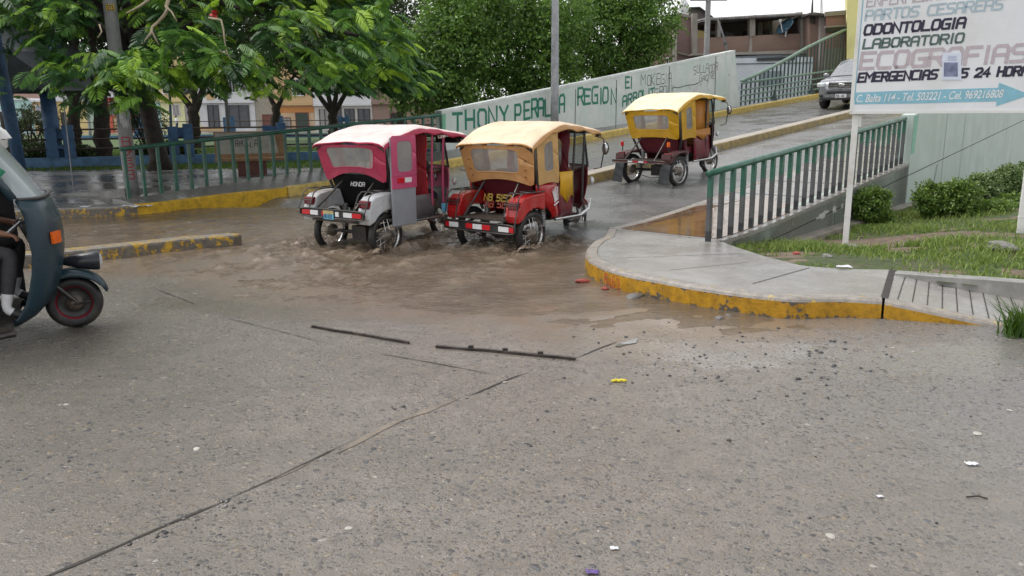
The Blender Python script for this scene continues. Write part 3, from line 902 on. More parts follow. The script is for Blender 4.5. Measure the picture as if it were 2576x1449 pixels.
# ================================================================ LETTERING (painted strokes)
GL = {
 'A': [[(0,0),(0,.82),(.18,1),(.82,1),(1,.82),(1,0)], [(0,.45),(1,.45)]],
 'B': [[(0,0),(0,1),(.8,1),(.95,.86),(.95,.64),(.8,.52),(0,.52)], [(.8,.52),(1,.38),(1,.14),(.82,0),(0,0)]],
 'C': [[(1,1),(.18,1),(0,.82),(0,.18),(.18,0),(1,0)]],
 'D': [[(0,0),(0,1),(.8,1),(1,.8),(1,.2),(.8,0),(0,0)]],
 'E': [[(1,1),(0,1),(0,0),(1,0)], [(0,.52),(.8,.52)]],
 'F': [[(1,1),(0,1),(0,0)], [(0,.52),(.8,.52)]],
 'G': [[(1,1),(.18,1),(0,.82),(0,.18),(.18,0),(1,0),(1,.48),(.55,.48)]],
 'H': [[(0,0),(0,1)], [(1,0),(1,1)], [(0,.5),(1,.5)]],
 'I': [[(.5,0),(.5,1)]],
 'J': [[(.1,.95),(1,1)], [(.6,1),(.6,.2),(.35,0),(0,.12)]],
 'L': [[(0,1),(0,0),(1,0)]],
 'M': [[(0,0),(0,1),(.5,.45),(1,1),(1,0)]],
 'N': [[(0,0),(0,1),(1,0),(1,1)]],
 'O': [[(.18,0),(0,.18),(0,.82),(.18,1),(.82,1),(1,.82),(1,.18),(.82,0),(.18,0)]],
 'P': [[(0,0),(0,1),(.82,1),(1,.84),(1,.6),(.82,.45),(0,.45)]],
 'R': [[(0,0),(0,1),(.82,1),(1,.84),(1,.62),(.82,.48),(0,.48)], [(.55,.48),(1,0)]],
 'S': [[(1,1),(.18,1),(0,.85),(0,.66),(.18,.52),(.82,.5),(1,.36),(1,.15),(.82,0),(0,0)]],
 'T': [[(0,1),(1,1)], [(.5,1),(.5,0)]],
 'U': [[(0,1),(0,.18),(.18,0),(.82,0),(1,.18),(1,1)]],
 'Y': [[(0,1),(.5,.5),(1,1)], [(.5,.5),(.5,0)]],
 'Z': [[(0,1),(1,1),(0,0),(1,0)]],
 'V': [[(0,1),(.5,0),(1,1)]], 'K': [[(0,0),(0,1)], [(1,1),(0,.45),(1,0)]],
 '0': [[(.18,0),(0,.18),(0,.82),(.18,1),(.82,1),(1,.82),(1,.18),(.82,0),(.18,0)]],
 '1': [[(.2,.8),(.55,1),(.55,0)]],
 '2': [[(0,.85),(.18,1),(.82,1),(1,.84),(1,.6),(0,.08),(0,0),(1,0)]],
 '3': [[(0,1),(.85,1),(1,.85),(1,.65),(.85,.52),(.35,.52)], [(.85,.52),(1,.38),(1,.15),(.85,0),(0,0)]],
 '4': [[(.75,0),(.75,1),(0,.3),(1,.3)]],
 '5': [[(1,1),(.05,1),(.05,.55),(.8,.55),(1,.4),(1,.15),(.8,0),(0,0)]],
 '6': [[(.9,1),(.2,.9),(0,.6),(0,.15),(.2,0),(.8,0),(1,.15),(1,.4),(.8,.52),(0,.48)]],
 '8': [[(.2,.52),(0,.68),(0,.86),(.18,1),(.82,1),(1,.86),(1,.68),(.8,.52),(.2,.52),(0,.36),(0,.14),(.18,0),(.82,0),(1,.14),(1,.36),(.8,.52)]],
 '9': [[(.1,0),(.8,.1),(1,.4),(1,.85),(.8,1),(.2,1),(0,.85),(0,.6),(.2,.48),(1,.52)]],
 'l': [[(.5,1),(.5,0)]], 'e': [[(0,.33),(1,.33),(1,.5),(.8,.66),(.2,.66),(0,.5),(0,.14),(.2,0),(.95,0)]],
 'a': [[(.1,.66),(.8,.66),(1,.5),(1,0)], [(1,.36),(.2,.36),(0,.25),(0,.1),(.2,0),(.8,0),(1,.1)]],
 't': [[(.4,.95),(.4,.12),(.6,0),(1,0)], [(0,.66),(.9,.66)]], '.': [[(.4,0),(.55,.02)]], '-': [[(.1,.42),(.8,.42)]],
}
_lift = [0]
def ribbon(mb, pts, width, o, ux, uy, un, lift, mi=0):
    """mitred flat stroke through 2D points laid on a plane"""
    n = len(pts)
    closed = n > 2 and abs(pts[0][0] - pts[-1][0]) < 1e-6 and abs(pts[0][1] - pts[-1][1]) < 1e-6
    P = [Vector(p) for p in pts]
    if not closed:
        d0 = (P[0] - P[1]).normalized(); d1 = (P[-1] - P[-2]).normalized()
        P[0] = P[0] + d0 * width * .5; P[-1] = P[-1] + d1 * width * .5
    L, Rr = [], []
    m = n - 1 if closed else n
    for i in range(m):
        a = P[i - 1] if i > 0 else (P[m - 1] if closed else None)
        c = P[i + 1] if i < n - 1 else None
        if closed and i == m - 1: c = P[0]
        if a is None: d = (c - P[i]).normalized(); nn = Vector((-d.y, d.x)); k = 1
        elif c is None: d = (P[i] - a).normalized(); nn = Vector((-d.y, d.x)); k = 1
        else:
            d0 = (P[i] - a).normalized(); d1 = (c - P[i]).normalized()
            nn = Vector((-(d0.y + d1.y), d0.x + d1.x))
            nn = nn.normalized() if nn.length > 1e-5 else Vector((-d0.y, d0.x))
            k = 1 / max(0.5, nn.dot(Vector((-d0.y, d0.x))))
        L.append(P[i] + nn * width * .5 * k); Rr.append(P[i] - nn * width * .5 * k)
    if closed: L.append(L[0]); Rr.append(Rr[0])
    def to3(q): return o + ux * q.x + uy * q.y + un * lift
    mb.grid([[to3(q) for q in L], [to3(q) for q in Rr]], mi)
def write(mb, text, o, ux, uy, un, h, cw, gap, stroke, mi=0, slant=0.0, jit=0.0, seed=1, narrow=('I', '1', 'l', '.', '-')):
    r = random.Random(seed)
    x = 0.0
    o, ux, uy, un = Vector(o), Vector(ux).normalized(), Vector(uy).normalized(), Vector(un).normalized()
    k = 0
    for ch in text:
        if ch == ' ':
            x += cw * 0.75 + gap; continue
        wd = cw * (0.34 if ch in narrow else 1.25 if ch == 'M' else 1)
        jx, jy, jh = r.uniform(-jit, jit) * h, r.uniform(-jit, jit) * h, 1 + r.uniform(-jit, jit)
        for st in GL[ch]:
            k += 1
            pts = []
            for (a, b_) in st:
                yy = b_ * h * jh
                pts.append((x + a * wd + slant * yy + jx + r.uniform(-jit, jit) * h * .25, yy + jy + r.uniform(-jit, jit) * h * .25))
            ribbon(mb, pts, stroke, o, ux, uy, un, 0.002 + 0.0006 * (k % 4), mi)
        x += wd + gap
    return x
def paint(name, c, worn=0.0, rough=0.5):
    m, t, b, out = new_mat(name)
    v = coords(t)
    cc = rampn(t, noise(t, v, 14, 6, 0.7), [(0.25, tuple(x * .75 for x in c)), (0.7, c)])
    t.links.new(cc, b.inputs["Base Color"]); b.inputs["Roughness"].default_value = rough
    if worn > 0:
        t.links.new(rampn(t, noise(t, v, 18, 7, 0.75), [(0.5 - .25 * (1 - worn) - .06, 1 if worn < 0 else 0.0), (0.5 - .25 * (1 - worn), 1.0)]), b.inputs["Alpha"])
    return m

# ================================================================ WALLS BESIDE THE RAMP
def wall_face(o, pts_top, pts_bot, thick, mats, name, parent=None, bevel_end=True):
    """upright wall along the ramp at offset o: lists of (s, z)"""
    b = MB()
    n = len(pts_top)
    rows = []
    for (s, zt), (s2, zb) in zip(pts_top, pts_bot):
        rows.append([ramp(s2, o, zb), ramp(s, o, zt), ramp(s, o + thick, zt), ramp(s2, o + thick, zb)])
    for k in range(4):
        b.grid([[r[k] for r in rows], [r[(k + 1) % 4] for r in rows]])
    for r, fl in ((rows[0], 0), (rows[-1], 1)):
        b.add(r, [(0, 1, 2, 3) if fl else (3, 2, 1, 0)])
    return b.build(name, mats, parent)
s_a, z_at = online(1110, 280, O_LR)
s_e, z_et = online(1849, 127, O_LR)
s_eb, z_eb = online(1878, 267, O_LR)
nseg = 12
top, bot = [], []
for i in range(nseg + 1):
    t_ = i / nseg
    top.append((s_a + (s_e - s_a) * t_, z_at + (z_et - z_at) * t_))
    sb = s_a + (s_eb - s_a) * t_
    bot.append((sb, -0.3))
lw = thing('parapet_wall', 'long white concrete parapet wall with green and black graffiti rising beside the ramp', 'wall', ramp(s_a, O_LR, 0))
def under(o, root):
    o.parent = root; o.matrix_parent_inverse = Matrix.Translation(-root.location) if root.rotation_euler.z == 0 else root.matrix_basis.inverted()
    return o
def wob(): pass
wl = under(wall_face(O_LR, top, bot, 0.22, M['wall_w'], 'wall_panel'), lw)
# coping, slightly proud
b = MB()
for i in range(nseg):
    pass
cop = [ramp(s, O_LR - 0.015, z - 0.06) for s, z in top]
loft(b, cop, [(0, 0), (0, 0.075), (0.25, 0.075), (0.25, 0)], closed=True)
under(b.build('coping', mat('coping_white', (0.66, 0.7, 0.68), 0.5, 0, 0.15, 4, dirt=(0.4, 0.45, 0.42))), lw)
# green painted edge at the near end and joints between panels
b = MB()
UX = Vector((RU.x, RU.y, 0)); UN = Vector((-RN.x, -RN.y, 0)); UZ = Vector((0, 0, 1))
def wl_pt(px, py, o=O_LR):
    s, z = online(px, py, o)
    return s, z
def wl_poly(mb, px_pts, lift, mi=0, o=O_LR):
    vs = []
    for x, y in px_pts:
        s, z = online(x, y, o); p = ramp(s, o, z); vs.append(p + UN * lift)
    mb.add(vs, [tuple(range(len(vs)))], mi)
wl_poly(b, [(1111, 288), (1121, 287), (1121, 392), (1111, 392)], 0.003)
under(b.build('painted_edge', mat('edge_green', (0.16, 0.42, 0.27), 0.5, 0, 0.25, 8)), lw)
b = MB()
for xt, yt, xb, yb in ((1448, 224, 1446, 335), (1551, 201, 1549, 318), (1684, 167, 1682, 300), (1801, 139, 1797, 282)):
    wl_poly(b, [(xt - .8, yt), (xt + .8, yt), (xb + .8, yb), (xb - .8, yb)], 0.003)
under(b.build('panel_joint', M['joint']), lw)
# graffiti
M['graf_green'] = paint('graffiti_green', (0.012, 0.19, 0.125), 0.12)
M['graf_black'] = paint('graffiti_black', (0.045, 0.05, 0.055), 0.0)
def z3(x, y): return ((1740 + x / 2.044) / 1.59, (220 + y / 2.044) / 1.59)
def wall_word(mb, text, x0, y0, x1, y1, hpx, stroke, seed, jit=0.05, o=O_LR, slant=0.0):
    """word whose baseline runs between two sight points"""
    s0, za = online(*z3(x0, y0), o); s1, zb = online(*z3(x1, y1), o)
    _, zt = online(*z3(x0, y0 - hpx), o)
    p0, p1 = ramp(s0, o, za), ramp(s1, o, zb)
    h = zt - za
    nc = sum(0.75 if c == ' ' else 0.34 if c == 'I' else 1.25 if c == 'M' else 1 for c in text)
    L = (p1 - p0).length
    cw = L / (nc + 0.38 * (len(text) - 1)); gap = cw * 0.38
    ux = (p1 - p0).normalized()
    write(mb, text, p0, ux, UZ, UN, h, cw, gap, stroke, 0, slant, jit, seed)
b = MB()
wall_word(b, 'THONY', 155, 620, 590, 560, 140, 0.085, 3, .09)
wall_word(b, 'PERALTA', 660, 545, 1060, 468, 145, 0.08, 4, .09)
wall_word(b, 'REGION', 1165, 412, 1475, 388, 128, 0.08, 5, .09)
wall_word(b, 'EI', 1555, 272, 1608, 268, 88, 0.07, 6)
wall_word(b, 'ARBOLIT', 1535, 415, 1790, 340, 78, 0.07, 7)
under(b.build('graffiti', M['graf_green']), lw)
b = MB()
wall_word(b, 'MOKEGIA', 1685, 250, 1930, 222, 88, 0.028, 8, 0.10)
wall_word(b, 'GROUI', 1795, 345, 1950, 312, 72, 0.028, 9, 0.10)
wall_word(b, 'SULLADOR', 2112, 160, 2310, 128, 62, 0.026, 10, 0.12)
wall_word(b, 'GRONE', 2160, 218, 2285, 190, 48, 0.026, 11, 0.12)
tail = [z3(x, y) for x, y in ((1950, 262), (1990, 268), (2060, 248), (2120, 242), (2160, 225))]
pts = [online(x, y, O_LR) for x, y in tail]
ribbon(b, [(s, z) for s, z in pts], 0.03, Vector((RA.x + RN.x * O_LR, RA.y + RN.y * O_LR, 0)), UX, UZ, UN, 0.006)
for k in range(26):                                         # small scribbles and chips of black paint
    s0 = rng.uniform(16, 23.5); z0 = road_z(s0) + rng.uniform(.4, 1.5)
    pt = [(s0 + rng.uniform(-.12, .12), z0 + rng.uniform(-.1, .1)) for _ in range(rng.choice((2, 3)))]
    ribbon(b, pt, 0.02, Vector((RA.x + RN.x * O_LR, RA.y + RN.y * O_LR, 0)), UX, UZ, UN, 0.0085)
under(b.build('graffiti', M['graf_black']), lw)

# right retaining wall: low ledge under the railing, then a tall parapet
s_r, z_r = online(2292, 295, 0.0)
S_PAR = 8.05
rw = thing('retaining_wall', 'pale green concrete retaining wall behind the bushes below the ramp', 'wall', ramp(0.4, 0, 0))
st = [0.45, 1, 2, 3, 4, 5, 6, 7, S_PAR]
b = MB()
rows = [[ramp(s, -0.12, -0.5), ramp(s, -0.12, road_z(s) + 0.075), ramp(s, -0.10, road_z(s) + 0.10), ramp(s, 0.14, road_z(s) + 0.135), ramp(s, 0.14, -0.5)] for s in st]
for k in range(4): b.grid([[r[k] for r in rows], [r[k + 1] for r in rows]])
b.add(rows[0], [(4, 3, 2, 1, 0)])
under(b.build('ledge', M['wall_low']), rw)
st2 = [S_PAR, 9, 10, 12, 14, 17, 20, 24, 28]
b = MB()
rows = [[ramp(s, -0.135, -0.6), ramp(s, -0.135, road_z(s) + 1.05 + 0.055 * (s - S_PAR)), ramp(s, 0.10, road_z(s) + 1.05 + 0.055 * (s - S_PAR)), ramp(s, 0.10, -0.6)] for s in st2]
for k in range(3): b.grid([[r[k] for r in rows], [r[k + 1] for r in rows]])
b.add(rows[0], [(3, 2, 1, 0)]); b.add(rows[-1], [(0, 1, 2, 3)])
under(b.build('wall_panel', M['wall_g']), rw)
b = MB()
def stripz(s0, s1, z0f, z1f, lift, o=-0.135):
    P = [s0 + (s1 - s0) * i / 10 for i in range(11)]
    b.grid([[ramp(s, o, z0f(s)) + UN * lift for s in P], [ramp(s, o, z1f(s)) + UN * lift for s in P]])
stripz(0.9, S_PAR, lambda s: road_z(s) - .115, lambda s: road_z(s) - .098, 0.003, -0.12)
stripz(S_PAR, 20, lambda s: road_z(s) - .115, lambda s: road_z(s) - .098, 0.003)
for s in (4.1, ):
    b.add([ramp(s, -.12, -.4) + UN * .003, ramp(s + .015, -.12, -.4) + UN * .003, ramp(s + .015, -.12, road_z(s) - .12) + UN * .003, ramp(s, -.12, road_z(s) - .12) + UN * .003], [(0, 1, 2, 3)])
for s in (10.6, 12.3):
    b.add([ramp(s, -.135, -.4) + UN * .003, ramp(s + .015, -.135, -.4) + UN * .003, ramp(s + .015, -.135, road_z(s) + 1.1) + UN * .003, ramp(s, -.135, road_z(s) + 1.1) + UN * .003], [(0, 1, 2, 3)])
under(b.build('panel_joint', M['joint']), rw)
b = MB()                                                     # painted green strip at the corner, footing, flaked plaster
b.add([ramp(S_PAR, -.135, road_z(S_PAR) + .3) + UN * .004, ramp(S_PAR + .22, -.135, road_z(S_PAR) + .32) + UN * .004, ramp(S_PAR + .3, -.135, road_z(S_PAR) + 1.04) + UN * .004, ramp(S_PAR, -.135, road_z(S_PAR) + 1.03) + UN * .004], [(0, 1, 2, 3)])
under(b.build('painted_edge', paint('corner_green', (0.20, 0.50, 0.36), 0.2)), rw)
b = MB()
loft(b, [ramp(s, -0.32, -0.24 + 0.0 * s) for s in (1.2, 3, 5, 7, 9, 12, 15, 20)], [(0, -.3), (0, .12), (.2, .13), (.2, -.3)], closed=True)
under(b.build('footing', M['kerb_conc']), rw)
b = MB()
for s0, w_ in ((3.55, .42), (4.05, .2), (4.4, .12)):
    pts = []
    for k in range(16):
        a = 2 * math.pi * k / 16; rr = 1 + .45 * rng.uniform(-1, 1)
        pts.append(ramp(s0 + .5 * w_ * rr * math.cos(a), -.12, road_z(s0) - .09 + .05 * rr * math.sin(a) + .077 * w_ * .5 * math.cos(a)) + UN * .006)
    b.add(pts, [tuple(range(16))])
under(b.build('flaked_patch', mat('flaked_plaster', (0.42, 0.42, 0.40), 0.7, 0, 0.5, 14)), rw)
b = MB()
for pl in ([(.0, .0), (.05, .2), (.1, .35), (.16, .4), (.14, .22), (.06, .05)], [(-.06, -.06), (0, 0), (.08, -.05)]):
    ribbon(b, pl, .014, ramp(10.0, -.135, road_z(10) - .55), UX, UZ, UN, .006)
under(b.build('graffiti', M['graf_black']), rw)

# ================================================================ RAILINGS
def railing(name, label, o, s0, s1, zt0, zt1, npost, zb_add, r_top, m_rail, m_post, zbf=None, sag=0.0, post_w=(0.035, 0.05)):
    root = thing(name, label, 'railing', ramp(s0, o, road_z(s0)))
    b = MB()
    zt = lambda t_: zt0 + (zt1 - zt0) * t_ + sag * math.sin(math.pi * t_)
    b.tube([ramp(s0 - .06 + (s1 - s0 + .06) * i / 14, o, zt(i / 14)) for i in range(15)], r_top, 12)
    under(b.build('top_rail', m_rail, smooth=True), root)
    for k in range(npost):
        t_ = k / (npost - 1); s = s0 + (s1 - s0) * t_
        b = MB()
        zb = zbf(s) if zbf else road_z(s) + zb_add
        zT = zt(t_) - r_top * .6
        c = ramp(s, o, 0)
        rot = Matrix.Rotation(-R(41), 3, 'Z')
        b.box((c.x, c.y, (zb + zT) / 2), (post_w[0], post_w[1], zT - zb), rot, 0)
        hs = 0.0
        mats = m_post
        if isinstance(m_post, list):                          # lower part of the post is bare and dark
            b = MB()
            f1, f2 = 0.13 + .03 * rng.random(), 0.55 + .25 * rng.random()
            for za, zz, mi in ((0, f1, 2), (f1, f2, 1), (f2, 1, 0)):
                b.box((c.x, c.y, zb + (zT - zb) * (za + zz) / 2), (post_w[0], post_w[1], (zT - zb) * (zz - za)), rot, mi)
        under(b.build('post', mats), root)
    return root
_, zt0 = online(1782, 433, 0.0)
s_l, zt1 = online(2292, 295, 0.0)
M['post_dark'] = mat('post_dark', (0.03, 0.032, 0.036), 0.5, 0, 0.3, 8)
railing('green_railing', 'green railing with grey-footed bars along the right edge of the ramp', 0.0, 0.02, S_PAR - .1, zt0 - .02, zt1 - .02, 27, 0.125, 0.042, M['green_rail'], [M['green_rail'], M['post_grey'], M['post_dark']], post_w=(0.05, 0.065))
sl0, zl0 = online(311, 375, O_LR)
_, zl1 = online(1108, 289, O_LR)
railing('green_railing', 'long green railing with slim bars along the park side of the ramp', O_LR, sl0, s_a - .02, zl0, zl1, 27, 0.13, 0.042, M['green_rail'], M['green_rail'], sw_z, post_w=(0.055, 0.055))
# arched railing further up
ar = thing('arched_railing', 'tall dark green railing with an arched top rail beyond the white wall', 'railing', ramp(s_eb, O_LR, 0))
top_px = [(1866, 204), (1900, 189), (1940, 170), (1985, 146), (2030, 120), (2075, 98), (2120, 78), (2160, 64), (2210, 52)]
tp = [online(x, y, O_LR) for x, y in top_px]
b = MB(); b.tube([ramp(s, O_LR, z) for s, z in tp], 0.075, 10)
under(b.build('top_rail', M['green_pipe_far'], smooth=True), ar)
S0, S1 = tp[0][0], tp[-1][0]
for dz0, dz1, rad in ((0.95, 1.0, .05), (0.66, .7, .035), (.42, .44, .035), (.18, .18, .035)):
    b = MB(); b.tube([ramp(S0, O_LR, road_z(S0) + .15 + dz0), ramp(S1, O_LR, road_z(S1) + .15 + dz1)], rad, 8)
    under(b.build('lower_rail', M['green_pipe_far'], smooth=True), ar)
for k in range(40):
    s = S0 + .15 + (S1 - S0 - .15) * k / 39
    zt = np.interp(s, [p[0] for p in tp], [p[1] for p in tp])
    c = ramp(s, O_LR + .06, 0); zb = road_z(s) + .15
    b = MB(); b.box((c.x, c.y, (zb + zt) / 2), (0.06, 0.05, zt - zb), Matrix.Rotation(-R(41), 3, 'Z'))
    under(b.build('bar', M['green_rail_far']), ar)
b = MB()
for s in (S0 + 3.2, S0 + 7.6):
    c = ramp(s, O_LR - .1, road_z(s) + .15)
    b.lathe([(.17, 0), (.12, .12), (.05, .35), (.03, .5)], c, (0, 0, 1), 10)
under(b.build('foot_bracket', M['green_rail_far']), ar)

# ================================================================ CLINIC SIGN
def zs(x, y): return ((3390 + x / 3.083) / 1.59, (y / 3.083) / 1.59)
PL = at(2128, 602, -0.08); YL = PL.y
sg_dir = Vector((1.0, -0.36, 0)).normalized(); sg_n = Vector((sg_dir.y, -sg_dir.x, 0)).normalized()
def on_sign(px, py):
    r = ray(px, py); C = Vector((0, 0, CAMH))
    t_ = (PL - C).dot(sg_n) / r.dot(sg_n)
    P = C + r * t_
    return (P - PL).dot(sg_dir), P.z, P
sgn = thing('clinic_sign', 'large white painted clinic sign board with a blue arrow on two white posts', 'sign', PL)
uL, zB, _ = on_sign(2140, 283)
uR = uL + 3.1; zTop = zB + 2.1
_, zB2, _ = on_sign(2560, 274)
M['sign_white'] = mat('sign_white', (0.78, 0.79, 0.82), 0.35, 0, 0.05, 1.3, dirt=(0.62, 0.61, 0.60), dirt_amt=0.25)
M['post_white'] = mat('post_white', (0.74, 0.74, 0.73), 0.4, 0, 0.06, 3, dirt=(0.45, 0.33, 0.22), dirt_amt=0.3)
b = MB()
b.plate([(uL, zB), (uR, zB), (uR, zTop), (uL, zTop)], Vector((PL.x, PL.y, 0)), sg_dir, (0, 0, 1), sg_n, -0.05)
under(b.build('board', M['sign_white']), sgn)
b = MB()
for u0, u1, z0, z1 in ((uL - .012, uL + .03, zB, zTop), (uL - .012, uR, zB - .02, zB + .018)):
    b.plate([(u0, z0), (u1, z0), (u1, z1), (u0, z1)], Vector((PL.x, PL.y, 0)) + sg_n * .006, sg_dir, (0, 0, 1), sg_n, -0.07)
under(b.build('frame', M['post_white']), sgn)
rotS = Matrix.Rotation(math.atan2(sg_dir.y, sg_dir.x), 3, 'Z')
uPR, zPR, PRp = on_sign(2566, 620)
for u, zz0 in ((0.0, PL.z - .1), (uPR, -0.12)):
    b = MB(); p = Vector((PL.x, PL.y, 0)) + sg_dir * u - sg_n * .09
    b.box((p.x, p.y, (zz0 + zTop) / 2), (.075, .075, zTop - zz0), rotS)
    b.box((p.x, p.y, zz0 + .42), (.082, .082, .012), rotS)
    under(b.build('post', M['post_white']), sgn)
b = MB()
u2, z2_, _ = on_sign(2158, 300)
p = Vector((PL.x, PL.y, 0)) + sg_dir * (u2) - sg_n * .1
b.box((p.x, p.y, zB - .10), (.10, .06, .19), rotS)
under(b.build('bracket', M['post_white']), sgn)
P0 = Vector((PL.x, PL.y, 0)) + sg_n * .001
def sign_line(text, x0, y0, x1, y1, h_zoom, stroke, m_, slant=0.10, seed=1, jit=0.012):
    b = MB()
    uA, zA, _ = on_sign(*zs(x0, y0)); uB, zBb, _ = on_sign(*zs(x1, y1)); _, zT_, _ = on_sign(*zs(x0, y0 - h_zoom))
    d = Vector((uB - uA, zBb - zA)); L = d.length
    ux = (sg_dir * d.x + Vector((0, 0, 1)) * d.y).normalized()
    nc = sum(0.75 if c == ' ' else 0.34 if c in ('I', '1', 'l', '.', '-') else 1.25 if c == 'M' else 1 for c in text)
    gapk = 0.34
    cw = L / (nc + gapk * (len(text) - 1))
    write(b, text, P0 + sg_dir * uA + Vector((0, 0, zA)), ux, UZ, sg_n, zT_ - zA - slant * 0, cw, cw * gapk, stroke, 0, slant, jit, seed)
    return under(b.build('lettering', m_), sgn)
navy = paint('sign_navy', (0.028, 0.022, 0.055), 0.0); dgreen = paint('sign_green_grey', (0.10, 0.155, 0.14), 0.0)
paleblue = paint('sign_pale_blue', (0.44, 0.56, 0.62), 0.12); pink_ = paint('sign_faded_pink', (0.56, 0.48, 0.52), 0.12); rose = paint('sign_faded_rose', (0.52, 0.45, 0.48), 0.2)
sign_line('ENFERMEDADES', 232, 88, 1400, -40, 120, 0.017, rose, 0.1, 2)
sign_line('PARTOS CESAREAS', 218, 252, 1900, 112, 118, 0.024, paleblue, 0.10, 3)
sign_line('ODONTOLOGIA', 205, 428, 1435, 338, 112, 0.031, navy, 0.12, 4)
sign_line('LABORATORIO', 190, 600, 1415, 522, 105, 0.027, dgreen, 0.12, 5)
sign_line('ECOGRAFIAS', 152, 850, 2190, 752, 190, 0.043, pink_, 0.08, 6)
sign_line('EMERGENCIAS', 128, 1010, 1090, 968, 102, 0.030, navy, 0.12, 7)
sign_line('5 24 HORAS', 1395, 955, 2320, 918, 102, 0.030, navy, 0.12, 8)
b = MB()
arrow = [(82, 1288), (100, 1142), (600, 1120), (1855, 1082), (1868, 1018), (2177, 1138), (2260, 1165), (2177, 1195), (1828, 1312), (1838, 1250), (900, 1275)]
pa = [on_sign(*zs(x, y))[:2] for x, y in arrow]
b.plate(pa, P0, sg_dir, UZ, sg_n, 0.0012)
uA, zA, _ = on_sign(*zs(98, 1288)); 
b.plate([(uL + .03, zB + .16), (uL + .042, zB + .16), (uL + .05, zTop), (uL + .038, zTop)], P0, sg_dir, UZ, sg_n, 0.0012)
under(b.build('arrow', paint('sign_arrow_blue', (0.27, 0.55, 0.68), 0.0)), sgn)
# white brush-script line on the arrow (built-in font, sheared)
uA, zA, pA = on_sign(*zs(95, 1262)); uB, zBb, pB = on_sign(*zs(1905, 1202)); _, zT_, _ = on_sign(*zs(95, 1172))
cu = bpy.data.curves.new('lettering', 'FONT'); cu.body = 'C. Balta 114 - Tel. 503221 - Cel. 969216808'
cu.shear = 0.28; cu.offset = 0.012; cu.size = 1.0; cu.fill_mode = 'FRONT'
to = bpy.data.objects.new('lettering', cu); col.objects.link(to)
bpy.context.view_layer.update()
dg = bpy.context.evaluated_depsgraph_get()
me = bpy.data.meshes.new_from_object(to.evaluated_get(dg))
wd = max(v.co.x for v in me.vertices) - min(v.co.x for v in me.vertices)
hh = max(v.co.y for v in me.vertices)
ux = (sg_dir * (uB - uA) + UZ * (zBb - zA)); Lw = ux.length; ux.normalize()
o_ = P0 + sg_dir * uA + UZ * zA + sg_n * .004
for v in me.vertices:
    v.co = o_ + ux * (v.co.x / wd * Lw) + UZ * (v.co.y / hh * (zT_ - zA) * 1.05)
me.materials.append(paint('sign_white_script', (0.85, 0.88, 0.9)))
bpy.data.objects.remove(to)
to = bpy.data.objects.new('lettering', me); col.objects.link(to); under(to, sgn)
# paper flyer stuck over the letters
fl = MB()
def sq(mb, x0, y0, x1, y1, lift, mi):
    c = [on_sign(*zs(x, y))[:2] for x, y in ((x0, y1), (x1, y1), (x1, y0), (x0, y0))]
    mb.plate(c, P0, sg_dir, UZ, sg_n, lift, mi)
fo = thing('paper_flyer', 'white paper flyer with a grey-blue picture stuck over the sign lettering', 'flyer', PL)
fm = MB(); sq(fm, 1168, 650, 1402, 985, .007, 0)
under(fm.build('sheet', mat('flyer_paper', (0.66, 0.70, 0.82), 0.6, 0, 0.08, 6)), fo)
fm = MB(); sq(fm, 1185, 770, 1358, 945, .0085, 0)
under(fm.build('picture', mat('flyer_picture', (0.22, 0.24, 0.38), 0.6, 0, 0.6, 9)), fo)
fm = MB()
for k in range(4): sq(fm, 1235, 690 + k * 17, 1350 - 12 * (k % 2), 697 + k * 17, .0085, 0)
under(fm.build('print', mat('flyer_print', (0.38, 0.42, 0.60), 0.6)), fo)

# ================================================================ PARK PAVEMENT AND LAWN
fA, fB = at(60, 428, .08), at(770, 408, .08)
fd = (fB - fA).normalized(); fa = math.atan2(fd.y, fd.x); frot = Matrix.Rotation(fa, 3, 'Z')
fs, fe = fA - fd * 6, fB + fd * 5
kin = inset([Vector((p.x, p.y, 0)) for p in lk], 0.15)
b = MB()
pz = [(-60, kin[0].y)] + [(p.x, p.y) for p in kin] + [tuple(ramp(0.75, O_LK + .14)[:2]), tuple(ramp(9, O_LK + .3)[:2]), (4, 36), (fe.x, fe.y + .05), (fs.x, fs.y + .05), (-60, fs.y - 8)]
b.add([(x, y, 0.10) for x, y in pz], [tuple(range(len(pz)))])
struct(b.build('plaza_pavement', M['plaza']))
M['park_grass'] = mat('park_grass', (0.05, 0.10, 0.016), 0.9, 0, 0.5, 2.5, bmp=0.8, dirt=(0.06, 0.05, 0.025))
b = MB(); b.add([(fs.x, fs.y, .14), (fe.x, fe.y, .14), (4, 36, .14), (8, 72, .14), (-90, 72, .14), (-90, fs.y - 8, .14)], [(0, 1, 2, 3, 4, 5)])
struct(b.build('park_lawn', M['park_grass']))
b = MB(); b.grid([[(x, y, 0.02) for y in (72, 100, 140)] for x in (-120, -40, 0, 120)])
struct(b.build('street', M['walk_dark']))
X = nr.uniform(-22, -2, 60000); Y = nr.uniform(24.5, 40, 60000)
struct(blades('park_grass', X, Y, np.full(60000, 0.1), 0.10, 0.012, mat_leaf("park_blades", [(0.1, (0.03, 0.065, 0.01)), (0.6, (0.07, 0.14, 0.022)), (0.95, (0.12, 0.17, 0.03))], 0.6, 0.3), 0.8), 'stuff')

# low broken concrete step by the pole
lp = [at(150, 493, .08), at(240, 497, .08), at(316, 503, .08)]
b = MB()
poly = [(p.x, p.y) for p in lp] + [(lp[2].x + .3, lp[2].y + 1.5), (lp[0].x - .2, lp[0].y + 1.2)]
b.prism(poly, [0.0] * 5, [.11, .19, .30, .2, .1])
lo = b.build('low_wall', mat_conc("broken_step_concrete", (0.17, 0.165, 0.155), 0.5, (0.4, 0.39, 0.38), True, 2))
tag(lo, 'low broken concrete step on the wet pavement beside the numbered pole', 'step')

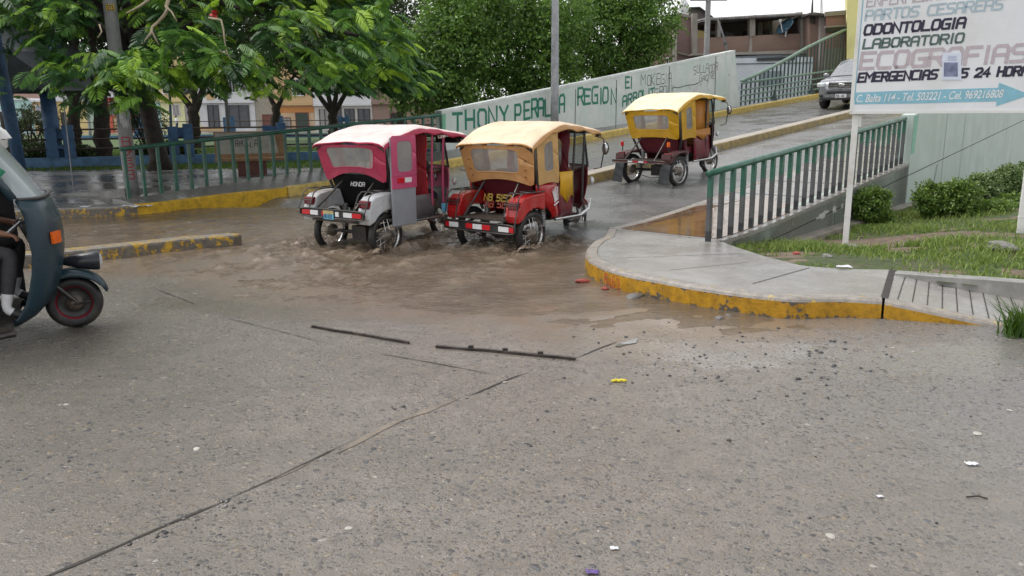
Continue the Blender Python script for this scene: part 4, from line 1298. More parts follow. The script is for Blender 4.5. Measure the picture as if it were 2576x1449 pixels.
# ================================================================ POLES
def zp(x, y): return ((x / 2.4156) / 1.59, (300 + y / 2.4156) / 1.59)
pb = at(335, 502, 0.05); ptp = aty(275, 0, pb.y - .05)
pd = (ptp - pb); ptop = pb + pd * 2.3
pole = thing('utility_pole', 'grey concrete utility pole with red painted letters and torn posters, leaning left', 'utility pole', pb)
b = MB(); rb_, rt_ = 0.135, 0.105
Np = 14
b.tube([pb + (ptop - pb) * (i / Np) for i in range(Np + 1)], [rb_ + (rt_ - rb_) * (i / Np) for i in range(Np + 1)], 24)
M['pole_conc'] = mat_conc("grey_pole_concrete", (0.24, 0.24, 0.245), 0.6, (0.36, 0.36, 0.37), False, 2.5)
under(b.build('shaft', M['pole_conc'], smooth=True), pole)
def on_pole(h, ang, ext=0.004):
    """a point on the shaft at height fraction h, ang from facing the camera"""
    c = pb + pd * h; r = rb_ + (rt_ - rb_) * (h / 2.3) + ext
    f = Vector((-c.x, -c.y, 0)).normalized(); s_ = Vector((-f.y, f.x, 0))
    return c + (f * math.cos(ang) + s_ * math.sin(ang)) * r
def pole_patch(mb, h0, h1, a0, a1, ext, mi=0, rag=0.0, n=8):
    rows = []
    for i in range(n + 1):
        a = a0 + (a1 - a0) * i / n
        rows.append([on_pole(h0 + rag * rng.uniform(-1, 1), a, ext), on_pole((h0 + h1) / 2, a, ext), on_pole(h1 + rag * rng.uniform(-1, 1), a, ext)])
    mb.grid(rows, mi)
def pole_glyph(mb, ch, hc, hh, aw, stroke):
    for k, st in enumerate(GL[ch]):
        pts = st
        pts = [(p[0] + (q[0] - p[0]) * i / 6, p[1] + (q[1] - p[1]) * i / 6) for p, q in zip(pts[:-1], pts[1:]) for i in range(6)] + [pts[-1]]
        for (p, q) in zip(pts[:-1], pts[1:]):
            def P3(u, v, ext): return on_pole(hc + (v - .5) * hh, (u - .5) * aw, ext)
            n = Vector((-(q[1] - p[1]) * hh * pd.length, (q[0] - p[0]) * aw * rb_)).normalized() * stroke
            du, dv = n.x / (aw * rb_), n.y / (hh * pd.length)
            e = 0.004 + .0007 * k + .0004 * rng.random()
            mb.add([P3(p[0] + du, p[1] + dv, e), P3(q[0] + du, q[1] + dv, e), P3(q[0] - du, q[1] - dv, e), P3(p[0] - du, p[1] - dv, e)], [(0, 1, 2, 3)])
hfrac = lambda py: (502 - py) / 502.0
b = MB()
for ch, py, hgt in (('B', 350, 22), ('Z', 383, 19), ('6', 407, 18), ('3', 435, 22)):
    pole_glyph(b, ch, hfrac(py), hgt / 502, 1.15, 0.011)
under(b.build('lettering', paint('pole_red', (0.42, 0.02, 0.03), 0.0)), pole)
b = MB()
pole_patch(b, hfrac(272), hfrac(232), -.9, .95, .005, 0, .012); pole_patch(b, hfrac(300), hfrac(268), -.55, .35, .0065, 1, .02)
pole_patch(b, hfrac(305), hfrac(255), -1.1, -.65, .005, 2, .02); pole_patch(b, hfrac(290), hfrac(262), .5, 1.0, .0055, 3, .015)
pole_patch(b, hfrac(256), hfrac(240), -.35, .5, .0075, 3, .006)
pole_patch(b, hfrac(312), hfrac(296), -.2, .7, .006, 1, .012)
under(b.build('torn_poster', [mat('poster_blue', (0.16, 0.28, 0.48), 0.6, 0, 0.6, 18, dirt=(0.55, 0.6, 0.65)), mat('poster_white', (0.55, 0.56, 0.57), 0.6, 0, 0.35, 14), mat('poster_grey', (0.22, 0.22, 0.23), 0.6, 0, 0.5, 14), mat('poster_pale', (0.35, 0.42, 0.50), 0.6, 0, 0.5, 14)]), pole)
b = MB(); pole_patch(b, hfrac(27), hfrac(12), -.62, .62, .006, 0)
under(b.build('number_plate', mat('plate_yellow', (0.55, 0.36, 0.05), 0.4)), pole)
b = MB()
for i, ch in enumerate('033'):
    for st in GL[ch]:
        for p, q in zip(st[:-1], st[1:]):
            f = lambda u, v, e: on_pole(hfrac(25.0) + v * 10.5 / 502, -.42 + (i + u * .7) * .30, e)
            n = Vector((-(q[1] - p[1]), (q[0] - p[0]) * .5)).normalized() * .12
            b.add([f(p[0] + n.x, p[1] + n.y, .0085), f(q[0] + n.x, q[1] + n.y, .0085), f(q[0] - n.x, q[1] - n.y, .0085), f(p[0] - n.x, p[1] - n.y, .0085)], [(0, 1, 2, 3)])
under(b.build('number', M['black']), pole)
g0_ = at(185, 476, .1); g1_ = aty(131, 0, g0_.y); g2_ = g0_ + (g1_ - g0_) * 1.7
gw = MB(); gw.tube([g0_, g2_], 0.013, 6)
tag(gw.build('guy_wire', mat('wire_grey', (0.25, 0.25, 0.26), 0.4, 0.6)), 'thin grey stay wire slanting up from the pavement left of the numbered pole', 'wire')

def post_pole(name, label, base, top, r0, r1, m_, n=12, cat='pole', extras=None):
    root = thing(name, label, cat, base)
    b = MB(); b.tube([base.lerp(top, i / 8) for i in range(9)], [r0 + (r1 - r0) * i / 8 for i in range(9)], n)
    under(b.build('shaft', m_, smooth=True), root)
    if extras: extras(root)
    return root
s_lp = None
for s in np.arange(4, 20, 0.05):
    p = ramp(s, O_LR - .32); q = p.x / p.y
    r_ = ray(1393, 320)
    if q > r_.x / r_.y: s_lp = s; break
lb = ramp(s_lp, O_LR - .32, sw_z(s_lp) - .02); lt = aty(1397, 0, lb.y); 
ltop = lb + (lt - lb) * (9.0 / (lt.z - lb.z))
def lamp_ex(root):
    b = MB(); e = ltop - Vector((0, 0, .3))
    b.tube([e, e + Vector((.4, -.9, .35)), e + Vector((.6, -1.7, .4))], .05, 8)
    under(b.build('arm', M['pole_lamp'], smooth=True), root)
    b = MB(); b.sphere(e + Vector((.7, -2.1, .38)), .45, 12, 6, 0, (.35, 1, .28))
    under(b.build('lamp_head', M['pole_lamp'], smooth=True), root)
    b = MB(); b.lathe([(.18, 0), (.17, .25), (.12, .3)], lb, (0, 0, 1), 12)
    under(b.build('base_collar', M['pole_lamp'], smooth=True), root)
M['pole_lamp'] = mat('pole_lamp', (0.33, 0.34, 0.36), 0.45, 0.2, 0.3, 5, dirt=(0.2, 0.2, 0.21))
post_pole('street_lamp', 'tall grey metal street lamp standing in front of the white graffiti wall', lb, ltop, .125, .085, M['pole_lamp'], 8, 'street lamp', lamp_ex)
ub = aty(1778, 160, 41); ub.z = 0; ut = aty(1784, -60, 41)
def up_ex(root):
    b = MB()
    for dz in (.25, 1.1):
        b.box((ut.x, ut.y - .1, ut.z - dz), (1.8, .1, .1))
    under(b.build('crossarm', M['pole_conc']), root)
post_pole('utility_pole', 'smooth grey utility pole in front of the brown unfinished building', ub, ut, .17, .12, M['pole_conc'], 12, 'utility pole', up_ex)
kb = aty(576, 342, 40); kb.z = .1
def park_ex(root):
    b = MB(); b.sphere(Vector((kb.x, kb.y, 5.3)), .22, 12, 8); under(b.build('globe', M['sign_white'], smooth=True), root)
post_pole('park_lamp', 'slim dark grey park lamp post in front of the white house', kb, Vector((kb.x, kb.y, 5.1)), .10, .06, M['post_grey'], 10, 'lamp post', park_ex)
kb2 = aty(429, 340, 38); kb2.z = .1
post_pole('park_post', 'blue based brown park post in front of the yellow house', kb2, aty(425, 190, 38), .075, .055, mat('post_blue_brown', (0.07, 0.10, 0.17), 0.5, 0, 0.4, 2, dirt=(0.10, 0.065, 0.045), dirt_amt=.8), 8)
kb3 = aty(222, 300, 60); kb3.z = .1
post_pole('park_post', 'thin pale street post seen between the dark tree trunks', kb3, aty(214, 195, 60), .11, .08, M['pole_lamp'], 8)

# ================================================================ BLUE PARK FENCE
M['blue'] = mat('blue_paint', (0.045, 0.115, 0.235), 0.6, 0, 0.35, 5, dirt=(0.045, 0.07, 0.12), bmp=.2)
M['blue_wall'] = mat('blue_wall_paint', (0.085, 0.185, 0.33), 0.65, 0, 0.35, 4, dirt=(0.05, 0.08, 0.12), bmp=.2)
M['dark_rail'] = mat('dark_rail', (0.045, 0.028, 0.022), 0.55, 0, 0.3, 6)
fA, fB = at(60, 428, .08), at(770, 408, .08)
fd = (fB - fA).normalized(); fa = math.atan2(fd.y, fd.x); frot = Matrix.Rotation(fa, 3, 'Z')
fs, fe = fA - fd * 6, fB + fd * 5
def fence(name, label, p0, p1, post_at, hp, wallh, rail_z):
    d = (p1 - p0); L = d.length; d.normalize(); a = math.atan2(d.y, d.x); rt = Matrix.Rotation(a, 3, 'Z'); nn = Vector((-d.y, d.x, 0))
    root = thing(name, label, 'fence', p0)
    b = MB(); c = (p0 + p1) / 2
    b.box((c.x, c.y, p0.z + wallh / 2), (L, .22, wallh), rt)
    under(b.build('base_wall', M['blue_wall']), root)
    for z in rail_z:
        b = MB(); b.tube([p0 + nn * .0 + Vector((0, 0, z)), p1 + Vector((0, 0, z))], .032, 6)
        under(b.build('rail', M['dark_rail']), root)
    for t_ in post_at:
        q = p0 + d * t_
        b = MB()
        # H shaped concrete post: two shoulders, a cross piece and a recessed foot
        for sx, hh in ((-.30, hp - .08), (.16, hp)):
            m = q + d * sx
            b.box((m.x, m.y, p0.z + wallh + (hh - wallh) / 2), (.30, .30, hh - wallh), rt)
        m = q - d * .07
        b.box((m.x, m.y, p0.z + wallh + .33), (.17, .24, .12), rt)
        b.box((m.x, m.y, p0.z + wallh + .85 * (hp - wallh) - .12), (.17, .16, .30), rt)
        under(b.build('post', M['blue']), root)
    return root
post_px = [165, 466, 700, 905]
def t_of(px):
    r = ray(px, 400); n2 = Vector((-fd.y, fd.x))
    P = Vector((r.x, r.y)) * (n2.dot(Vector((fs.x, fs.y))) / n2.dot(Vector((r.x, r.y))))
    return (P - Vector((fs.x, fs.y))).dot(Vector((fd.x, fd.y)))
fence('park_fence', 'blue park fence of H shaped posts with three dark rails, near the pavement', fs, fe, [t_of(165) - 3.4] + [t_of(p) for p in post_px], 1.36, .36, (.62, .92, 1.22))
ga, gb2 = at(200, 332.0, .1), at(1000, 329.0, .1)
ga, gb2 = aty(200, 300, 56), aty(1000, 300, 58); ga.z = gb2.z = .1
fence('park_fence', 'far blue park fence with dark rails in front of the row of houses', ga, gb2, [(aty(p, 300, 56.5) - ga).length for p in (345, 571, 692, 860)], 1.55, .3, (.75, 1.2))

# pavilion: blue leaning columns and a dark sagging canopy
pv = thing('park_pavilion', 'blue branching pavilion columns under a dark sagging canopy at the left edge', 'pavilion', aty(60, 400, 26.5))
def ycol(px, pyb, Yd, spread, hfork, htop, rr):
    base = aty(px, pyb, Yd); base.z = .1
    b = MB()
    fk = base + Vector((0, 0, hfork))
    b.tube([base, fk], [rr, rr * .85], 8)
    for sx in spread:
        b.tube([fk - Vector((0, 0, .25)), fk + Vector((sx * .55, 0, (htop - hfork) * .5)), fk + Vector((sx, .1, htop - hfork))], [rr * .8, rr * .62, rr * .5], 8)
    under(b.build('column', M['blue'], smooth=True), pv)
ycol(140, 400, 25.8, (-.75, .45), 2.45, 3.9, .26)
b = MB()
base = aty(52, 420, 22.6); base.z = .08; tp_ = aty(2, 180, 22.6)
b.tube([base, base.lerp(tp_, .5), tp_, tp_ + (tp_ - base) * .5], [.15, .17, .18, .17], 10)
under(b.build('column', M['blue'], smooth=True), pv)
b = MB()
cpx = [(-150, 60, 24), (20, 128, 24), (90, 178, 24.5), (152, 222, 25.2)]
up = [aty(*c) for c in cpx]
lowp = [aty(-150, 235, 24), aty(20, 236, 24), aty(90, 222, 24.5), aty(156, 228, 25.2)]
rows = []
for u_, l_ in zip(up, lowp):
    rows.append([u_, u_ + Vector((0, 4.5, .3)), l_ + Vector((0, 4.5, .1)), l_, u_])
for k in range(4): b.grid([[r[k] for r in rows], [r[k + 1] for r in rows]])
b.add(rows[-1][:4], [(0, 1, 2, 3)]); b.add(rows[0][:4], [(3, 2, 1, 0)])
under(b.build('canopy', mat('canopy_dark', (0.055, 0.065, 0.072), 0.6, 0, 0.4, 1.5)), pv)

# bench
bc = at(636, 441, .075)
bn = thing('park_bench', 'concrete park bench with a pale slanted back and black scribble', 'bench', bc, fa)
BW = 1.9
def rbox(mb, lo, hi, mi=0): mb.bbox(lo, hi, mi)
M['bench_wood'] = mat('bench_brown', (0.30, 0.175, 0.085), 0.6, 0, 0.3, 7, dirt=(0.2, 0.13, 0.08))
M['bench_pale'] = mat('bench_pale', (0.40, 0.39, 0.35), 0.6, 0, 0.2, 6, dirt=(0.28, 0.26, 0.22))
b = MB(); b.box((0, 0, .44), (BW, .5, .09)); b.build('seat', M['bench_wood'], bn, bevel=.015)
b = MB(); b.box((0, -.02, .2), (.75, .34, .40)); b.build('pedestal', mat('bench_red', (0.14, 0.055, 0.045), 0.7), bn)
tilt = Matrix.Rotation(R(-14), 3, 'X')
b = MB(); b.box((0, .26, .82), (BW * .98, .08, .74), tilt); bk = b.build('backrest', M['bench_wood'], bn, bevel=.01)
b = MB(); 
c0 = Vector((0, .26, .82)); ux_, uy_, un_ = Vector((1, 0, 0)), tilt @ Vector((0, 0, 1)), tilt @ Vector((0, -1, 0))
b.plate([(-.86, -.25), (.74, -.25), (.66, .33), (-.90, .33)], c0 + un_ * .041, ux_, uy_, un_, .004)
b.build('painted_panel', M['bench_pale'], bk)
b = MB()
write(b, 'APOLLAN', c0 + un_ * .047 + ux_ * -.4 + uy_ * -.05, ux_, uy_, un_, .15, .075, .03, .018, 0, .1, .15, 5)
write(b, 'TELI', c0 + un_ * .047 + ux_ * -.25 + uy_ * .16, ux_, uy_, un_, .07, .06, .03, .014, 0, .1, .2, 6)
b.build('scribble', M['graf_black'], bk)

# ================================================================ HOUSES ALONG THE FAR STREET
def flat(name, c, **k): return mat(name, c, k.pop('rough', .75), 0, k.pop('var', .12), k.pop('scale', .8), dirt=k.pop('dirt', tuple(x * .7 for x in c)), dirt_amt=.4)
dark_shut = mat('shutter_grey', (0.085, 0.088, 0.10), .5, 0, .3, 3)
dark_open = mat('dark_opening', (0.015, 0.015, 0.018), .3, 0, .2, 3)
brown_wd = mat('brown_door', (0.16, 0.055, 0.035), .5, 0, .3, 4)
HG = 'houses along the far side of the park'
def house(label, x0, x1, ytop, mlow, mup=None, yfl=None, Y=88.0, feats=(), depth=7.0, roof=None, yb=330, cat='house', name='terraced_house', group=HG):
    A, B_ = aty(x0, 300, Y), aty(x1, 300, Y)
    z1 = aty((x0 + x1) / 2, ytop, Y).z; z0 = -0.2
    root = thing(name, label, cat, ((A.x + B_.x) / 2, Y, 0), 0, group)
    cx = (A.x + B_.x) / 2
    zf = aty((x0 + x1) / 2, yfl, Y).z if yfl else z1
    b = MB(); b.bbox((A.x - cx, 0, z0), (B_.x - cx - .03, depth, zf)); b.build('wall', mlow, root)
    if mup:
        b = MB(); b.bbox((A.x - cx, -.35, zf + .16), (B_.x - cx - .03, depth, z1)); b.build('upper_wall', mup, root)
        b = MB(); b.bbox((A.x - cx - .05, -.45, zf), (B_.x - cx, depth, zf + .15)); b.build('ledge', mup, root)
    b = MB(); b.bbox((A.x - cx - .1, -.5 if mup else -.25, z1), (B_.x - cx + .02, depth + .2, z1 + .18)); b.build('roof', roof or M['kerb_conc'], root)
    for f in feats:
        kind, xa, ya, xb, yb_, m_ = f[:6]
        yy = -.38 if (mup and zf and aty(xa, (ya + yb_) / 2, Y).z > zf) else 0
        P, Q = aty(xa, yb_, Y), aty(xb, ya, Y)
        lo = [P.x - cx, yy - .06, max(0.02, P.z)]; hi = [Q.x - cx, yy + .1, Q.z]
        b = MB()
        if kind == 'window':
            for l_, h_ in (((lo[0] - .08, lo[1] - .03, lo[2] - .08), (lo[0], hi[1], hi[2] + .08)), ((hi[0], lo[1] - .03, lo[2] - .08), (hi[0] + .08, hi[1], hi[2] + .08)),
                           ((lo[0], lo[1] - .03, hi[2]), (hi[0], hi[1], hi[2] + .08)), ((lo[0], lo[1] - .03, lo[2] - .08), (hi[0], hi[1], lo[2]))):
                b.bbox(l_, h_)
            fr = b.build('window', f[6] if len(f) > 6 else M['sign_white'], root)
            b = MB(); b.bbox(lo, hi); b.build('pane', m_, fr)
            b = MB()
            nb = max(2, int((hi[0] - lo[0]) / .3))
            for k in range(1, nb):
                x = lo[0] + (hi[0] - lo[0]) * k / nb; b.bbox((x - .015, lo[1] - .06, lo[2]), (x + .015, lo[1] - .03, hi[2]))
            b.build('bars', f[6] if len(f) > 6 else M['sign_white'], fr)
        elif kind == 'shutter':
            b.bbox(lo, hi); sh = b.build('shutter', m_, root)
            b = MB(); nb = max(2, round((hi[0] - lo[0]) / .9))
            for k in range(nb + 1):
                x = lo[0] + (hi[0] - lo[0]) * k / nb; b.bbox((x - .04, lo[1] - .05, lo[2]), (x + .04, lo[1], hi[2]))
            b.build('slat', M['post_dark'], sh)
        elif kind == 'garage':
            b.bbox(lo, hi); g = b.build('garage_door', f[6], root)
            b = MB(); nb = 12
            for k in range(nb):
                z = lo[2] + (hi[2] - lo[2]) * (k + .25) / nb; b.bbox((lo[0], lo[1] - .04, z), (hi[0], lo[1], z + (hi[2] - lo[2]) / nb * .5))
            b.build('slat', m_, g)
        elif kind == 'panel':
            b.bbox((lo[0], lo[1] + .02, lo[2]), (hi[0], hi[1], hi[2])); b.build('wall_panel', m_, root)
        else:
            b.bbox(lo, hi); d_ = b.build('door', m_, root)
            b = MB()
            for l_, h_ in (((lo[0] - .1, lo[1] - .04, lo[2]), (lo[0], hi[1], hi[2] + .1)), ((hi[0], lo[1] - .04, lo[2]), (hi[0] + .1, hi[1], hi[2] + .1)), ((lo[0], lo[1] - .04, hi[2]), (hi[0], hi[1], hi[2] + .1))):
                b.bbox(l_, h_)
            b.build('frame', f[6] if len(f) > 6 else brown_wd, d_)
    return root
wht = flat('house_white', (0.62, 0.62, 0.64)); aqua = flat('house_aqua', (0.42, 0.62, 0.60)); oran = flat('house_orange', (0.54, 0.37, 0.20)); cream = flat('house_cream', (0.66, 0.52, 0.24))
yel = flat('house_yellow', (0.64, 0.53, 0.27)); pyel = flat('house_pale_yellow', (0.72, 0.70, 0.42)); red = flat('house_red', (0.55, 0.12, 0.07)); stone = mat_brick('house_stone', (0.42, 0.37, 0.30), (0.36, 0.33, 0.27), (0.30, 0.27, 0.23), 1.2)
brwn = flat('house_brown', (0.23, 0.165, 0.13)); brick = mat_brick('house_brick', (0.34, 0.20, 0.15), (0.29, 0.17, 0.125), (0.26, 0.22, 0.2), 4); wroof = flat('house_roof_white', (0.72, 0.73, 0.75)); gry = flat('house_grey', (0.30, 0.29, 0.28)); maroon = flat('house_maroon', (0.22, 0.03, 0.05))
house('aqua one-storey house with a dark doorway, leftmost of the row', -60, 86, 252, aqua, feats=[('door', 61, 276, 77, 330, dark_open, aqua), ('window', 2, 280, 34, 310, dark_open)], roof=wroof)
house('one-storey house with an orange frame round a wide barred window', 86, 150, 256, oran, feats=[('window', 97, 266, 131, 308, mat('curtain_grey', (0.34, 0.36, 0.42), .4), wht)], roof=wroof)
house('cream house with a white upper wall seen between the dark trunks', 150, 240, 205, cream, wht, 255, feats=[('door', 158, 282, 167, 330, dark_open, cream), ('door', 228, 273, 238, 330, mat('pale_green_door', (.4, .5, .4), .5), cream)], roof=wroof)
house('white house with a narrow front beside the red garage', 240, 274, 200, wht, wht, 250, feats=[('window', 250, 268, 262, 300, gry)])
house('red house with a black and white slatted garage door', 274, 337, 200, red, wht, 245, feats=[('panel', 276, 246, 335, 257, maroon), ('garage', 278, 257, 334, 290, mat('slat_black', (.03, .03, .035), .5), wht), ('door', 290, 296, 312, 330, oran)])
house('white stone house with an arched brown door and a brown upper floor', 337, 403, 190, flat('house_pale_stone', (0.58, 0.62, 0.60)), brwn, 238, feats=[('door', 342, 258, 358, 318, mat('arch_door', (.09, .06, .055), .5)), ('panel', 404 - 20, 256, 402, 330, aqua)])
house('tall yellow house with a barred ground floor window', 403, 504, 120, pyel, yel, 256, feats=[('window', 437, 264, 450, 290, gry, wht), ('window', 415, 200, 432, 235, dark_open), ('door', 470, 266, 484, 330, gry, pyel), ('shutter', 462, 180, 490, 235, dark_shut)])
house('white house with tall grey folding doors', 504, 644, 140, wht, wht, 259, feats=[('shutter', 527, 264, 549, 322, dark_shut), ('shutter', 580, 264, 625, 320, dark_shut), ('panel', 523, 233, 541, 251, oran), ('window', 560, 190, 600, 232, dark_open), ('panel', 504, 318, 560, 330, oran)])
house('bare stone block house with a small red brown door', 644, 693, 235, stone, feats=[('door', 665, 290, 683, 330, brown_wd)])
house('orange house with a dark doorway and a barred window', 693, 792, 150, flat('house_peach', (0.56, 0.41, 0.27)), oran, 265, feats=[('window', 715, 297, 730, 325, gry, brown_wd), ('door', 748, 285, 774, 330, mat('green_dark_door', (.03, .05, .04), .3), brown_wd), ('panel', 700, 268, 790, 284, flat('house_burnt', (.55, .24, .08))), ('window', 740, 200, 765, 240, dark_open)])
house('white house with three dark grey shutters, right of the orange house', 792, 938, 150, flat('house_warm_white', (0.6, 0.57, 0.54)), wht, 266, feats=[('shutter', 806, 274, 830, 320, gry), ('shutter', 838, 270, 858, 318, dark_shut), ('shutter', 869, 273, 891, 312, dark_shut), ('shutter', 902, 273, 930, 312, dark_shut), ('window', 850, 195, 890, 235, dark_open)])
house('bare brick house half hidden behind the leafy trees', 938, 1090, 160, brick, brick, 262, feats=[('door', 985, 285, 1003, 330, dark_open), ('window', 960, 190, 990, 225, dark_open)])
house('unfinished pink brick building with columns rising behind the one-storey houses', -40, 250, 135, flat('house_pink', (0.42, 0.27, 0.23)), brick, 190, Y=104, feats=[('window', 92, 150, 112, 180, dark_open), ('window', 170, 200, 192, 228, dark_open)], name='brick_building', cat='building')

# ================================================================ BUILDINGS RIGHT OF THE WALL
def zq(x, y): return (1660.4 + x / 5.12, y / 5.12)
brown_r = mat_brick('render_brown', (0.25, 0.155, 0.12), (0.22, 0.14, 0.11), (0.21, 0.15, 0.125), 2.5)
M['grey_conc_b'] = mat_conc('building_concrete', (0.25, 0.225, 0.20), .8, (0.17, 0.15, 0.135), False, .4)
redbrick = mat_brick('red_brick_far', (0.30, 0.13, 0.10), (0.26, 0.11, 0.085), (0.24, 0.2, 0.19), 3)
def block(mb, pts, Y0, Y1, mi=0, oblique=False):
    """upright slab whose front outline (sight points) stands at depth Y0 and reaches back to Y1"""
    F = [aty(x, y, Y0) for x, y in pts]; n = len(F)
    Bk = [Vector((p.x * (Y1 / Y0 if oblique else 1), p.y + (Y1 - Y0), p.z)) for p in F]
    mb.add(F + Bk, [tuple(range(n)), tuple(range(2 * n - 1, n - 1, -1))] + [(i, n + i, n + (i + 1) % n, (i + 1) % n) for i in range(n)], mi)
YB = 46.0
gz = 330
bld = thing('brick_building', 'unfinished brown two-storey building with an open upper floor under a tin roof', 'building', aty(1890, 290, YB))
b = MB(); block(b, [zq(470, gz * 5), zq(1920, gz * 5), zq(1920, 690), zq(470, 745)], YB, YB + 9); under(b.build('ground_floor_wall', flat('shop_white', (0.55, 0.60, 0.66))), bld)
b = MB(); block(b, [zq(400, 715), zq(1920, 690), zq(1920, 640), zq(420, 690)], YB - .5, YB + 1); under(b.build('floor_beam', M['grey_conc_b']), bld)
b = MB(); block(b, [zq(470, 712), zq(1812, 670), zq(1812, 432), zq(470, 492)], YB, YB + .3); under(b.build('parapet', brown_r), bld)
b = MB(); block(b, [zq(470, 492), zq(1920, 430), zq(1920, 446), zq(470, 506)], YB + .3, YB + 9); under(b.build('floor_slab', M['grey_conc_b']), bld)
for xa, xb, y0, y1, nm in ((1155, 1226, 462, 240, 0), (1808, 1930, 690, 178, 0), (420, 482, 700, 170, 1), (740, 782, 480, 262, 1)):
    b = MB(); block(b, [zq(xa, y0), zq(xb, y0), zq(xb, y1), zq(xa, y1)], YB - .06, YB + .4); under(b.build('column', M['grey_conc_b']), bld)
b = MB(); block(b, [zq(1130, 700), zq(1185, 695), zq(1190, 560), zq(1170, 460), zq(1150, 560)], YB - .05, YB); under(b.build('cement_patch', M['kerb_conc']), bld)
b = MB(); block(b, [zq(470, 492), zq(1812, 432), zq(1812, 200), zq(780, 258), zq(780, 330), zq(470, 330)], YB + 5, YB + 5.3); under(b.build('back_wall', flat('backwall_olive', (0.17, 0.16, 0.135))), bld)
b = MB(); block(b, [zq(482, 262), zq(580, 262), zq(580, 330), zq(490, 330)], YB + 4.6, YB + 4.9); under(b.build('inner_wall', redbrick), bld); b = MB(); block(b, [zq(655, 310), zq(738, 310), zq(738, 395), zq(655, 400)], YB + 4.6, YB + 4.9); under(b.build('inner_wall', redbrick), bld)
b = MB(); block(b, [zq(475, 492), zq(590, 488), zq(590, 405), zq(480, 385)], YB + 1.0, YB + 1.3); under(b.build('panel', cream), bld)
b = MB(); block(b, [zq(655, 440), zq(735, 436), zq(735, 398), zq(655, 402)], YB + 4.5, YB + 4.58); under(b.build('panel', wht), bld)
b = MB()
for q in ([(812, 468), (955, 462), (955, 412), (812, 414)], [(1092, 462), (1150, 460), (1150, 400), (1092, 402)], [(1230, 458), (1262, 456), (1262, 392), (1230, 394)], [(1330, 452), (1420, 448), (1420, 290), (1330, 292)]):
    block(b, [zq(*p) for p in q], YB + 4.7, YB + 5.0)
under(b.build('opening', dark_open), bld)
b = MB(); block(b, [zq(1268, 458), zq(1320, 456), zq(1320, 280), zq(1268, 282)], YB + 3, YB + 3.3); under(b.build('inner_column', flat('inner_plaster', (0.33, 0.31, 0.24))), bld); b = MB(); block(b, [zq(1425, 452), zq(1448, 450), zq(1448, 270), zq(1425, 270)], YB + 3, YB + 3.2); under(b.build('inner_column', flat('inner_plaster', (0.33, 0.31, 0.24))), bld)
b = MB()                                                     # tin roof, corrugated front edge
nseg_ = 110
fr, bk_ = [], []
for i in range(nseg_ + 1):
    t_ = i / nseg_
    x = 575 + (1825 - 575) * t_; y = 262 + (192 - 262) * t_
    p = aty(*zq(x, y), YB - .5); p.z += .04 * (1 if i % 2 else -1)
    fr.append(p); bk_.append(Vector((p.x, p.y + 6.5, p.z + .35)))
b.grid([fr, bk_]); b.grid([[Vector((p.x, p.y, p.z + .09)) for p in fr], [Vector((p.x, p.y, p.z + .09)) for p in bk_]], flip=True)
b.grid([fr, [Vector((p.x, p.y, p.z + .09)) for p in fr]], flip=True)
under(b.build('tin_roof', mat('tin_roof', (0.20, 0.19, 0.185), .6, .3, .4, 2)), bld)
b = MB(); block(b, [zq(1030, 245), zq(1210, 232), zq(1430, 215), zq(1430, 190), zq(1208, 192), zq(1200, 210), zq(1030, 220)], YB + 2, YB + 4)
block(b, [zq(1750, 190), zq(1835, 186), zq(1835, 155), zq(1750, 160)], YB + 2, YB + 4); under(b.build('roof_block', M['grey_conc_b']), bld)
lb2 = thing('brick_building', 'brown rendered brick house end between the leafy tree and the open building', 'building', aty(1715, 290, YB + .5))
b = MB(); block(b, [zq(205, gz * 5), zq(470, gz * 5), zq(470, 215), zq(440, 205), zq(240, 168), zq(205, 390)], YB + .5, YB + 8); under(b.build('wall', mat_brick('render_mauve', (0.27, 0.18, 0.165), (0.25, 0.165, 0.15), (0.24, 0.17, 0.155), 2.5)), lb2)
b = MB(); block(b, [zq(225, 690), zq(400, 730), zq(400, 705), zq(225, 668)], YB + .3, YB + .5); under(b.build('cornice', M['grey_conc_b']), lb2); b = MB(); block(b, [zq(240, 200), zq(470, 250), zq(470, 212), zq(240, 165)], YB + .38, YB + .5); under(b.build('cornice', M['grey_conc_b']), lb2)
lb3 = thing('brick_building', 'light brown brick house with a small window behind the leafy tree', 'building', aty(1670, 290, YB))
b = MB(); block(b, [zq(-260, gz * 5), zq(205, gz * 5), zq(205, 330), zq(-260, 420)], YB - .4, YB + 8); under(b.build('wall', mat_brick('brick_tan', (0.33, 0.225, 0.165), (0.30, 0.20, 0.15), (0.28, 0.22, 0.19), 3)), lb3)
b = MB(); block(b, [zq(78, 830), zq(112, 830), zq(112, 740), zq(78, 744)], YB - .45, YB - .41); wn = under(b.build('window', M['sign_white']), lb3)
b = MB(); block(b, [zq(84, 824), zq(106, 824), zq(106, 748), zq(84, 752)], YB - .47, YB - .455); pn = b.build('pane', dark_open); pn.parent = wn
for x in (172, 198):
    b = MB(); b.tube([aty(*zq(x - 4, 1200), YB - .55), aty(*zq(x + 6, 380), YB - .55)], .07, 8); under(b.build('drain_pipe', M['kerb_conc'], smooth=True), lb3)
gb = thing('house_gable', 'dark grey gabled house behind the open building', 'building', aty(1775, 290, 58))
b = MB(); block(b, [zq(360, gz * 5), zq(760, gz * 5), zq(700, 258), zq(600, 165), zq(510, 96), zq(370, 100)], 58, 64); under(b.build('wall', flat('gable_grey', (0.115, 0.105, 0.105))), gb)
b = MB(); block(b, [zq(380, 100), zq(510, 96), zq(640, 190), zq(760, 290), zq(760, 280), zq(640, 178), zq(512, 84), zq(380, 90)], 57.6, 64.2); under(b.build('roof', M['post_grey']), gb)
tk = thing('water_tank', 'white round water tank on a rooftop beside the leafy tree', 'water tank', aty(1722, 100, 56))
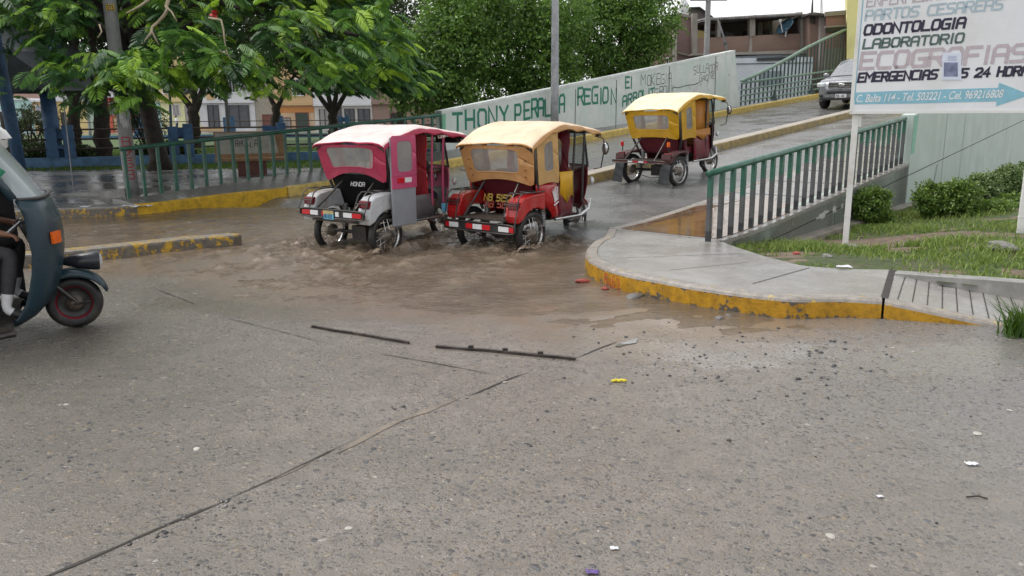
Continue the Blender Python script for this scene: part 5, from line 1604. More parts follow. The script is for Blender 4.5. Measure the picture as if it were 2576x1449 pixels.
tc_ = aty(*zq(300, 180), 56); tr_ = (aty(*zq(368, 100), 56) - aty(*zq(232, 100), 56)).length / 2
zt_ = aty(*zq(300, 28), 56).z
b = MB(); b.lathe([(tr_ * .98, tc_.z - .6), (tr_, zt_ - .5), (tr_ * .9, zt_ - .12), (tr_ * .45, zt_ + .12), (0.02, zt_ + .18)], (tc_.x, 56, 0), (0, 0, 1), 28); under(b.build('tank', wht, smooth=True), tk)
b = MB(); b.box((tc_.x - .2, 56.5, (tc_.z - .6) / 2), (tr_ * 2.2, 2.5, tc_.z - .6)); under(b.build('stand', M['grey_conc_b']), tk)
rb2 = thing('brick_building', 'red brick house with a grey concrete frame left of the yellow building', 'building', aty(2100, 290, 44))
b = MB(); block(b, [zq(2135, gz * 5), zq(2395, gz * 5), zq(2395, 150), zq(2135, 170)], 44, 52, 0, True); under(b.build('wall', redbrick), rb2)
b = MB()
for q in ([(2130, 210), (2400, 190), (2400, 130), (2130, 152)], [(2130, 360), (2400, 340), (2400, 318), (2130, 335)]): block(b, [zq(*p) for p in q], 43.85, 44.0)
under(b.build('concrete_band', M['grey_conc_b']), rb2)
b = MB(); block(b, [zq(2140, 420), zq(2390, 410), zq(2390, 345), zq(2140, 362)], 43.9, 44.0); under(b.build('opening', dark_open), rb2)
b = MB(); block(b, [zq(2120, 1300), zq(2390, 1300), zq(2390, 600), zq(2120, 640)], 43.88, 44.0); under(b.build('lower_wall', flat('lower_grey', (0.20, 0.20, 0.17))), rb2)
sh = thing('rooftop_shed', 'small patched brick shed with a tin lid on the open building roof end', 'shed', aty(2050, 200, 45))
b = MB(); block(b, [zq(1925, gz * 5), zq(2140, gz * 5), zq(2135, 215), zq(1925, 180)], 45, 50); under(b.build('wall', brown_r), sh)
b = MB(); block(b, [zq(1935, 290), zq(2000, 310), zq(2000, 185), zq(1935, 180)], 44.9, 45); under(b.build('opening', dark_open), sh)
b = MB(); block(b, [zq(2060, 1000), zq(2135, 1000), zq(2130, 205), zq(2065, 215)], 44.7, 45); under(b.build('column', flat('shed_plaster', (0.36, 0.32, 0.29))), sh)
b = MB(); block(b, [zq(1925, 190), zq(2185, 208), zq(2110, 172), zq(1990, 158), zq(1925, 165)], 44.3, 49); under(b.build('roof', mat('tin_dark', (0.10, 0.095, 0.09), .6, .2, .4, 2)), sh)
yb_ = thing('yellow_building', 'tall pale yellow building behind the sign', 'building', aty(2200, 290, 42))
b = MB(); block(b, [zq(2392, gz * 5), (2700, gz), (2700, -140), zq(2415, -500)], 42, 54, 0, True); under(b.build('wall', flat('pale_yellow_wall', (0.74, 0.70, 0.30))), yb_)
b = MB(); block(b, [(2260, 120), (2330, 120), (2330, 40), (2260, 40)], 41.9, 42); under(b.build('window', dark_open), yb_)
# white shop wall with a blue shutter behind the arched railing
sw = thing('shop_front', 'white ground floor shop wall with a grey roller shutter behind the arched railing', 'shop', aty(1950, 290, 43))
b = MB(); block(b, [(1840, 330), (2045, 330), (2045, 143), (1840, 147)], 43.0, 45.2); under(b.build('wall', flat('shop_wall', (0.56, 0.61, 0.66))), sw)
b = MB(); block(b, [(1912, 216), (1968, 214), (1968, 178), (1912, 180)], 42.9, 43); under(b.build('shutter', flat('shop_shutter', (0.23, 0.28, 0.31))), sw)
b = MB(); block(b, [(1840, 160), (2045, 157), (2045, 158.5), (1840, 161.5)], 42.95, 43); block(b, [(1905, 153), (2000, 150), (2000, 142), (1905, 146)], 42.9, 43); under(b.build('trim', M['post_dark']), sw)
# satellite dish on the parapet, air conditioner, antennas
ds = thing('satellite_dish', 'blue grey satellite dish standing on the open upper floor', 'satellite dish', aty(*zq(1615, 445), YB + .1))
dc = aty(*zq(1622, 350), YB - .2); dn = Vector((-.75, -.35, .62)).normalized()
b = MB(); b.lathe([(0.01, 0), (.2, .03), (.38, .10), (.52, .2), (.52, .215), (.36, .115), (.01, .02)], dc - dn * .1, dn, 24); under(b.build('dish', mat('dish_blue', (0.075, 0.15, 0.21), .4, 0, .15, 3), smooth=True), ds)
b = MB(); b.tube([dc - dn * .08, Vector((dc.x + .03, dc.y + .1, aty(*zq(1615, 450), YB).z - .1))], .05, 8); under(b.build('mast', wht), ds)
b = MB(); b.tube([dc + Vector((-.2, -.1, -.3)), dc + dn * .55], .025, 6); b.sphere(dc + dn * .55, .09, 8, 6); under(b.build('feed_arm', wht), ds)
ac = MB(); block(ac, [zq(1700, 430), zq(1785, 426), zq(1785, 362), zq(1700, 366)], YB + 4, YB + 4.6)
aco = thing('air_conditioner', 'pale window air conditioner in the back wall behind the satellite dish', 'air conditioner', aty(*zq(1742, 400), YB + 4.2))
under(ac.build('casing', flat('ac_beige', (0.42, 0.40, 0.35))), aco)
ac = MB(); block(ac, [zq(1712, 420), zq(1770, 417), zq(1770, 374), zq(1712, 377)], YB + 3.95, YB + 3.99); under(ac.build('grille', dark_shut), aco)
for x, y0, y1, rr, nm in ((1958, 180, -60, .045, 'tall dark rooftop mast beside the patched shed'),):
    b = MB(); b.tube([aty(*zq(x, y0), 45.5), aty(*zq(x + 4, 60), 45.5), aty(*zq(x + 12, y1), 45.5)], [.07, .05, .02], 8)
    tag(b.build('antenna_mast', M['post_dark']), nm, 'mast')
b = MB()
for dx in (-10, 10):
    b.tube([aty(*zq(2080 + dx, 200), 60), aty(*zq(2080 + dx * .6, -40), 60)], .03, 5)
for k in range(6):
    y = 160 - k * 32; b.tube([aty(*zq(2070, y), 60), aty(*zq(2090, y - 16), 60)], .02, 5)
tag(b.build('lattice_antenna', M['pole_lamp']), 'faint lattice radio antenna above the roofs left of the sign', 'antenna')
b = MB(); b.tube([aty(*zq(748, 262), 44), aty(*zq(800, 410), 43.5), aty(*zq(868, 640), 43)], .05, 6); b.tube([aty(*zq(838, 545), 43.2), aty(*zq(850, 580), 43.2)], .11, 8)
tag(b.build('stay_rod', M['post_grey']), 'dark slanting stay rod in front of the brown parapet', 'rod')

# ================================================================ TREES AND SHRUBS
def kites(C, Dv, Nv, L, W):
    """leaf kites: centre base C, along Dv, normal Nv, arrays"""
    S = np.cross(Dv, Nv); S /= (np.linalg.norm(S, axis=1, keepdims=True) + 1e-9)
    n = len(C); L = np.asarray(L)[:, None]; W = np.asarray(W)[:, None]
    V = np.stack([C, C + Dv * L * .45 + S * W * .5, C + Dv * L, C + Dv * L * .45 - S * W * .5], 1)
    return V.reshape(-1, 3), (np.arange(n)[:, None] * 4 + np.arange(4)[None])
def unit(a): return a / (np.linalg.norm(a, axis=1, keepdims=True) + 1e-9)
def leaf_cloud(ells, n_clump, per, clump_r, L, W, shell=0.55, droop=0.3, up=0.5, floor=None, seed=0):
    """leaves in clumps spread through a few ellipsoids (c, radii)"""
    g = np.random.default_rng(seed)
    vol = np.array([e[1][0] * e[1][1] * e[1][2] for e in ells]) ** 0.75; vol = vol / vol.sum()
    Cs, Ds = [], []
    for (c, r), v in zip(ells, vol):
        k = max(3, int(n_clump * v))
        d = unit(g.normal(size=(k, 3)))
        rad = shell + (1.06 - shell) * g.random(k) ** 0.6
        rad *= 1 + .16 * fbm(d[:, 0] * 2.3, d[:, 1] * 2.3, d[:, 2] * 2.3, seed, 3)
        P = np.array(c) + d * rad[:, None] * np.array(r)
        if floor is not None:
            kp = P[:, 2] > floor; P, d = P[kp], d[kp]
        Cs.append(P); Ds.append(d)
    Cs, Ds = np.concatenate(Cs), np.concatenate(Ds)
    nC = len(Cs)
    sz = clump_r * g.uniform(.6, 1.4, nC)
    idx = np.repeat(np.arange(nC), per)
    off = g.normal(size=(len(idx), 3)) * sz[idx][:, None] * np.array([.6, .6, .42])
    P = Cs[idx] + off
    D = unit(g.normal(size=P.shape) + Ds[idx] * .7 + np.array([0, 0, -droop]))
    Nn = unit(g.normal(size=P.shape) * .7 + np.array([0, 0, up]) + Ds[idx] * .5)
    return kites(P, D, Nn, L * g.uniform(.7, 1.3, len(P)), W * g.uniform(.7, 1.3, len(P)))
M['bark'] = mat('bark', (0.035, 0.027, 0.021), 0.9, 0, 0.5, 7, bmp=0.8)
M['bark_pale'] = mat('bark_pale', (0.30, 0.245, 0.165), 0.8, 0, 0.4, 5, bmp=0.5, dirt=(0.14, 0.12, 0.08))
M['leaf_dark'] = mat_leaf("dark_tree_leaf", [(0.1, (0.010, 0.018, 0.008)), (0.6, (0.022, 0.042, 0.012)), (0.95, (0.045, 0.08, 0.02))], 0.5, 0.15)
M['leaf_mid'] = mat_leaf("leafy_tree_leaf", [(0.15, (0.034, 0.075, 0.02)), (0.45, (0.075, 0.155, 0.035)), (0.7, (0.15, 0.27, 0.055)), (0.92, (0.28, 0.45, 0.09))], 0.42, 0.36)
M['leaf_bush'] = mat_leaf("shrub_leaf", [(0.15, (0.04, 0.08, 0.022)), (0.5, (0.11, 0.19, 0.04)), (0.8, (0.22, 0.32, 0.065)), (0.96, (0.22, 0.32, 0.08))], 0.35, 0.25)
M['leaf_varieg'] = mat_leaf("variegated_leaf", [(0.15, (0.055, 0.095, 0.032)), (0.5, (0.13, 0.20, 0.07)), (0.75, (0.26, 0.33, 0.15)), (0.92, (0.42, 0.46, 0.28))], 0.4, 0.25)
def tree(name, label, base, trunks, ells, n_clump, per, clump_r, L, W, leafm, barkm=None, shell=.5, seed=0, group=None, floor=None, up=.5):
    root = thing(name, label, 'tree', base, 0, group)
    b = MB()
    for pts, rs in trunks:
        # wander a little between the given joints
        P, Rr = [], []
        pts = [Vector(p) for p in pts]
        for i in range(len(pts) - 1):
            for k in range(4):
                t_ = k / 4; p = pts[i].lerp(pts[i + 1], t_)
                j = rs[i] * .25
                P.append(p + Vector((rng.uniform(-j, j), rng.uniform(-j, j), 0)) * (0 if (i == 0 and k == 0) else 1)); Rr.append(rs[i] + (rs[i + 1] - rs[i]) * t_)
        P.append(pts[-1]); Rr.append(rs[-1])
        b.tube(P, Rr, 9)
    under(b.build('trunk', barkm or M['bark'], smooth=True), root)
    V, Fq = leaf_cloud(ells, n_clump, per, clump_r, L, W, shell, seed=seed, floor=floor, up=up)
    under(np_mesh('crown', V, Fq, leafm), root)
    return root
def limbs(top, targets, r0):
    out = []
    for t_ in targets:
        t_ = Vector(t_); top = Vector(top)
        mid = top.lerp(t_, .5) + Vector((0, 0, .25))
        out.append(([top - Vector((0, 0, .3)), mid, t_], [r0 * .62, r0 * .4, r0 * .15]))
    return out
GT = 'dark park trees'
# dark trees of the park
def dark_tree(label, px, Y, forks, cz, rad, thick, n, seed, lean=0, pyf=190):
    base = aty(px, 345, Y); base.z = 0.08
    fk = aty(px + lean, pyf, Y); 
    tr = [([base - Vector((0, 0, .1)), base + Vector((0, 0, .35)), base.lerp(fk, .5), fk], [thick * 1.7, thick * 1.1, thick, thick * .9])]
    tg = []
    for dx, dy, dz in forks: tg.append(fk + Vector((dx, dy, dz)))
    tr += limbs(fk, tg, thick)
    c = Vector((fk.x, fk.y, cz))
    ells = [((c.x, c.y, c.z), rad)]
    for q in tg[:3]:
        ells.append(((q.x, q.y, max(q.z, cz - .8)), (rad[0] * .6, rad[1] * .6, rad[2] * .6)))
    return tree('dark_tree', label, base, tr, ells, n, 34, .42, .2, .11, M['leaf_dark'], seed=seed, group=GT)
dark_tree('dark tree with a forked trunk at the left behind the blue pavilion', 186, 33, [(-1.4, 0, 1.8), (1.3, .3, 1.9), (.2, 1, 2)], 6.6, (4.3, 3.2, 2.4), .24, 380, 1, -2, 240)
dark_tree('dark thick straight trunk tree with flared roots beside the numbered pole', 256, 28, [(-1.4, .3, 2.2), (1.5, .6, 2.3), (.2, -.6, 2.5)], 6.6, (4.0, 3.0, 2.3), .26, 360, 2, -8, 210)
dark_tree('dark tree with a wide forked trunk in front of the yellow house', 487, 40, [(-2.2, 0, 2.7), (1.6, .4, 2.6), (.3, .8, 3)], 7.2, (5.0, 3.5, 2.6), .28, 420, 3, 0, 270)
dark_tree('dark low tree with several spreading limbs before the white shuttered house', 837, 45, [(-2.2, 0, 1.9), (-.7, .4, 2.2), (.7, .2, 2.2), (2.2, 0, 1.9)], 6.4, (4.8, 3.4, 2.5), .26, 430, 4, 0, 272)
dark_tree('dark tree standing behind the leaning blue column at the left edge', 15, 31, [(-1.2, 0, 2), (1.4, .4, 2.2)], 6.8, (4.3, 3.2, 2.6), .24, 380, 5, 0, 200)
dark_tree('dark tree filling the gap above the orange house', 690, 50, [(-1.8, 0, 2.2), (1.8, .2, 2.3)], 7.6, (5.6, 3.6, 3.2), .26, 460, 6, 6, 262)
dark_tree('dark tall tree behind the feathery tree at the middle of the park', 1010, 42, [(-1.8, 0, 2.2), (1.8, .2, 2.3)], 7.2, (5.4, 3.6, 3.8), .26, 520, 7, 0, 240)
# bright leafy trees behind the white wall
GL_ = 'bright leafy trees behind the white wall'
def leafy(label, px, Y, ells, n, seed):
    base = aty(px, 330, Y); base.z = 0
    top_ = Vector((base.x, base.y, 2.6))
    tg = [Vector((e[0][0], e[0][1], e[0][2])) for e in ells]
    tr = [([base, base + Vector((0, 0, 1.2)), top_], [.26, .2, .18])] + limbs(top_, tg, .18)
    return tree('leafy_tree', label, base, tr, ells, n, 42, .30, .135, .075, M['leaf_mid'], seed=seed, group=GL_, shell=.62, up=.9)
def el(px, py, Y, rx, ry, rz):
    p = aty(px, py, Y); return ((p.x, p.y, p.z), (rx, ry, rz))
leafy('bright green leafy tree left of the white wall top, above the start of the wall', 1130, 26.5, [el(1130, 120, 26.5, 1.35, 1.3, 1.3), el(1060, 205, 26, 1.15, 1.2, .95), el(1185, 40, 27, 1.4, 1.4, 1.2), el(1120, 235, 25.6, .9, .9, .6)], 560, 21)
leafy('bright green leafy tree in the middle of the row behind the wall', 1300, 28.5, [el(1300, 120, 28.5, 1.9, 1.6, 1.5), el(1250, 30, 29, 1.6, 1.5, 1.2), el(1370, 175, 28.3, 1.2, 1.3, .85), el(1210, 205, 28, 1.1, 1.1, .7), el(1380, 40, 29, 1.3, 1.4, 1.2)], 680, 22)
leafy('bright green leafy tree at the right end of the row, beside the brown house', 1545, 32, [el(1530, 90, 32, 2.0, 1.7, 1.7), el(1625, 50, 32.4, 1.35, 1.4, 1.1), el(1600, 118, 32, 1.2, 1.3, .75), el(1450, 140, 31.6, 1.4, 1.3, .9), el(1470, 20, 32.4, 1.7, 1.6, 1.2), el(1575, 0, 32.5, 1.5, 1.5, 1.0)], 800, 23)
# twiggy outer branch by the water tank
# ---- feathery tree (wide umbrella crown of fronds)
def mat_frond():
    m, t, b, out = new_mat("feathery_frond_leaf")
    at_ = t.nodes.new("ShaderNodeAttribute"); at_.attribute_name = 'tint'
    c = rampn(t, at_.outputs["Fac"], [(0.0, (0.018, 0.052, 0.02)), (0.35, (0.045, 0.12, 0.036)), (0.6, (0.10, 0.225, 0.044)), (0.8, (0.22, 0.40, 0.046)), (1.0, (0.36, 0.55, 0.05))])
    t.links.new(c, b.inputs["Base Color"]); b.inputs["Roughness"].default_value = .45; b.inputs["Specular IOR Level"].default_value = .3
    tr = t.nodes.new("ShaderNodeBsdfTranslucent"); t.links.new(c, tr.inputs[0])
    mx = t.nodes.new("ShaderNodeMixShader"); mx.inputs[0].default_value = .3
    t.links.new(b.outputs[0], mx.inputs[1]); t.links.new(tr.outputs[0], mx.inputs[2]); t.links.new(mx.outputs[0], out.inputs[0])
    return m
M['frond'] = mat_frond()
def fronds(Bp, D, tint, Lf, npair=11, seed=0, droop=.55):
    """bipinnate fronds: base points, directions; each pinna is a slim strip with toothed sides"""
    g = np.random.default_rng(seed)
    n = len(Bp); up = np.array([0, 0, 1.0])
    side = unit(np.cross(D, up) + 1e-6)
    roll = g.normal(size=n) * .4
    nrm = unit(np.cross(side, D))
    side, nrm = side * np.cos(roll)[:, None] + nrm * np.sin(roll)[:, None], nrm * np.cos(roll)[:, None] - side * np.sin(roll)[:, None]
    Vs, Ts = [], []
    for k in range(npair):
        t_ = (k + .8) / npair
        rp = Bp + D * (Lf * t_)[:, None] - up * (Lf * droop * t_ ** 2)[:, None]
        pl = Lf * .48 * math.sin(math.pi * (0.16 + .74 * t_)) ** .8
        dr = unit(D - up * (2 * droop * t_))
        for sg in (-1, 1):
            pd_ = unit(side * sg * 1.0 + dr * (.45 + .5 * t_) - up * .12 + g.normal(size=(n, 3)) * .07)
            wd = Lf * .034
            wv_ = unit(np.cross(pd_, nrm)) * wd[:, None]
            tip = rp + pd_ * pl[:, None] - up * (pl * .28)[:, None]
            m1 = rp + pd_ * (pl * .3)[:, None] - up * (pl * .03)[:, None]; m2 = rp + pd_ * (pl * .75)[:, None] - up * (pl * .15)[:, None]
            V = np.stack([rp, m1 + wv_, m2 + wv_ * .9, tip, m2 - wv_ * .9, m1 - wv_], 1)
            Vs.append(V); Ts.append(np.repeat((tint + g.normal(size=n) * .03)[:, None], 6, 1))
    V = np.stack(Vs, 1).reshape(-1, 3); T = np.stack(Ts, 1).reshape(-1)
    m_ = len(V) // 6
    b0 = np.arange(m_)[:, None] * 6
    Fq = np.concatenate([b0 + np.array([[0, 1, 2, 5]]), b0 + np.array([[5, 2, 3, 4]])])
    return V, Fq, T
ptr = thing('feathery_tree', 'wide feathery leaved tree with pale hanging branches and bright green frond tips', 'tree', aty(395, 345, 24.5))
pbz = aty(395, 345, 24.5); pbz.z = .08
DC = Vector((-9.2, 20.5, 0)); DR = Vector((7.2, 6.6, 0))
def dome_z(X, Y):
    r2_ = ((X - DC.x) / DR.x) ** 2 + ((Y - DC.y) / DR.y) ** 2
    return 6.9 - 4.7 * np.clip(r2_, 0, 1.2) ** 1.15 + .35 * fbm(X * .55, Y * .55, 0, 14, 3)
g = np.random.default_rng(5)
# clusters of fronds (twig ends) on the dome, denser towards the camera side
nc = 1300
th = g.uniform(0, 2 * np.pi, nc); rr = np.sqrt(g.random(nc)) * 1.02
cxs, cys = DC.x + DR.x * rr * np.cos(th), DC.y + DR.y * rr * np.sin(th)
extra = []
for px, py, Y in ((230, 150, 14.6), (300, 175, 13.9), (330, 190, 13.8), (275, 205, 14.1), (350, 160, 14.4), (290, 140, 14.3), (540, 160, 14.6), (590, 180, 14.6), (640, 200, 14.8), (620, 140, 14.8), (560, 205, 14.7), (760, 150, 15.6), (800, 190, 15.6), (850, 170, 16), (900, 205, 16.4), (960, 190, 17), (930, 150, 16.6), (110, 60, 15), (160, 40, 15), (470, 140, 14.6), (450, 90, 14.5), (1000, 60, 17.5), (1000, 120, 17.6), (985, 215, 17.2), (880, 40, 16.6), (820, 225, 16), (700, 215, 15.2), (480, 215, 14.8), (420, 190, 14.6), (740, 30, 15.6), (950, 20, 17), (690, 90, 15.2), (880, 110, 16.4), (400, 120, 15)):
    q = aty(px, py, Y); extra.append((q.x, q.y, q.z))
extra = np.array(extra)
cz_ = dome_z(cxs, cys) - g.random(nc) ** 2 * 1.3
front = (cys < DC.y + 2.5)
Cc = np.stack([cxs, cys, cz_], -1)[front]
Cc = np.concatenate([Cc, extra])
Bp, D, tint, Lf = [], [], [], []
for i, c in enumerate(Cc):
    ex = i >= len(Cc) - len(extra)
    k = g.integers(10, 17) if ex else g.integers(5, 10)
    outw = np.array([(c[0] - DC.x) / DR.x, (c[1] - DC.y) / DR.y, 0]); outw = outw / (np.linalg.norm(outw) + 1e-6)
    hl = g.normal() * .19
    for j in range(k):
        d = outw * .7 + g.normal(size=3) * np.array([.9, .9, .3]) + np.array([0, 0, .12])
        d = d / np.linalg.norm(d)
        Bp.append(c + g.normal(size=3) * .15); D.append(d); Lf.append(g.uniform(.26, .50))
        base_t = .40 + hl + (.12 if ex else 0) + g.normal() * .13 + (.36 if g.random() < .27 else 0)
        tint.append(np.clip(base_t, 0, 1))
Bp, D, tint, Lf = map(np.array, (Bp, D, tint, Lf))
tipz = Bp[:, 2] + D[:, 2] * Lf - .55 * Lf
lim = 1.7 + 34 / 2003 * Bp[:, 1] + .10 * g.random(len(Bp))
keep_ = (tipz > lim) | ((np.abs(Bp[:, 0] / Bp[:, 1] + .487) < .045) & (tipz > 1.68))
def off_pole(h):                                            # the numbered pole stands clear of the leaves above its posters
    t_ = (Bp[:, 2] - pb.z) / pd.z
    ax_, ay_ = pb.x + pd.x * t_, pb.y + pd.y * t_
    return (np.abs(Bp[:, 0] / Bp[:, 1] - ax_ / ay_) > .032) | (Bp[:, 1] > pb.y + .4) | (Bp[:, 2] < h)
keep_ &= off_pole(2.85)
Bp, D, tint, Lf = Bp[keep_], D[keep_], tint[keep_], Lf[keep_]
V, Fq, T = fronds(np.array(Bp), np.array(D), np.array(tint), np.array(Lf), 15, 3)
cr = np_mesh('crown', V, Fq, M['frond'])
a_ = cr.data.attributes.new('tint', 'FLOAT', 'POINT'); a_.data.foreach_set('value', np.clip(T, 0, 1).astype(np.float32))
under(cr, ptr)
b = MB()
fk = pbz + Vector((-.3, 0, 2.9))
b.tube([pbz - Vector((0, 0, .1)), pbz + Vector((0, 0, .4)), pbz.lerp(fk, .6), fk], [.42, .27, .24, .22], 10)
brs = []
for (px, py, Y) in ((100, 30, 16.5), (270, -20, 16), (420, -40, 15.5), (600, 20, 16), (780, 40, 16.5), (900, 90, 17), (-60, 60, 18)):
    e = aty(px, py, Y); m_ = fk.lerp(e, .5) + Vector((0, 0, 1.2)); brs.append((fk, m_, e))
    b.tube([fk - Vector((0, 0, .2)), fk.lerp(m_, .5) + Vector((0, 0, .2)), m_, m_.lerp(e, .5) + Vector((0, 0, .1)), e], [.17, .13, .10, .07, .035], 8)
under(b.build('trunk', M['bark'], smooth=True), ptr)
b = MB()
def pbranch(px_pts, Y0, Y1, r0, r1):
    n_ = len(px_pts); P = [aty(x, y, Y0 + (Y1 - Y0) * i / (n_ - 1)) for i, (x, y) in enumerate(px_pts)]
    b = MB(); b.tube(P, [r0 + (r1 - r0) * i / (n_ - 1) for i in range(n_)], 8)
    under(b.build('pale_branch', M['bark_pale'], smooth=True), ptr)
pbranch([(430, -40), (424, 0), (418, 16), (422, 22), (415, 36), (398, 56), (384, 67), (381, 78), (388, 92), (400, 113)], 15.0, 14.5, .038, .015)
pbranch([(381, 82), (362, 106), (348, 116)], 14.55, 14.4, .022, .012)
pbranch([(418, 18), (432, 30), (445, 54)], 14.9, 14.5, .022, .01)
pbranch([(400, -30), (372, 2), (345, 20), (318, 33)], 14.9, 14.5, .03, .014)
pbranch([(250, 62), (256, 80), (246, 95)], 14.6, 14.4, .015, .008)
pbranch([(525, 45), (556, 50), (562, 74), (566, 110), (572, 135), (580, 150)], 14.8, 14.5, .020, .010)
pbranch([(760, 50), (790, 62), (802, 95)], 15.6, 15.4, .018, .009)
pbranch([(548, 128), (570, 135)], 14.6, 14.5, .012, .008)
b = MB()
fp = aty(539, 36, 15.0)
for k in range(14):
    d = Vector((rng.uniform(-1, 1), rng.uniform(-1, 1), rng.uniform(-1, 1))).normalized()
    q = fp + d * .05; s_ = d.orthogonal().normalized() * .035
    b.add([fp, q + s_, fp + d * .10, q - s_], [(0, 1, 2, 3)])
under(b.build('flower', mat('red_flower', (0.42, 0.02, 0.02), .5)), ptr)

# ---- shrubs
def shrub(name, label, c, rads, n_clump, per, L, W, leafm, clump_r=.06, stems=5, seed=0, group=None, floor=None, shell=.55, cat='shrub'):
    root = thing(name, label, cat, (c[0], c[1], c[2]), 0, group)
    b = MB()
    for k in range(stems):
        a = rng.uniform(0, 6.28); r_ = rads[0] * .12
        p0 = Vector((math.cos(a) * r_, math.sin(a) * r_, -.03)); p1 = Vector((math.cos(a) * rads[0] * .45, math.sin(a) * rads[1] * .45, rads[2] * 1.15))
        b.tube([p0, p0.lerp(p1, .5) + Vector((rng.uniform(-.03, .03), rng.uniform(-.03, .03), 0)), p1], [.016, .012, .005], 6)
    b.build('stem', M['bark'], root)
    V, Fq = leaf_cloud([((0, 0, rads[2] * 1.15), rads)], n_clump, per, clump_r, L, W, shell, 0.1, .8, floor, seed)
    np_mesh('foliage', V, Fq, leafm, root)
    return root
def on_lawn(px, py):
    z = -.1
    for _ in range(4):
        p = at(px, py, z); z = float(lawn_z(np.array([p.x]), np.array([p.y]))[0])
    return Vector((p.x, p.y, z))
q = on_lawn(2186, 566)
shrub('round_shrub', 'round clipped green shrub just right of the left sign post', q, (.27, .26, .30), 300, 24, .05, .03, M['leaf_bush'], .05, 7, 31)
HS = 'clipped hedge shrubs along the green wall'
for i, (px, py, rx, rz, lf_, lab) in enumerate(((2345, 548, .33, .27, 'leaf_bush', 'first dark green hedge shrub along the wall with bare twigs at its left foot'),
        (2408, 545, .32, .28, 'leaf_bush', 'second green hedge shrub with yellowing leaves, pressed between its neighbours'), (2462, 522, .33, .28, 'leaf_varieg', 'hedge shrub with pale frosted leaf tips right of the yellowing one'),
        (2527, 500, .34, .29, 'leaf_varieg', 'pale variegated hedge shrub below the second wall joint'), (2592, 478, .37, .31, 'leaf_varieg', 'pale hedge shrub cut by the right edge of the photo'))):
    q = on_lawn(px, py)
    shrub('hedge_shrub', lab, q, (rx * .9, .28, rz), 240, 20, .055, .032, M[lf_], .06, 5, 40 + i, HS)
q = on_lawn(2480, 560)
for i, (px, py, r_, lab) in enumerate(((2500, 535, .30, 'low leafy weeds in front of the pale hedge shrubs'), (2222, 566, .13, 'small weed clump at the foot of the round shrub'), (2560, 520, .3, 'low weeds at the right edge of the lawn below the hedge'))):
    q = on_lawn(px, py)
    shrub('weed_clump', lab, q, (r_, r_ * .8, .09), 90, 12, .06, .03, M['leaf_bush'], .05, 2, 60 + i, None, cat='weeds')
# park hedges and young plants behind the fence
for i, (px, Y, rx, rz, lab) in enumerate(((120, 27, 1.5, .34, 'dark clipped hedge behind the fence under the pavilion'), (60, 28, 1.3, .36, 'dark hedge behind the leaning blue column'), (600 // 1 - 195, 29.5, 1.1, .32, 'dark low hedge behind the second blue fence post'))):
    q = aty(px, 345, Y)
    shrub('park_hedge', lab, (q.x, q.y, .05), (rx, .6, rz), 330, 26, .10, .055, M['leaf_dark'], .13, 4, 70 + i, 'dark hedges inside the park', cat='hedge')
for i, (px, Y, h, lab) in enumerate(((372, 30, 2.3, 'young dark shrub of thin upright stems right of the numbered pole'), (75, 34, 2.0, 'sparse dark shrub in front of the aqua house'), (110, 36, 1.9, 'sparse dark shrub in front of the orange framed window'))):
    q = aty(px, 345, Y)
    root = thing('young_shrub', lab, 'shrub', (q.x, q.y, .08))
    b = MB(); tips = []
    for k in range(7):
        e = Vector((rng.uniform(-.9, .9), rng.uniform(-.3, .3), h * rng.uniform(.7, 1.1)))
        b.tube([(0, 0, 0), e * .5 + Vector((0, 0, .1)), e], [.04, .025, .008], 6); tips.append(e)
    b.build('stem', M['bark'], root)
    V, Fq = leaf_cloud([((t_.x * .9, t_.y * .9, t_.z * .78), (.32, .3, .5)) for t_ in tips], 120, 16, .13, .16, .035, M and .2, .4, .3, None, 80 + i)
    np_mesh('foliage', V, Fq, M['leaf_dark'], root)
# grass tuft at the right end of the yellow kerb
q = at(2572, 842, 0.0)
nt_ = 260
tf = blades('grass_tuft', q.x + nr.normal(size=nt_) * .06, q.y + nr.normal(size=nt_) * .05, np.full(nt_, -.01), np.full(nt_, .26), .006, mat_leaf("tuft_leaf", [(0.1, (0.02, 0.05, 0.008)), (0.6, (0.05, 0.115, 0.015)), (0.95, (0.11, 0.18, 0.03))], .4, .3), 1.0)
tag(tf, 'dark green grass tuft growing at the end of the yellow kerb', 'grass tuft')

# ================================================================ VEHICLES
M['chrome'] = mat('chrome', (0.55, 0.55, 0.56), 0.2, 0.9, 0.15, 9, dirt=(0.2, 0.17, 0.13))
M['metal_dark'] = mat('dark_metal', (0.045, 0.043, 0.042), 0.4, 0.5, 0.4, 9, dirt=(0.12, 0.095, 0.07))
M['mud_metal'] = mat('muddy_metal', (0.20, 0.17, 0.14), 0.5, 0.3, 0.4, 12, dirt=(0.16, 0.12, 0.085))
M['tyre'] = mat('tyre_rubber', (0.016, 0.016, 0.017), 0.5, 0, 0.3, 14, dirt=(0.075, 0.06, 0.045), dirt_amt=.45)
M['plastic_win'] = mat_plastic_window()
M['glass'] = mat_glass("vehicle_glass")
M['refl_red'] = mat('reflector_red', (0.55, 0.012, 0.02), 0.25, 0, 0.1, 30)
M['refl_white'] = mat('reflector_white', (0.72, 0.72, 0.74), 0.25, 0, 0.08, 30)
M['tail_red'] = mat('tail_light_red', (0.16, 0.008, 0.014), 0.12, 0, 0.2, 20, spec=.8)
M['lamp_orange'] = mat('indicator_orange', (0.75, 0.13, 0.01), 0.2, 0, 0.15, 30)
M['lamp_glass'] = mat('lamp_glass', (0.65, 0.68, 0.7), 0.06, .3, 0.1, 5)
M['plate_blue'] = mat('plate_blue', (0.13, 0.40, 0.58), 0.4, 0, 0.1, 20)
M['plate_cream'] = mat('plate_cream', (0.45, 0.38, 0.17), 0.4, 0, 0.2, 20)
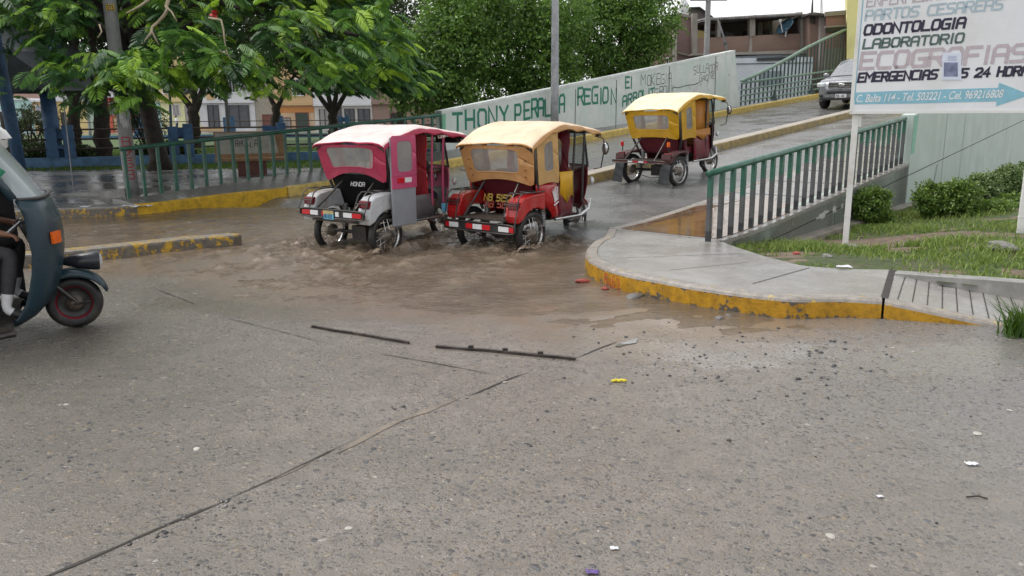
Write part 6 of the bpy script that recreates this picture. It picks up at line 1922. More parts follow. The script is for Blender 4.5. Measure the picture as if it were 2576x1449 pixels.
M['black_plastic'] = mat('black_plastic', (0.022, 0.022, 0.024), 0.45, 0, 0.3, 6, dirt=(0.05, 0.045, 0.04))
M['skin'] = mat('skin_brown', (0.25, 0.125, 0.075), 0.55, 0, 0.15, 12)
M['hair'] = mat('hair_black', (0.012, 0.01, 0.009), 0.6, 0, 0.4, 60)

def wheel(parent, pos, r=.30, wd=.085, steer=0.0, nsp=18, rimm=None, disc=False):
    pos = Vector(pos); ax = Vector((math.cos(steer), math.sin(steer), 0))
    b = MB()
    pr = [(r - .075, -wd * .42), (r - .04, -wd * .55), (r - .012, -wd * .42), (r, -wd * .15), (r, wd * .15), (r - .012, wd * .42), (r - .04, wd * .55), (r - .075, wd * .42)]
    b.lathe(pr, pos, ax, 40)
    w_ = b.build('wheel', M['tyre'], parent, smooth=True)
    b = MB(); b.lathe([(r - .068, -wd * .40), (r - .085, -wd * .3), (r - .092, 0), (r - .085, wd * .3), (r - .068, wd * .40)], pos, ax, 40)
    b.build('rim', rimm or M['chrome'], w_, smooth=True)
    b = MB(); k = r / .30
    b.lathe([(.01, -.075), (.045 * k, -.075), (.05 * k, -.055), (.085 * k, -.05), (.09 * k, .035), (.05 * k, .05), (.035 * k, .085), (.01, .09)], pos, ax, 20)
    b.build('hub', M['mud_metal'], w_, smooth=True)
    b = MB(); y_ = ax.cross(Vector((0, 0, 1))); y_.normalize()
    if disc:
        b.lathe([(.05, .02), (r * .45, .0), (r - .085, .02)], pos, ax, 30)
        b.build('disc', M['metal_dark'], w_, smooth=True)
    else:
        for i in range(nsp):
            a = 2 * math.pi * i / nsp; a2 = a + (.42 if i % 2 else -.42)
            p0 = pos + (y_ * math.cos(a2) + Vector((0, 0, 1)) * math.sin(a2)) * .07 * k + ax * (.04 if i % 4 < 2 else -.04)
            p1 = pos + (y_ * math.cos(a) + Vector((0, 0, 1)) * math.sin(a)) * (r - .088)
            b.tube([p0, p1], .0035, 4)
        b.build('spokes', M['chrome'], w_)
    return w_
def rrect(u0, u1, v0, v1, rad, n=48, taper=0.0):
    """rounded rectangle as n points, ccw from the middle of the right side"""
    pts = []
    for i in range(n):
        a = 2 * math.pi * (i + .5) / n
        c, s_ = math.cos(a), math.sin(a)
        e = 2 / (2 + 6 * (1 - rad))
        x = math.copysign(abs(c) ** e, c); y = math.copysign(abs(s_) ** e, s_)
        m_ = max(abs(x), abs(y)); k = 1.0
        v = (v0 + v1) / 2 + y * (v1 - v0) / 2 * k
        hw = (u1 - u0) / 2 * (1 - taper * (1 - (v - v0) / (v1 - v0)))
        pts.append(((u0 + u1) / 2 + x * hw, v))
    return pts
def square_loop(n=48):
    pts = []
    for i in range(n):
        a = 2 * math.pi * (i + .5) / n
        c, s_ = math.cos(a), math.sin(a); m_ = max(abs(c), abs(s_))
        pts.append((.5 + .5 * c / m_, .5 + .5 * s_ / m_))
    return pts
def curtain(parent, name, S, win, m_cloth, rad=.35, taper=0.0, steps=16, wname='window', thick=.006, hem=None):
    """cloth sheet S(u,v) with a rounded clear plastic window; win = (u0,u1,v0,v1)"""
    n = 72
    out = square_loop(n)
    inn = rrect(*win, rad, n, taper)
    rows = []
    for k in range(steps + 1):
        t_ = k / steps
        rows.append([S(o[0] + (i[0] - o[0]) * t_, o[1] + (i[1] - o[1]) * t_) for o, i in zip(out, inn)])
    b = MB()
    for r0_, r1_ in zip(rows[:-1], rows[1:]):
        b.grid([r0_ + [r0_[0]], r1_ + [r1_[0]]])
    o = b.build(name, m_cloth, parent, smooth=True, solid=thick)
    cu_, cv_ = (win[0] + win[1]) / 2, (win[2] + win[3]) / 2
    b = MB()
    rows = [[S(cu_ + (p[0] - cu_) * t_, cv_ + (p[1] - cv_) * t_) for p in inn] for t_ in (1.03, .75, .5, .25, .02)]
    for r0_, r1_ in zip(rows[:-1], rows[1:]):
        b.grid([r0_ + [r0_[0]], r1_ + [r1_[0]]])
    b.build(wname, M['plastic_win'], o, smooth=True)
    # welted seam round the window
    b = MB(); P = [S(*p) for p in rrect(win[0] - .012, win[1] + .012, win[2] - .018, win[3] + .018, rad, n, taper)]
    b.tube(P + [P[0]], .006, 5, caps=False)
    b.build('seam', m_cloth, o, smooth=True)
    return o
def wr(x, y, z, amp=.012, f=5.0, seed=3):
    return amp * float(fbm(np.array([x * f]), np.array([y * f]), np.array([z * f]), seed, 3)[0])
def lerp(a, b_, t_): return a + (b_ - a) * t_

def person(name, label, J, cols, hair=True, loc=None, rz=0.0, seat=True, grip=True):
    """one continuous skinned body. J: joint name -> point; cols: material per body zone"""
    root = thing(name, label, 'person', loc or (0, 0, 0), rz)
    V, E_, Rr, Z_ = [], [], [], []
    def add(p, r, z, parent=None):
        V.append(Vector(p)); Rr.append(r); Z_.append(z)
        if parent is not None: E_.append((parent, len(V) - 1))
        return len(V) - 1
    pel = add(J['pelvis'], .125, 'legs'); bel = add(Vector(J['pelvis']).lerp(J['chest'], .45), .125, 'top', pel)
    ch = add(J['chest'], .145, 'top', bel); nk = add(J['neck'], .055, 'skin', ch)
    hd = Vector(J['head']); f = Vector(J.get('face', (0, 1, 0))).normalized()
    j0 = add(hd - Vector((0, 0, .055)) + f * .012, .062, 'skin', nk); h0 = add(hd, .082, 'skin', j0); h1 = add(hd + Vector((0, 0, .075)), .07, 'skin', h0)
    add(hd + f * .098 - Vector((0, 0, .02)), .012, 'skin', h0)
    sd_ = f.cross(Vector((0, 0, 1))).normalized()
    for k in (-1, 1): add(hd + sd_ * k * .086 - Vector((0, 0, .01)), .014, 'skin', h0)
    for sx, S in ((-1, 'L'), (1, 'R')):
        sh_ = add(J['sh' + S], .062, 'top', ch); elb = Vector(J['el' + S]); wri = Vector(J['wr' + S])
        a1 = add(Vector(J['sh' + S]).lerp(elb, .5), .052, 'sleeve', sh_); e1 = add(elb, .042, 'arm', a1)
        a2 = add(elb.lerp(wri, .4), .040, 'arm', e1); w1 = add(wri, .026, 'skin', a2)
        hdv = Vector(J.get('hand' + S, (wri - elb).normalized())).normalized()
        acr = hdv.cross(Vector((0, 0, 1))).normalized()
        pm_ = add(wri + hdv * .055, .030, 'skin', w1)
        for q, (ac_, ln_) in enumerate(((-.032, .062), (-.011, .075), (.011, .070), (.031, .055))):
            k0 = add(wri + hdv * .095 + acr * ac_, .0095, 'skin', pm_)
            k1 = add(V[k0] + hdv * ln_ * .45 + Vector((0, 0, -.012 if grip else -.004)), .009, 'skin', k0)
            add(V[k1] + hdv * ln_ * (.12 if grip else .4) + Vector((0, 0, -.028 if grip else -.012)), .0078, 'skin', k1)
        t0 = add(wri + hdv * .045 - acr * sx * .042 + Vector((0, 0, -.01)), .0105, 'skin', pm_)
        add(V[t0] + hdv * .035 - acr * sx * .010 + Vector((0, 0, -.018)), .009, 'skin', t0)
        hip = add(J['hip' + S], .095, 'legs', pel); kn = Vector(J['kn' + S]); an = Vector(J['an' + S])
        l1 = add(Vector(J['hip' + S]).lerp(kn, .5), .082, 'legs', hip); k_ = add(kn, .060, 'legs', l1)
        c_ = add(kn.lerp(an, .35), .056, 'shin', k_); a_ = add(an, .036, 'ankle', c_)
        tv = Vector(J.get('toe', (0, 1, 0))).normalized()
        fo_ = add(an + tv * .07 + Vector((0, 0, -.05)), .038, 'shoe', a_); add(an + tv * .16 + Vector((0, 0, -.062)), .030, 'shoe', fo_)
    me = bpy.data.meshes.new('body'); me.from_pydata(V, E_, []); 
    o = bpy.data.objects.new('body', me); col.objects.link(o)
    md = o.modifiers.new('skin', 'SKIN'); md.use_smooth_shade = True
    for i, sv in enumerate(me.skin_vertices[0].data):
        sv.radius = (Rr[i], Rr[i]); sv.use_root = (i == 0)
    o.modifiers.new('sub', 'SUBSURF').levels = 1
    bpy.context.view_layer.update()
    d_ = bpy.context.evaluated_depsgraph_get()
    m2 = bpy.data.meshes.new_from_object(o.evaluated_get(d_))
    bpy.data.objects.remove(o)
    names = list(dict.fromkeys(cols.values())); 
    m2.materials.clear()
    for nm in names: m2.materials.append(M[nm])
    Vn = np.array([tuple(v) for v in V])
    cen = np.array([tuple(p.center) for p in m2.polygons])
    dist = ((cen[:, None] - Vn[None]) ** 2).sum(2) ** .5 - np.array(Rr)[None]
    near_ = dist.argmin(1)
    m2.polygons.foreach_set('material_index', np.array([names.index(cols[Z_[k]]) for k in near_], np.int32))
    m2.polygons.foreach_set('use_smooth', np.ones(len(m2.polygons), bool))
    o = bpy.data.objects.new('body', m2); col.objects.link(o); o.parent = root
    if hair:
        b = MB(); P = []
        for i in range(7):
            t_ = math.pi * .62 * i / 6
            P.append([hd + Vector((0, 0, .03)) - f * .018 + Vector((.098 * math.sin(t_) * math.cos(a), .104 * math.sin(t_) * math.sin(a), .108 * math.cos(t_))) for a in [2 * math.pi * k / 16 for k in range(17)]])
        b.grid(P, flip=True); b.build('hair', M['hair'], root, smooth=True)
    return root
def rider_joints(y0=.95, zs=.80, lean=.12, hy=1.42, hz=1.06, hw=.27):
    J = {'pelvis': (0, y0, zs), 'chest': (0, y0 + lean, zs + .36), 'neck': (0, y0 + lean + .03, zs + .53), 'head': (0, y0 + lean + .07, zs + .67), 'face': (0, 1, -.05)}
    for s_, S in ((-1, 'L'), (1, 'R')):
        J['sh' + S] = (.17 * s_, y0 + lean, zs + .46); J['el' + S] = (.30 * s_, y0 + lean + .12, zs + .22); J['wr' + S] = (hw * s_, hy - .08, hz)
        J['hand' + S] = (0, 1, -.05)
        J['hip' + S] = (.10 * s_, y0 + .06, zs - .01); J['kn' + S] = (.21 * s_, y0 + .40, zs - .12); J['an' + S] = (.22 * s_, y0 + .22, zs - .46)
    return J

def mototaxi(name, label, x, y, z, hd, C):
    root = thing(name, label, 'mototaxi', (x, y, z), -R(hd), 'three-wheeled mototaxis')
    hw = C['hw']; cloth = C['cloth']; body = C['body']; low = C['low']
    tr = C.get('track', .54)
    for sx in (-1, 1):
        wheel(root, (sx * tr, 0, .30), .30, .09)
    wheel(root, (0, C['fy'], .29), .29, .075)
    # rear fenders with tail light and rack
    zf = C.get('zf', .84)
    for sx in (-1, 1):
        arc = [(.345 * math.cos(a), .30 + .345 * math.sin(a)) for a in [R(v) for v in range(62, 150, 8)]]
        outer_ = [(-.375, .47), (-.39, .56), (-.372, .66), (-.345, zf - .13), (-.32, zf - .05), (-.26, zf - .01), (-.05, zf + .02), (.20, zf + .03)]
        poly = outer_ + [(.20, .62)] + arc
        b = MB(); n = len(poly)
        vs = [(sx * tr - .12, p[0], p[1]) for p in poly] + [(sx * tr + .10, p[0], p[1]) for p in poly]
        b.add(vs, [tuple(range(n)), tuple(range(2 * n - 1, n - 1, -1))] + [(i, n + i, n + (i + 1) % n, (i + 1) % n) for i in range(n)])
        fd_ = b.build('fender', C['fender'], root, bevel=.022)
        fd_.data.polygons.foreach_set('use_smooth', [False] * len(fd_.data.polygons))
        if C.get('tail', True):
            b = MB(); b.box((sx * tr + .0, -.355, zf - .10), (.16, .07, .10)); b.build('tail_light', M['tail_red'], fd_, bevel=.012)
        else:
            b = MB(); b.box((sx * tr, -.33, zf - .02), (.14, .06, .07)); b.build('tail_light', M['tail_red'], fd_, bevel=.012)
            b = MB(); b.tube([(sx * tr, -.30, zf), (sx * tr, -.30, zf + .14)], .01, 6); b.build('stalk', M['metal_dark'], fd_)
            b = MB(); b.box((sx * tr, -.31, zf + .17), (.05, .05, .09)); b.build('indicator', M['lamp_orange'] if sx > 0 else M['refl_red'], fd_, bevel=.01)
        if C.get('rack'):
            b = MB(); zz = zf + .055
            for dx in (-.10, .10):
                b.tube([(sx * tr + dx, .18, zz), (sx * tr + dx, -.30, zz), (sx * tr + dx, -.37, zz - .05), (sx * tr + dx, -.47, C['bz'] + .04)], .009, 6)
            for p_ in ((-.30, zz), (-.10, zz), (.10, zz), (-.415, zz - .14)):
                b.tube([(sx * tr - .10, p_[0], p_[1]), (sx * tr + .10, p_[0], p_[1])], .008, 6)
            b.build('rack', M['metal_dark'], fd_)
    # bumper with reflectors
    by, bz, bh = C['by'], C['bz'], C['bh']; bw_ = C['bw']
    b = MB(); pts = [(p[0] - .5, p[1] - .5) for p in rrect(0, 1, 0, 1, .3, 40)]
    b.plate([(p[0] * 2 * bw_, p[1] * bh) for p in pts], (0, by, bz), (1, 0, 0), (0, 0, 1), (0, 1, 0), .022)
    bp = b.build('bumper', C.get('bumper', M['black_plastic']), root)
    b = MB(); P = [(p[0] * 2 * bw_, by - .006, bz + p[1] * bh) for p in pts]
    b.tube(P + [P[0]], .011, 6, caps=False); b.build('bumper_frame', M['metal_dark'], bp)
    for (u0, u1, cl_) in C['refl']:
        b = MB(); b.box(((u0 + u1) / 2 * bw_, by - .003, bz), ((u1 - u0) * bw_, .012, bh * C.get('rh', .55))); b.build('reflector', M['refl_red'] if cl_ == 'r' else M['refl_white'], bp, bevel=.004)
    if 'plate' in C:
        px_, pz_ = C['plate']
        b = MB(); b.box((px_, by - .012, pz_), (.19, .008, .115)); pl_ = b.build('licence_plate', M['plate_blue'], root)
        if C.get('plate_top'):
            b = MB(); b.box((px_, by - .0165, pz_ + .035), (.192, .004, .045)); b.build('plate_header', M['plate_cream'], pl_)
        b = MB(); write(b, C.get('plate_text', 'NB 4152'), (px_ - .08, by - .018, pz_ - .04), (1, 0, 0), (0, 0, 1), (0, -1, 0), .045, .018, .006, .006, jit=.05); b.build('lettering', navy, pl_)
    # chassis
    b = MB()
    b.tube([(-tr, 0, .30), (tr, 0, .30)], .026, 10)
    for sx in (-1, 1):
        b.tube([(sx * .33, by + .02, bz), (sx * .33, -.1, .47), (sx * .36, .5, .45), (sx * .5, .9, .42), (sx * .5, 1.35, .42)], .02, 8)
        b.tube([(sx * .36, by + .03, bz + .02), (sx * .30, .05, .98)], .014, 6)
    b.tube([(-.36, by + .03, bz), (.36, by + .03, bz)], .014, 6)
    b.tube([(-.36, .3, .45), (.36, .3, .45)], .018, 6)
    b.box((.1, .02, .30), (.26, .2, .2)); 
    b.tube([(.1, .1, .32), (0, .9, .38)], .03, 8)
    b.tube([(-tr + .1, -.02, .22), (0, -.12, .15), (tr - .1, -.02, .22)], .008, 5)
    b.build('chassis', M['metal_dark'], root)
    for sx in (-1, 1):
        b = MB(); prof = []
        for i in range(29): prof.append((.038 + (.010 if i % 2 else -.008), i * .011))
        b.lathe(prof, (sx * (tr - .19) if sx < 0 else tr + .02, .24 if sx > 0 else .1, .36), (0, .05, 1), 12); b.build('shock_absorber', M['chrome'], root)
    if C.get('flap'):
        for sx in (-1, 1):
            b = MB(); rows = []
            for i in range(5):
                z_ = .46 - .09 * i
                rows.append([(sx * tr - .11 - .01 * i, -.39 - .02 * i + wr(i, sx, 0, .03, 1.3), z_), (sx * tr + .11, -.39 - .025 * i + wr(i, sx, 1, .03, 1.3), z_ - .02 * (i == 4))])
            b.grid(rows); b.build('mud_flap', M['post_dark'], root, solid=.006)
    # load floor and rear lower panel
    b = MB(); b.box((0, -.14, .50), (.86, .55, .02)); b.build('load_floor', C['floor'], root)
    b = MB()
    for i in range(9):
        pass
    zt_, zb_ = C['panel_z']
    rows = []
    for i in range(9):
        v = i / 8; hw_ = lerp(.5, .40, v ** 2)
        rows.append([(u * hw_, lerp(.02, .20, v) + .03 * math.cos(u * 1.5), lerp(zt_, zb_, v)) for u in [-1 + k / 4 for k in range(9)]])
    b.grid(rows, flip=True); rp = b.build('rear_panel', C['panel'], root, smooth=True, solid=.01)
    if 'rear_text' in C:
        b = MB(); tx, tz, th_, tw, m_ = C['rear_text'][1:]
        write(b, C['rear_text'][0], (tx, .012 + .0, tz), (1, -.0, 0), (0, .25, 1), (0, -1, 0), th_, tw, tw * .28, th_ * .24); b.build('lettering', m_, rp)
        if 'rear_text2' in C:
            b = MB(); tx, tz, th_, tw, m_ = C['rear_text2'][1:]
            write(b, C['rear_text2'][0], (tx, .012, tz), (1, 0, 0), (0, .25, 1), (0, -1, 0), th_, tw, tw * .28, th_ * .24); b.build('lettering', m_, rp)
    # roof cloth
    rz0, rzp, rzf = C['roof_z']; ry0, ry1 = C['roof_y']; ryp = C.get('roof_peak', lerp(ry0, ry1, .45))
    def roofz(yy):
        if yy < ryp: t_ = (yy - ry0) / (ryp - ry0); return lerp(rz0, rzp, math.sin(t_ * math.pi / 2) ** .9)
        t_ = (yy - ryp) / (ry1 - ryp); return lerp(rzp, rzf, t_ ** 1.4)
    def roofp(u, t_):
        yy = lerp(ry0, ry1, t_); au = abs(u)
        hwl = hw * (1 - .04 * t_)
        if au <= .92:
            k = au / .92
            return Vector((math.copysign(k * hwl, u), yy, roofz(yy) - .05 * k ** 7 - .022 * (1 - k ** 2) * abs(math.sin(math.pi * (yy - ryp) / (ryp - ry0 if yy < ryp else ry1 - ryp))) + wr(u * hw, yy, 0, .014, 4.0, 5)))
        k = (au - .92) / .08
        return Vector((math.copysign(hwl + .012 * k, u), yy, roofz(yy) - .05 - .055 * k * (1 + .25 * math.sin(yy * 16)) + wr(u, yy * 3, 1, .012, 2.5, 6)))
    us = [-1, -.97, -.945, -.92, -.88, -.8, -.65, -.5, -.3, -.15, 0, .15, .3, .5, .65, .8, .88, .92, .945, .97, 1]
    ts = [i / 36 for i in range(37)]
    rows = [[roofp(u, t_) for u in us] for t_ in ts]
    lead = [[Vector((p.x * 1.005, p.y - .010 - .008 * k, p.z - .022 * k + wr(p.x, k, 2, .008, 3))) for p in rows[0]] for k in (1.6, .8)]
    tail = [[Vector((p.x * 1.0, p.y + .015, p.z - .05 * k)) for p in rows[-1]] for k in (.8, 1.5)]
    b = MB(); b.grid(lead + rows + tail); rc_ = b.build('roof_canopy', [C['roof'], cloth], root, smooth=True, solid=.008)
    for q_, pg in enumerate(rc_.data.polygons):
        pg.material_index = 1 if (q_ % 20 < 3 or q_ % 20 > 16 or q_ // 20 < 1) else 0
    for yy in (ry0 + .02, ryp, ry1 - .03):                   # hoops under the cloth
        b = MB(); b.tube([(hw * .95 * math.sin(a), yy, roofz(yy) - .10 * abs(math.sin(a)) ** 4 - .03) for a in [R(v) for v in range(-90, 91, 15)]], .012, 6); b.build('roof_hoop', M['metal_dark'], root)
    # rear curtain
    cz = C['cur_z']; arch = C['arch']
    def S_rear(u, v):
        x_t, x_b = lerp(-hw * .985, hw * .985, u), lerp(-C['hb'], C['hb'], u)
        zb_ = cz + arch * math.sin(math.pi * min(1, max(0, (u - .08) / .84))) ** .7
        z_ = lerp(zb_, rz0 - .05, v)
        w_ = lerp(x_b, x_t, v ** .8)
        yy = lerp(C.get('cyb', .02), ry0 + .015, v) - .02 * math.sin(math.pi * u)
        return Vector((w_, yy + wr(w_, z_, 0, .009, 2.6, 8), z_))
    curtain(root, 'rear_curtain', S_rear, C['win'], cloth, C.get('wrad', .35), C.get('wtaper', 0))
    if C.get('studs'):
        b = MB()
        for u in (.08, .92):
            for v in (.2, .38, .62):
                b.sphere(S_rear(u + (.02 if u < .5 else -.03), v) + Vector((0, -.008, 0)), .012, 8, 5)
        b.build('stud', mat('leather_stud', (.16, .07, .02), .5), root)
    # side curtains and lower side bodies
    for sx in (-1, 1):
        if sx < 0 or C.get('side', True):
            def S_side(u, v, sx=sx):
                yy = lerp(-.02, C['side_y'], u)
                zb_ = cz + C.get('side_drop', .0) + .03 * math.sin(u * 3)
                z_ = lerp(zb_, roofz(yy) - .09, v)
                return Vector((sx * (lerp(C['hb'] + .03, hw * .97, v)) + wr(yy, z_, 3, .006, 3), yy + .10 * (1 - v) * C.get('side_slant', 1), z_))
            curtain(root, 'side_curtain', S_side, (.32, .74, .25, .85), C.get('side_cloth', cloth), .45)
        b = MB()                                            # dark stay beside the curtain
        b.tube([(sx * hw * .93, ry0 + .03, rz0 - .06), (sx * C['hb'] * 1.02, .08, cz - .02), (sx * .45, .16, .55)], .022, 6); b.build('corner_post', M['black_plastic'], root)
        # passenger side body: from fender forward
        if C.get('cowl', True):
            b = MB(); rows = []
            for i in range(9):
                v = i / 8; z_ = lerp(.47, cz + .02, v)
                y0_ = lerp(.40, .04, min(1, max(0, (v - .15) / .7)) ** .8); y1_ = lerp(.56, .50, v)
                rows.append([(sx * (.57 + .05 * math.sin(math.pi * v) * (1 - abs(2 * t_ - 1)) + .01 * v), lerp(y0_, y1_, t_), z_) for t_ in [k / 6 for k in range(7)]])
            b.grid(rows, flip=(sx > 0)); cw_ = b.build('side_cowl', body, root, smooth=True, solid=.016)
            if C.get('wing') and sx > 0:
                b = MB()                                     # white wing-shaped mark: feathers over a bar
                o_ = Vector((.638, .385, .70)); ux_ = Vector((0, 1, 0)); un_ = Vector((1, 0, 0))
                for k in range(4):
                    ribbon(b, [(.0 + .012 * k, .02 + .002 * k), (-.045 + .022 * k, .135 + .022 * k)], .016, o_, ux_, UZ, un_, .002 + .001 * k)
                ribbon(b, [(-.01, .0), (.065, .03), (.055, .19)], .018, o_, ux_, UZ, un_, .007)
                ribbon(b, [(-.015, -.045), (.075, -.01)], .02, o_, ux_, UZ, un_, .009)
                b.build('wing_mark', M['refl_white'], cw_)
        # lower side panel between cowl and front
        y0_, y1_ = C['low_y']; zt1 = C['low_z']
        b = MB(); rows = []
        for i in range(7):
            t_ = i / 6; yy = lerp(y0_, y1_, t_)
            rows.append([(sx * (.56 - .02 * t_), yy, .44), (sx * (.58 - .02 * t_), yy, .60), (sx * (.57 - .02 * t_), yy, lerp(.60, zt1, .6)), (sx * (.56 - .02 * t_), yy, zt1)])
        b.grid(rows, flip=(sx < 0)); b.build('side_panel', low, root, smooth=True, solid=.014)
        if C.get('upper_cloth'):                            # cloth hung over the rail
            b = MB(); rows = []
            ya, yb2, zb2 = C['upper_cloth']
            for i in range(9):
                t_ = i / 8; yy = lerp(ya, yb2, t_)
                rows.append([(sx * (.575 + wr(yy, 0, 2, .01)), yy, zt1 + .10), (sx * (.59 + wr(yy, 1, 2, .015)), yy, zt1 - .02), (sx * (.585 + wr(yy, 2, 2, .015)), yy, zb2 + .05 * math.sin(t_ * 9))])
            b.grid(rows, flip=(sx < 0)); b.build('side_cloth', C['cloth2'], root, smooth=True, solid=.006)
        # step rail
        b = MB(); b.tube([(sx * .56, .5, .44), (sx * .57, 1.1, .44), (sx * .52, 1.38, .50), (sx * .42, C['ny'] - .05, .62)], .02, 8); b.build('step_rail', M['chrome'], root)
        # front posts
        for yy, rr_ in ((C['post_y'][0], .016), (C['post_y'][1], .016)):
            b = MB(); b.tube([(sx * .56, yy, .62), (sx * .565, yy, 1.1), (sx * hw * .9, yy, roofz(min(yy, ry1)) - .08)], rr_, 6); b.build('door_post', C.get('postm', M['black_plastic']), root)
        b = MB(); b.tube([(sx * .565, C['post_y'][0], C['sill']), (sx * .55, C['post_y'][1], C['sill'])], .014, 6); b.build('sill_rail', M['black_plastic'], root)
    # passenger bench, partition, floor
    b = MB(); b.box((0, .52, .66), (1.02, .40, .14)); b.build('passenger_seat', C['seat'], root, bevel=.03)
    b = MB(); b.box((0, .33, .88), (1.0, .10, .40), Matrix.Rotation(R(10), 3, 'X')); b.build('seat_back', C['seat'], root, bevel=.03)
    b = MB(); b.box((0, .78, .445), (1.08, .75, .02)); b.build('floor', M['metal_dark'], root)
    py = C['part_y']
    def S_part(u, v):
        z_ = lerp(.55, roofz(py) - .10, v); return Vector((lerp(-.56, .56, u), py + wr(u, v, 5, .02, 3), z_))
    curtain(root, 'partition', S_part, C.get('part_win', (.12, .88, .48, .92)), C['inner'], .4)
    # motorcycle
    fy = C['fy']
    b = MB(); b.sphere((0, py + .38, .84), .17, 14, 10, 0, (.75, 1.35, .75)); b.build('fuel_tank', C['tank'], root, smooth=True)
    b = MB(); b.box((0, py + .10, .76), (.26, .46, .10)); b.build('rider_seat', M['black_plastic'], root, bevel=.03)
    b = MB(); b.box((0, py + .34, .50), (.26, .34, .26)); b.lathe([(.09, -.2), (.1, -.1), (.1, .1), (.09, .2)], (0, py + .4, .5), (1, 0, 0), 16); b.box((0, py + .46, .66), (.17, .14, .18)); b.build('engine', M['metal_dark'], root, bevel=.015)
    b = MB()
    for sx in (-1, 1): b.tube([(sx * .075, fy, .29), (sx * .085, fy - .22, .92), (sx * .085, fy - .26, 1.02)], .022, 10)
    b.build('front_fork', M['chrome'], root, smooth=True)
    b = MB(); b.tube([(-.36, fy - .42, 1.06), (-.25, fy - .35, 1.06), (-.08, fy - .27, 1.02), (.08, fy - .27, 1.02), (.25, fy - .35, 1.06), (.36, fy - .42, 1.06)], .013, 8); b.build('handlebar', M['metal_dark'], root, smooth=True)
    b = MB()
    rows = []
    for i in range(9):
        a = R(lerp(20, 150, i / 8)); rows.append([(k * .065, fy - .335 * math.cos(a) , .29 + .335 * math.sin(a) - .01 * abs(k)) for k in (-1, -.4, .4, 1)])
    b.grid(rows); b.build('front_mudguard', C.get('mudguard', body), root, smooth=True, solid=.008)
    # front fairing and windscreen
    ny = C['ny']
    b = MB(); rows = []
    for i in range(9):
        v = i / 8; z_ = lerp(.50, C['sill'], v); yy = ny + lerp(-.10, .0, math.sin(v * 2.2)) - .05 * v
        rows.append([(u * lerp(.44, .555, v ** .5), yy - .26 * abs(u) ** 2.4, z_) for u in [-1 + k / 8 for k in range(17)]])
    b.grid(rows); ff = b.build('front_fairing', [C['front']], root, smooth=True, solid=.014)
    if 'front_low' in C:
        b = MB(); b.grid([[Vector(p) + Vector((0, .018, 0)) for p in r] for r in rows[:5]]); b.grid([[Vector(p) - Vector((0, .018, 0)) for p in r] for r in rows[:5]]); b.build('lower_fairing', C['front_low'], root, smooth=True, solid=.006)
    b = MB(); zt2 = roofz(ry1) - .07
    rows = [[(u * .55, ny - .05 - .10 * v - .26 * abs(u) ** 2.4, lerp(C['sill'], zt2, v)) for u in [-1 + k / 6 for k in range(13)]] for v in (0, .33, .66, 1)]
    b.grid(rows); b.build('windscreen', M['glass'], root, smooth=True)
    b = MB(); b.tube([Vector(p) for p in rows[0]], .016, 6); b.tube([Vector(p) for p in rows[-1]], .014, 6)
    for k in (0, -1): b.tube([Vector(r[k]) for r in rows], .016, 6)
    b.build('windscreen_frame', M['black_plastic'], root)
    b = MB(); b.sphere((0, ny + .01, .90), .085, 14, 8, 0, (1, .6, 1)); b.build('headlight', M['lamp_glass'], root, smooth=True)
    for sx in (-1, 1):
        b = MB(); b.sphere((sx * .50, ny - .12, .90), .045, 12, 8, 0, (.8, .8, 1.2)); b.build('front_indicator', M['lamp_glass'], root, smooth=True)
    if C.get('mirror', True):
        b = MB(); zz = roofz(ry1) - .12
        b.tube([(hw * .9, ry1 - .08, zz), (hw * .9 + .10, ry1 - .02, zz - .03), (hw * .9 + .12, ry1 + .0, zz - .14)], .009, 6)
        b.tube([(hw * .9 + .12, ry1, zz - .14), (hw * .9 + .06, ry1 + .0, zz - .45), (.56, ry1 - .05, C['sill'] - .05)], .009, 6)
        mr = b.build('mirror_arm', M['black_plastic'], root)
        b = MB(); b.sphere((hw * .9 + .125, ry1 + .01, zz - .17), .075, 12, 8, 0, (.8, .35, 1.25)); b.build('mirror', M['black_plastic'], mr, smooth=True)
        b = MB(); b.sphere((hw * .9 + .125, ry1 - .005, zz - .17), .062, 12, 8, 0, (.8, .35, 1.25)); b.build('mirror_glass', M['chrome'], mr, smooth=True)
    return root

def clothm(k, c, **kw): return mat(k, c, kw.pop('rough', .5), 0, kw.pop('var', .18), kw.pop('scale', 4), bmp=kw.pop('bmp', .25), dirt=kw.pop('dirt', None), dirt_amt=kw.pop('da', .3))
pinkc = clothm('pink_canvas', (0.42, 0.026, 0.078), dirt=(.36,.06,.09)); pinkr = clothm('pale_pink_roof', (0.70, 0.57, 0.545), dirt=(0.62, 0.44, 0.40)); pinkp = mat('pink_panel', (0.52, 0.07, 0.17), .4, 0, .12, 4)
greyp = mat('grey_panel', (0.27, 0.285, 0.32), .42, 0, .12, 3, dirt=(.22, .2, .18)); redc = clothm('red_lining', (0.50, 0.012, 0.025)); greyc = clothm('grey_vinyl', (0.14, 0.125, 0.135), var=.3)
wfend = mat('white_fender', (0.50, 0.52, 0.54), .3, 0, .1, 5, dirt=(.26, .21, .165), dirt_amt=.6); maro = clothm('maroon_vinyl', (0.115, 0.012, 0.022)); maro2 = mat('maroon_panel', (0.17, 0.008, 0.022), .35, 0, .2, 5, dirt=(.12, .06, .05))
redb = mat('red_bodywork', (0.40, 0.010, 0.012), .28, 0, .14, 5, dirt=(.3, .10, .07), coat=.3)
tanc = clothm('tan_canvas', (0.54, 0.285, 0.105), bmp=.35); tanr = clothm('pale_tan_roof', (0.73, 0.56, 0.39), dirt=(.64, .43, .26)); yelc = clothm('yellow_canvas', (0.60, 0.33, 0.008)); yelr = clothm('pale_yellow_roof', (0.80, 0.71, 0.46), dirt=(.74, .58, .25)); amber = clothm('amber_lining', (0.40, 0.15, 0.006))
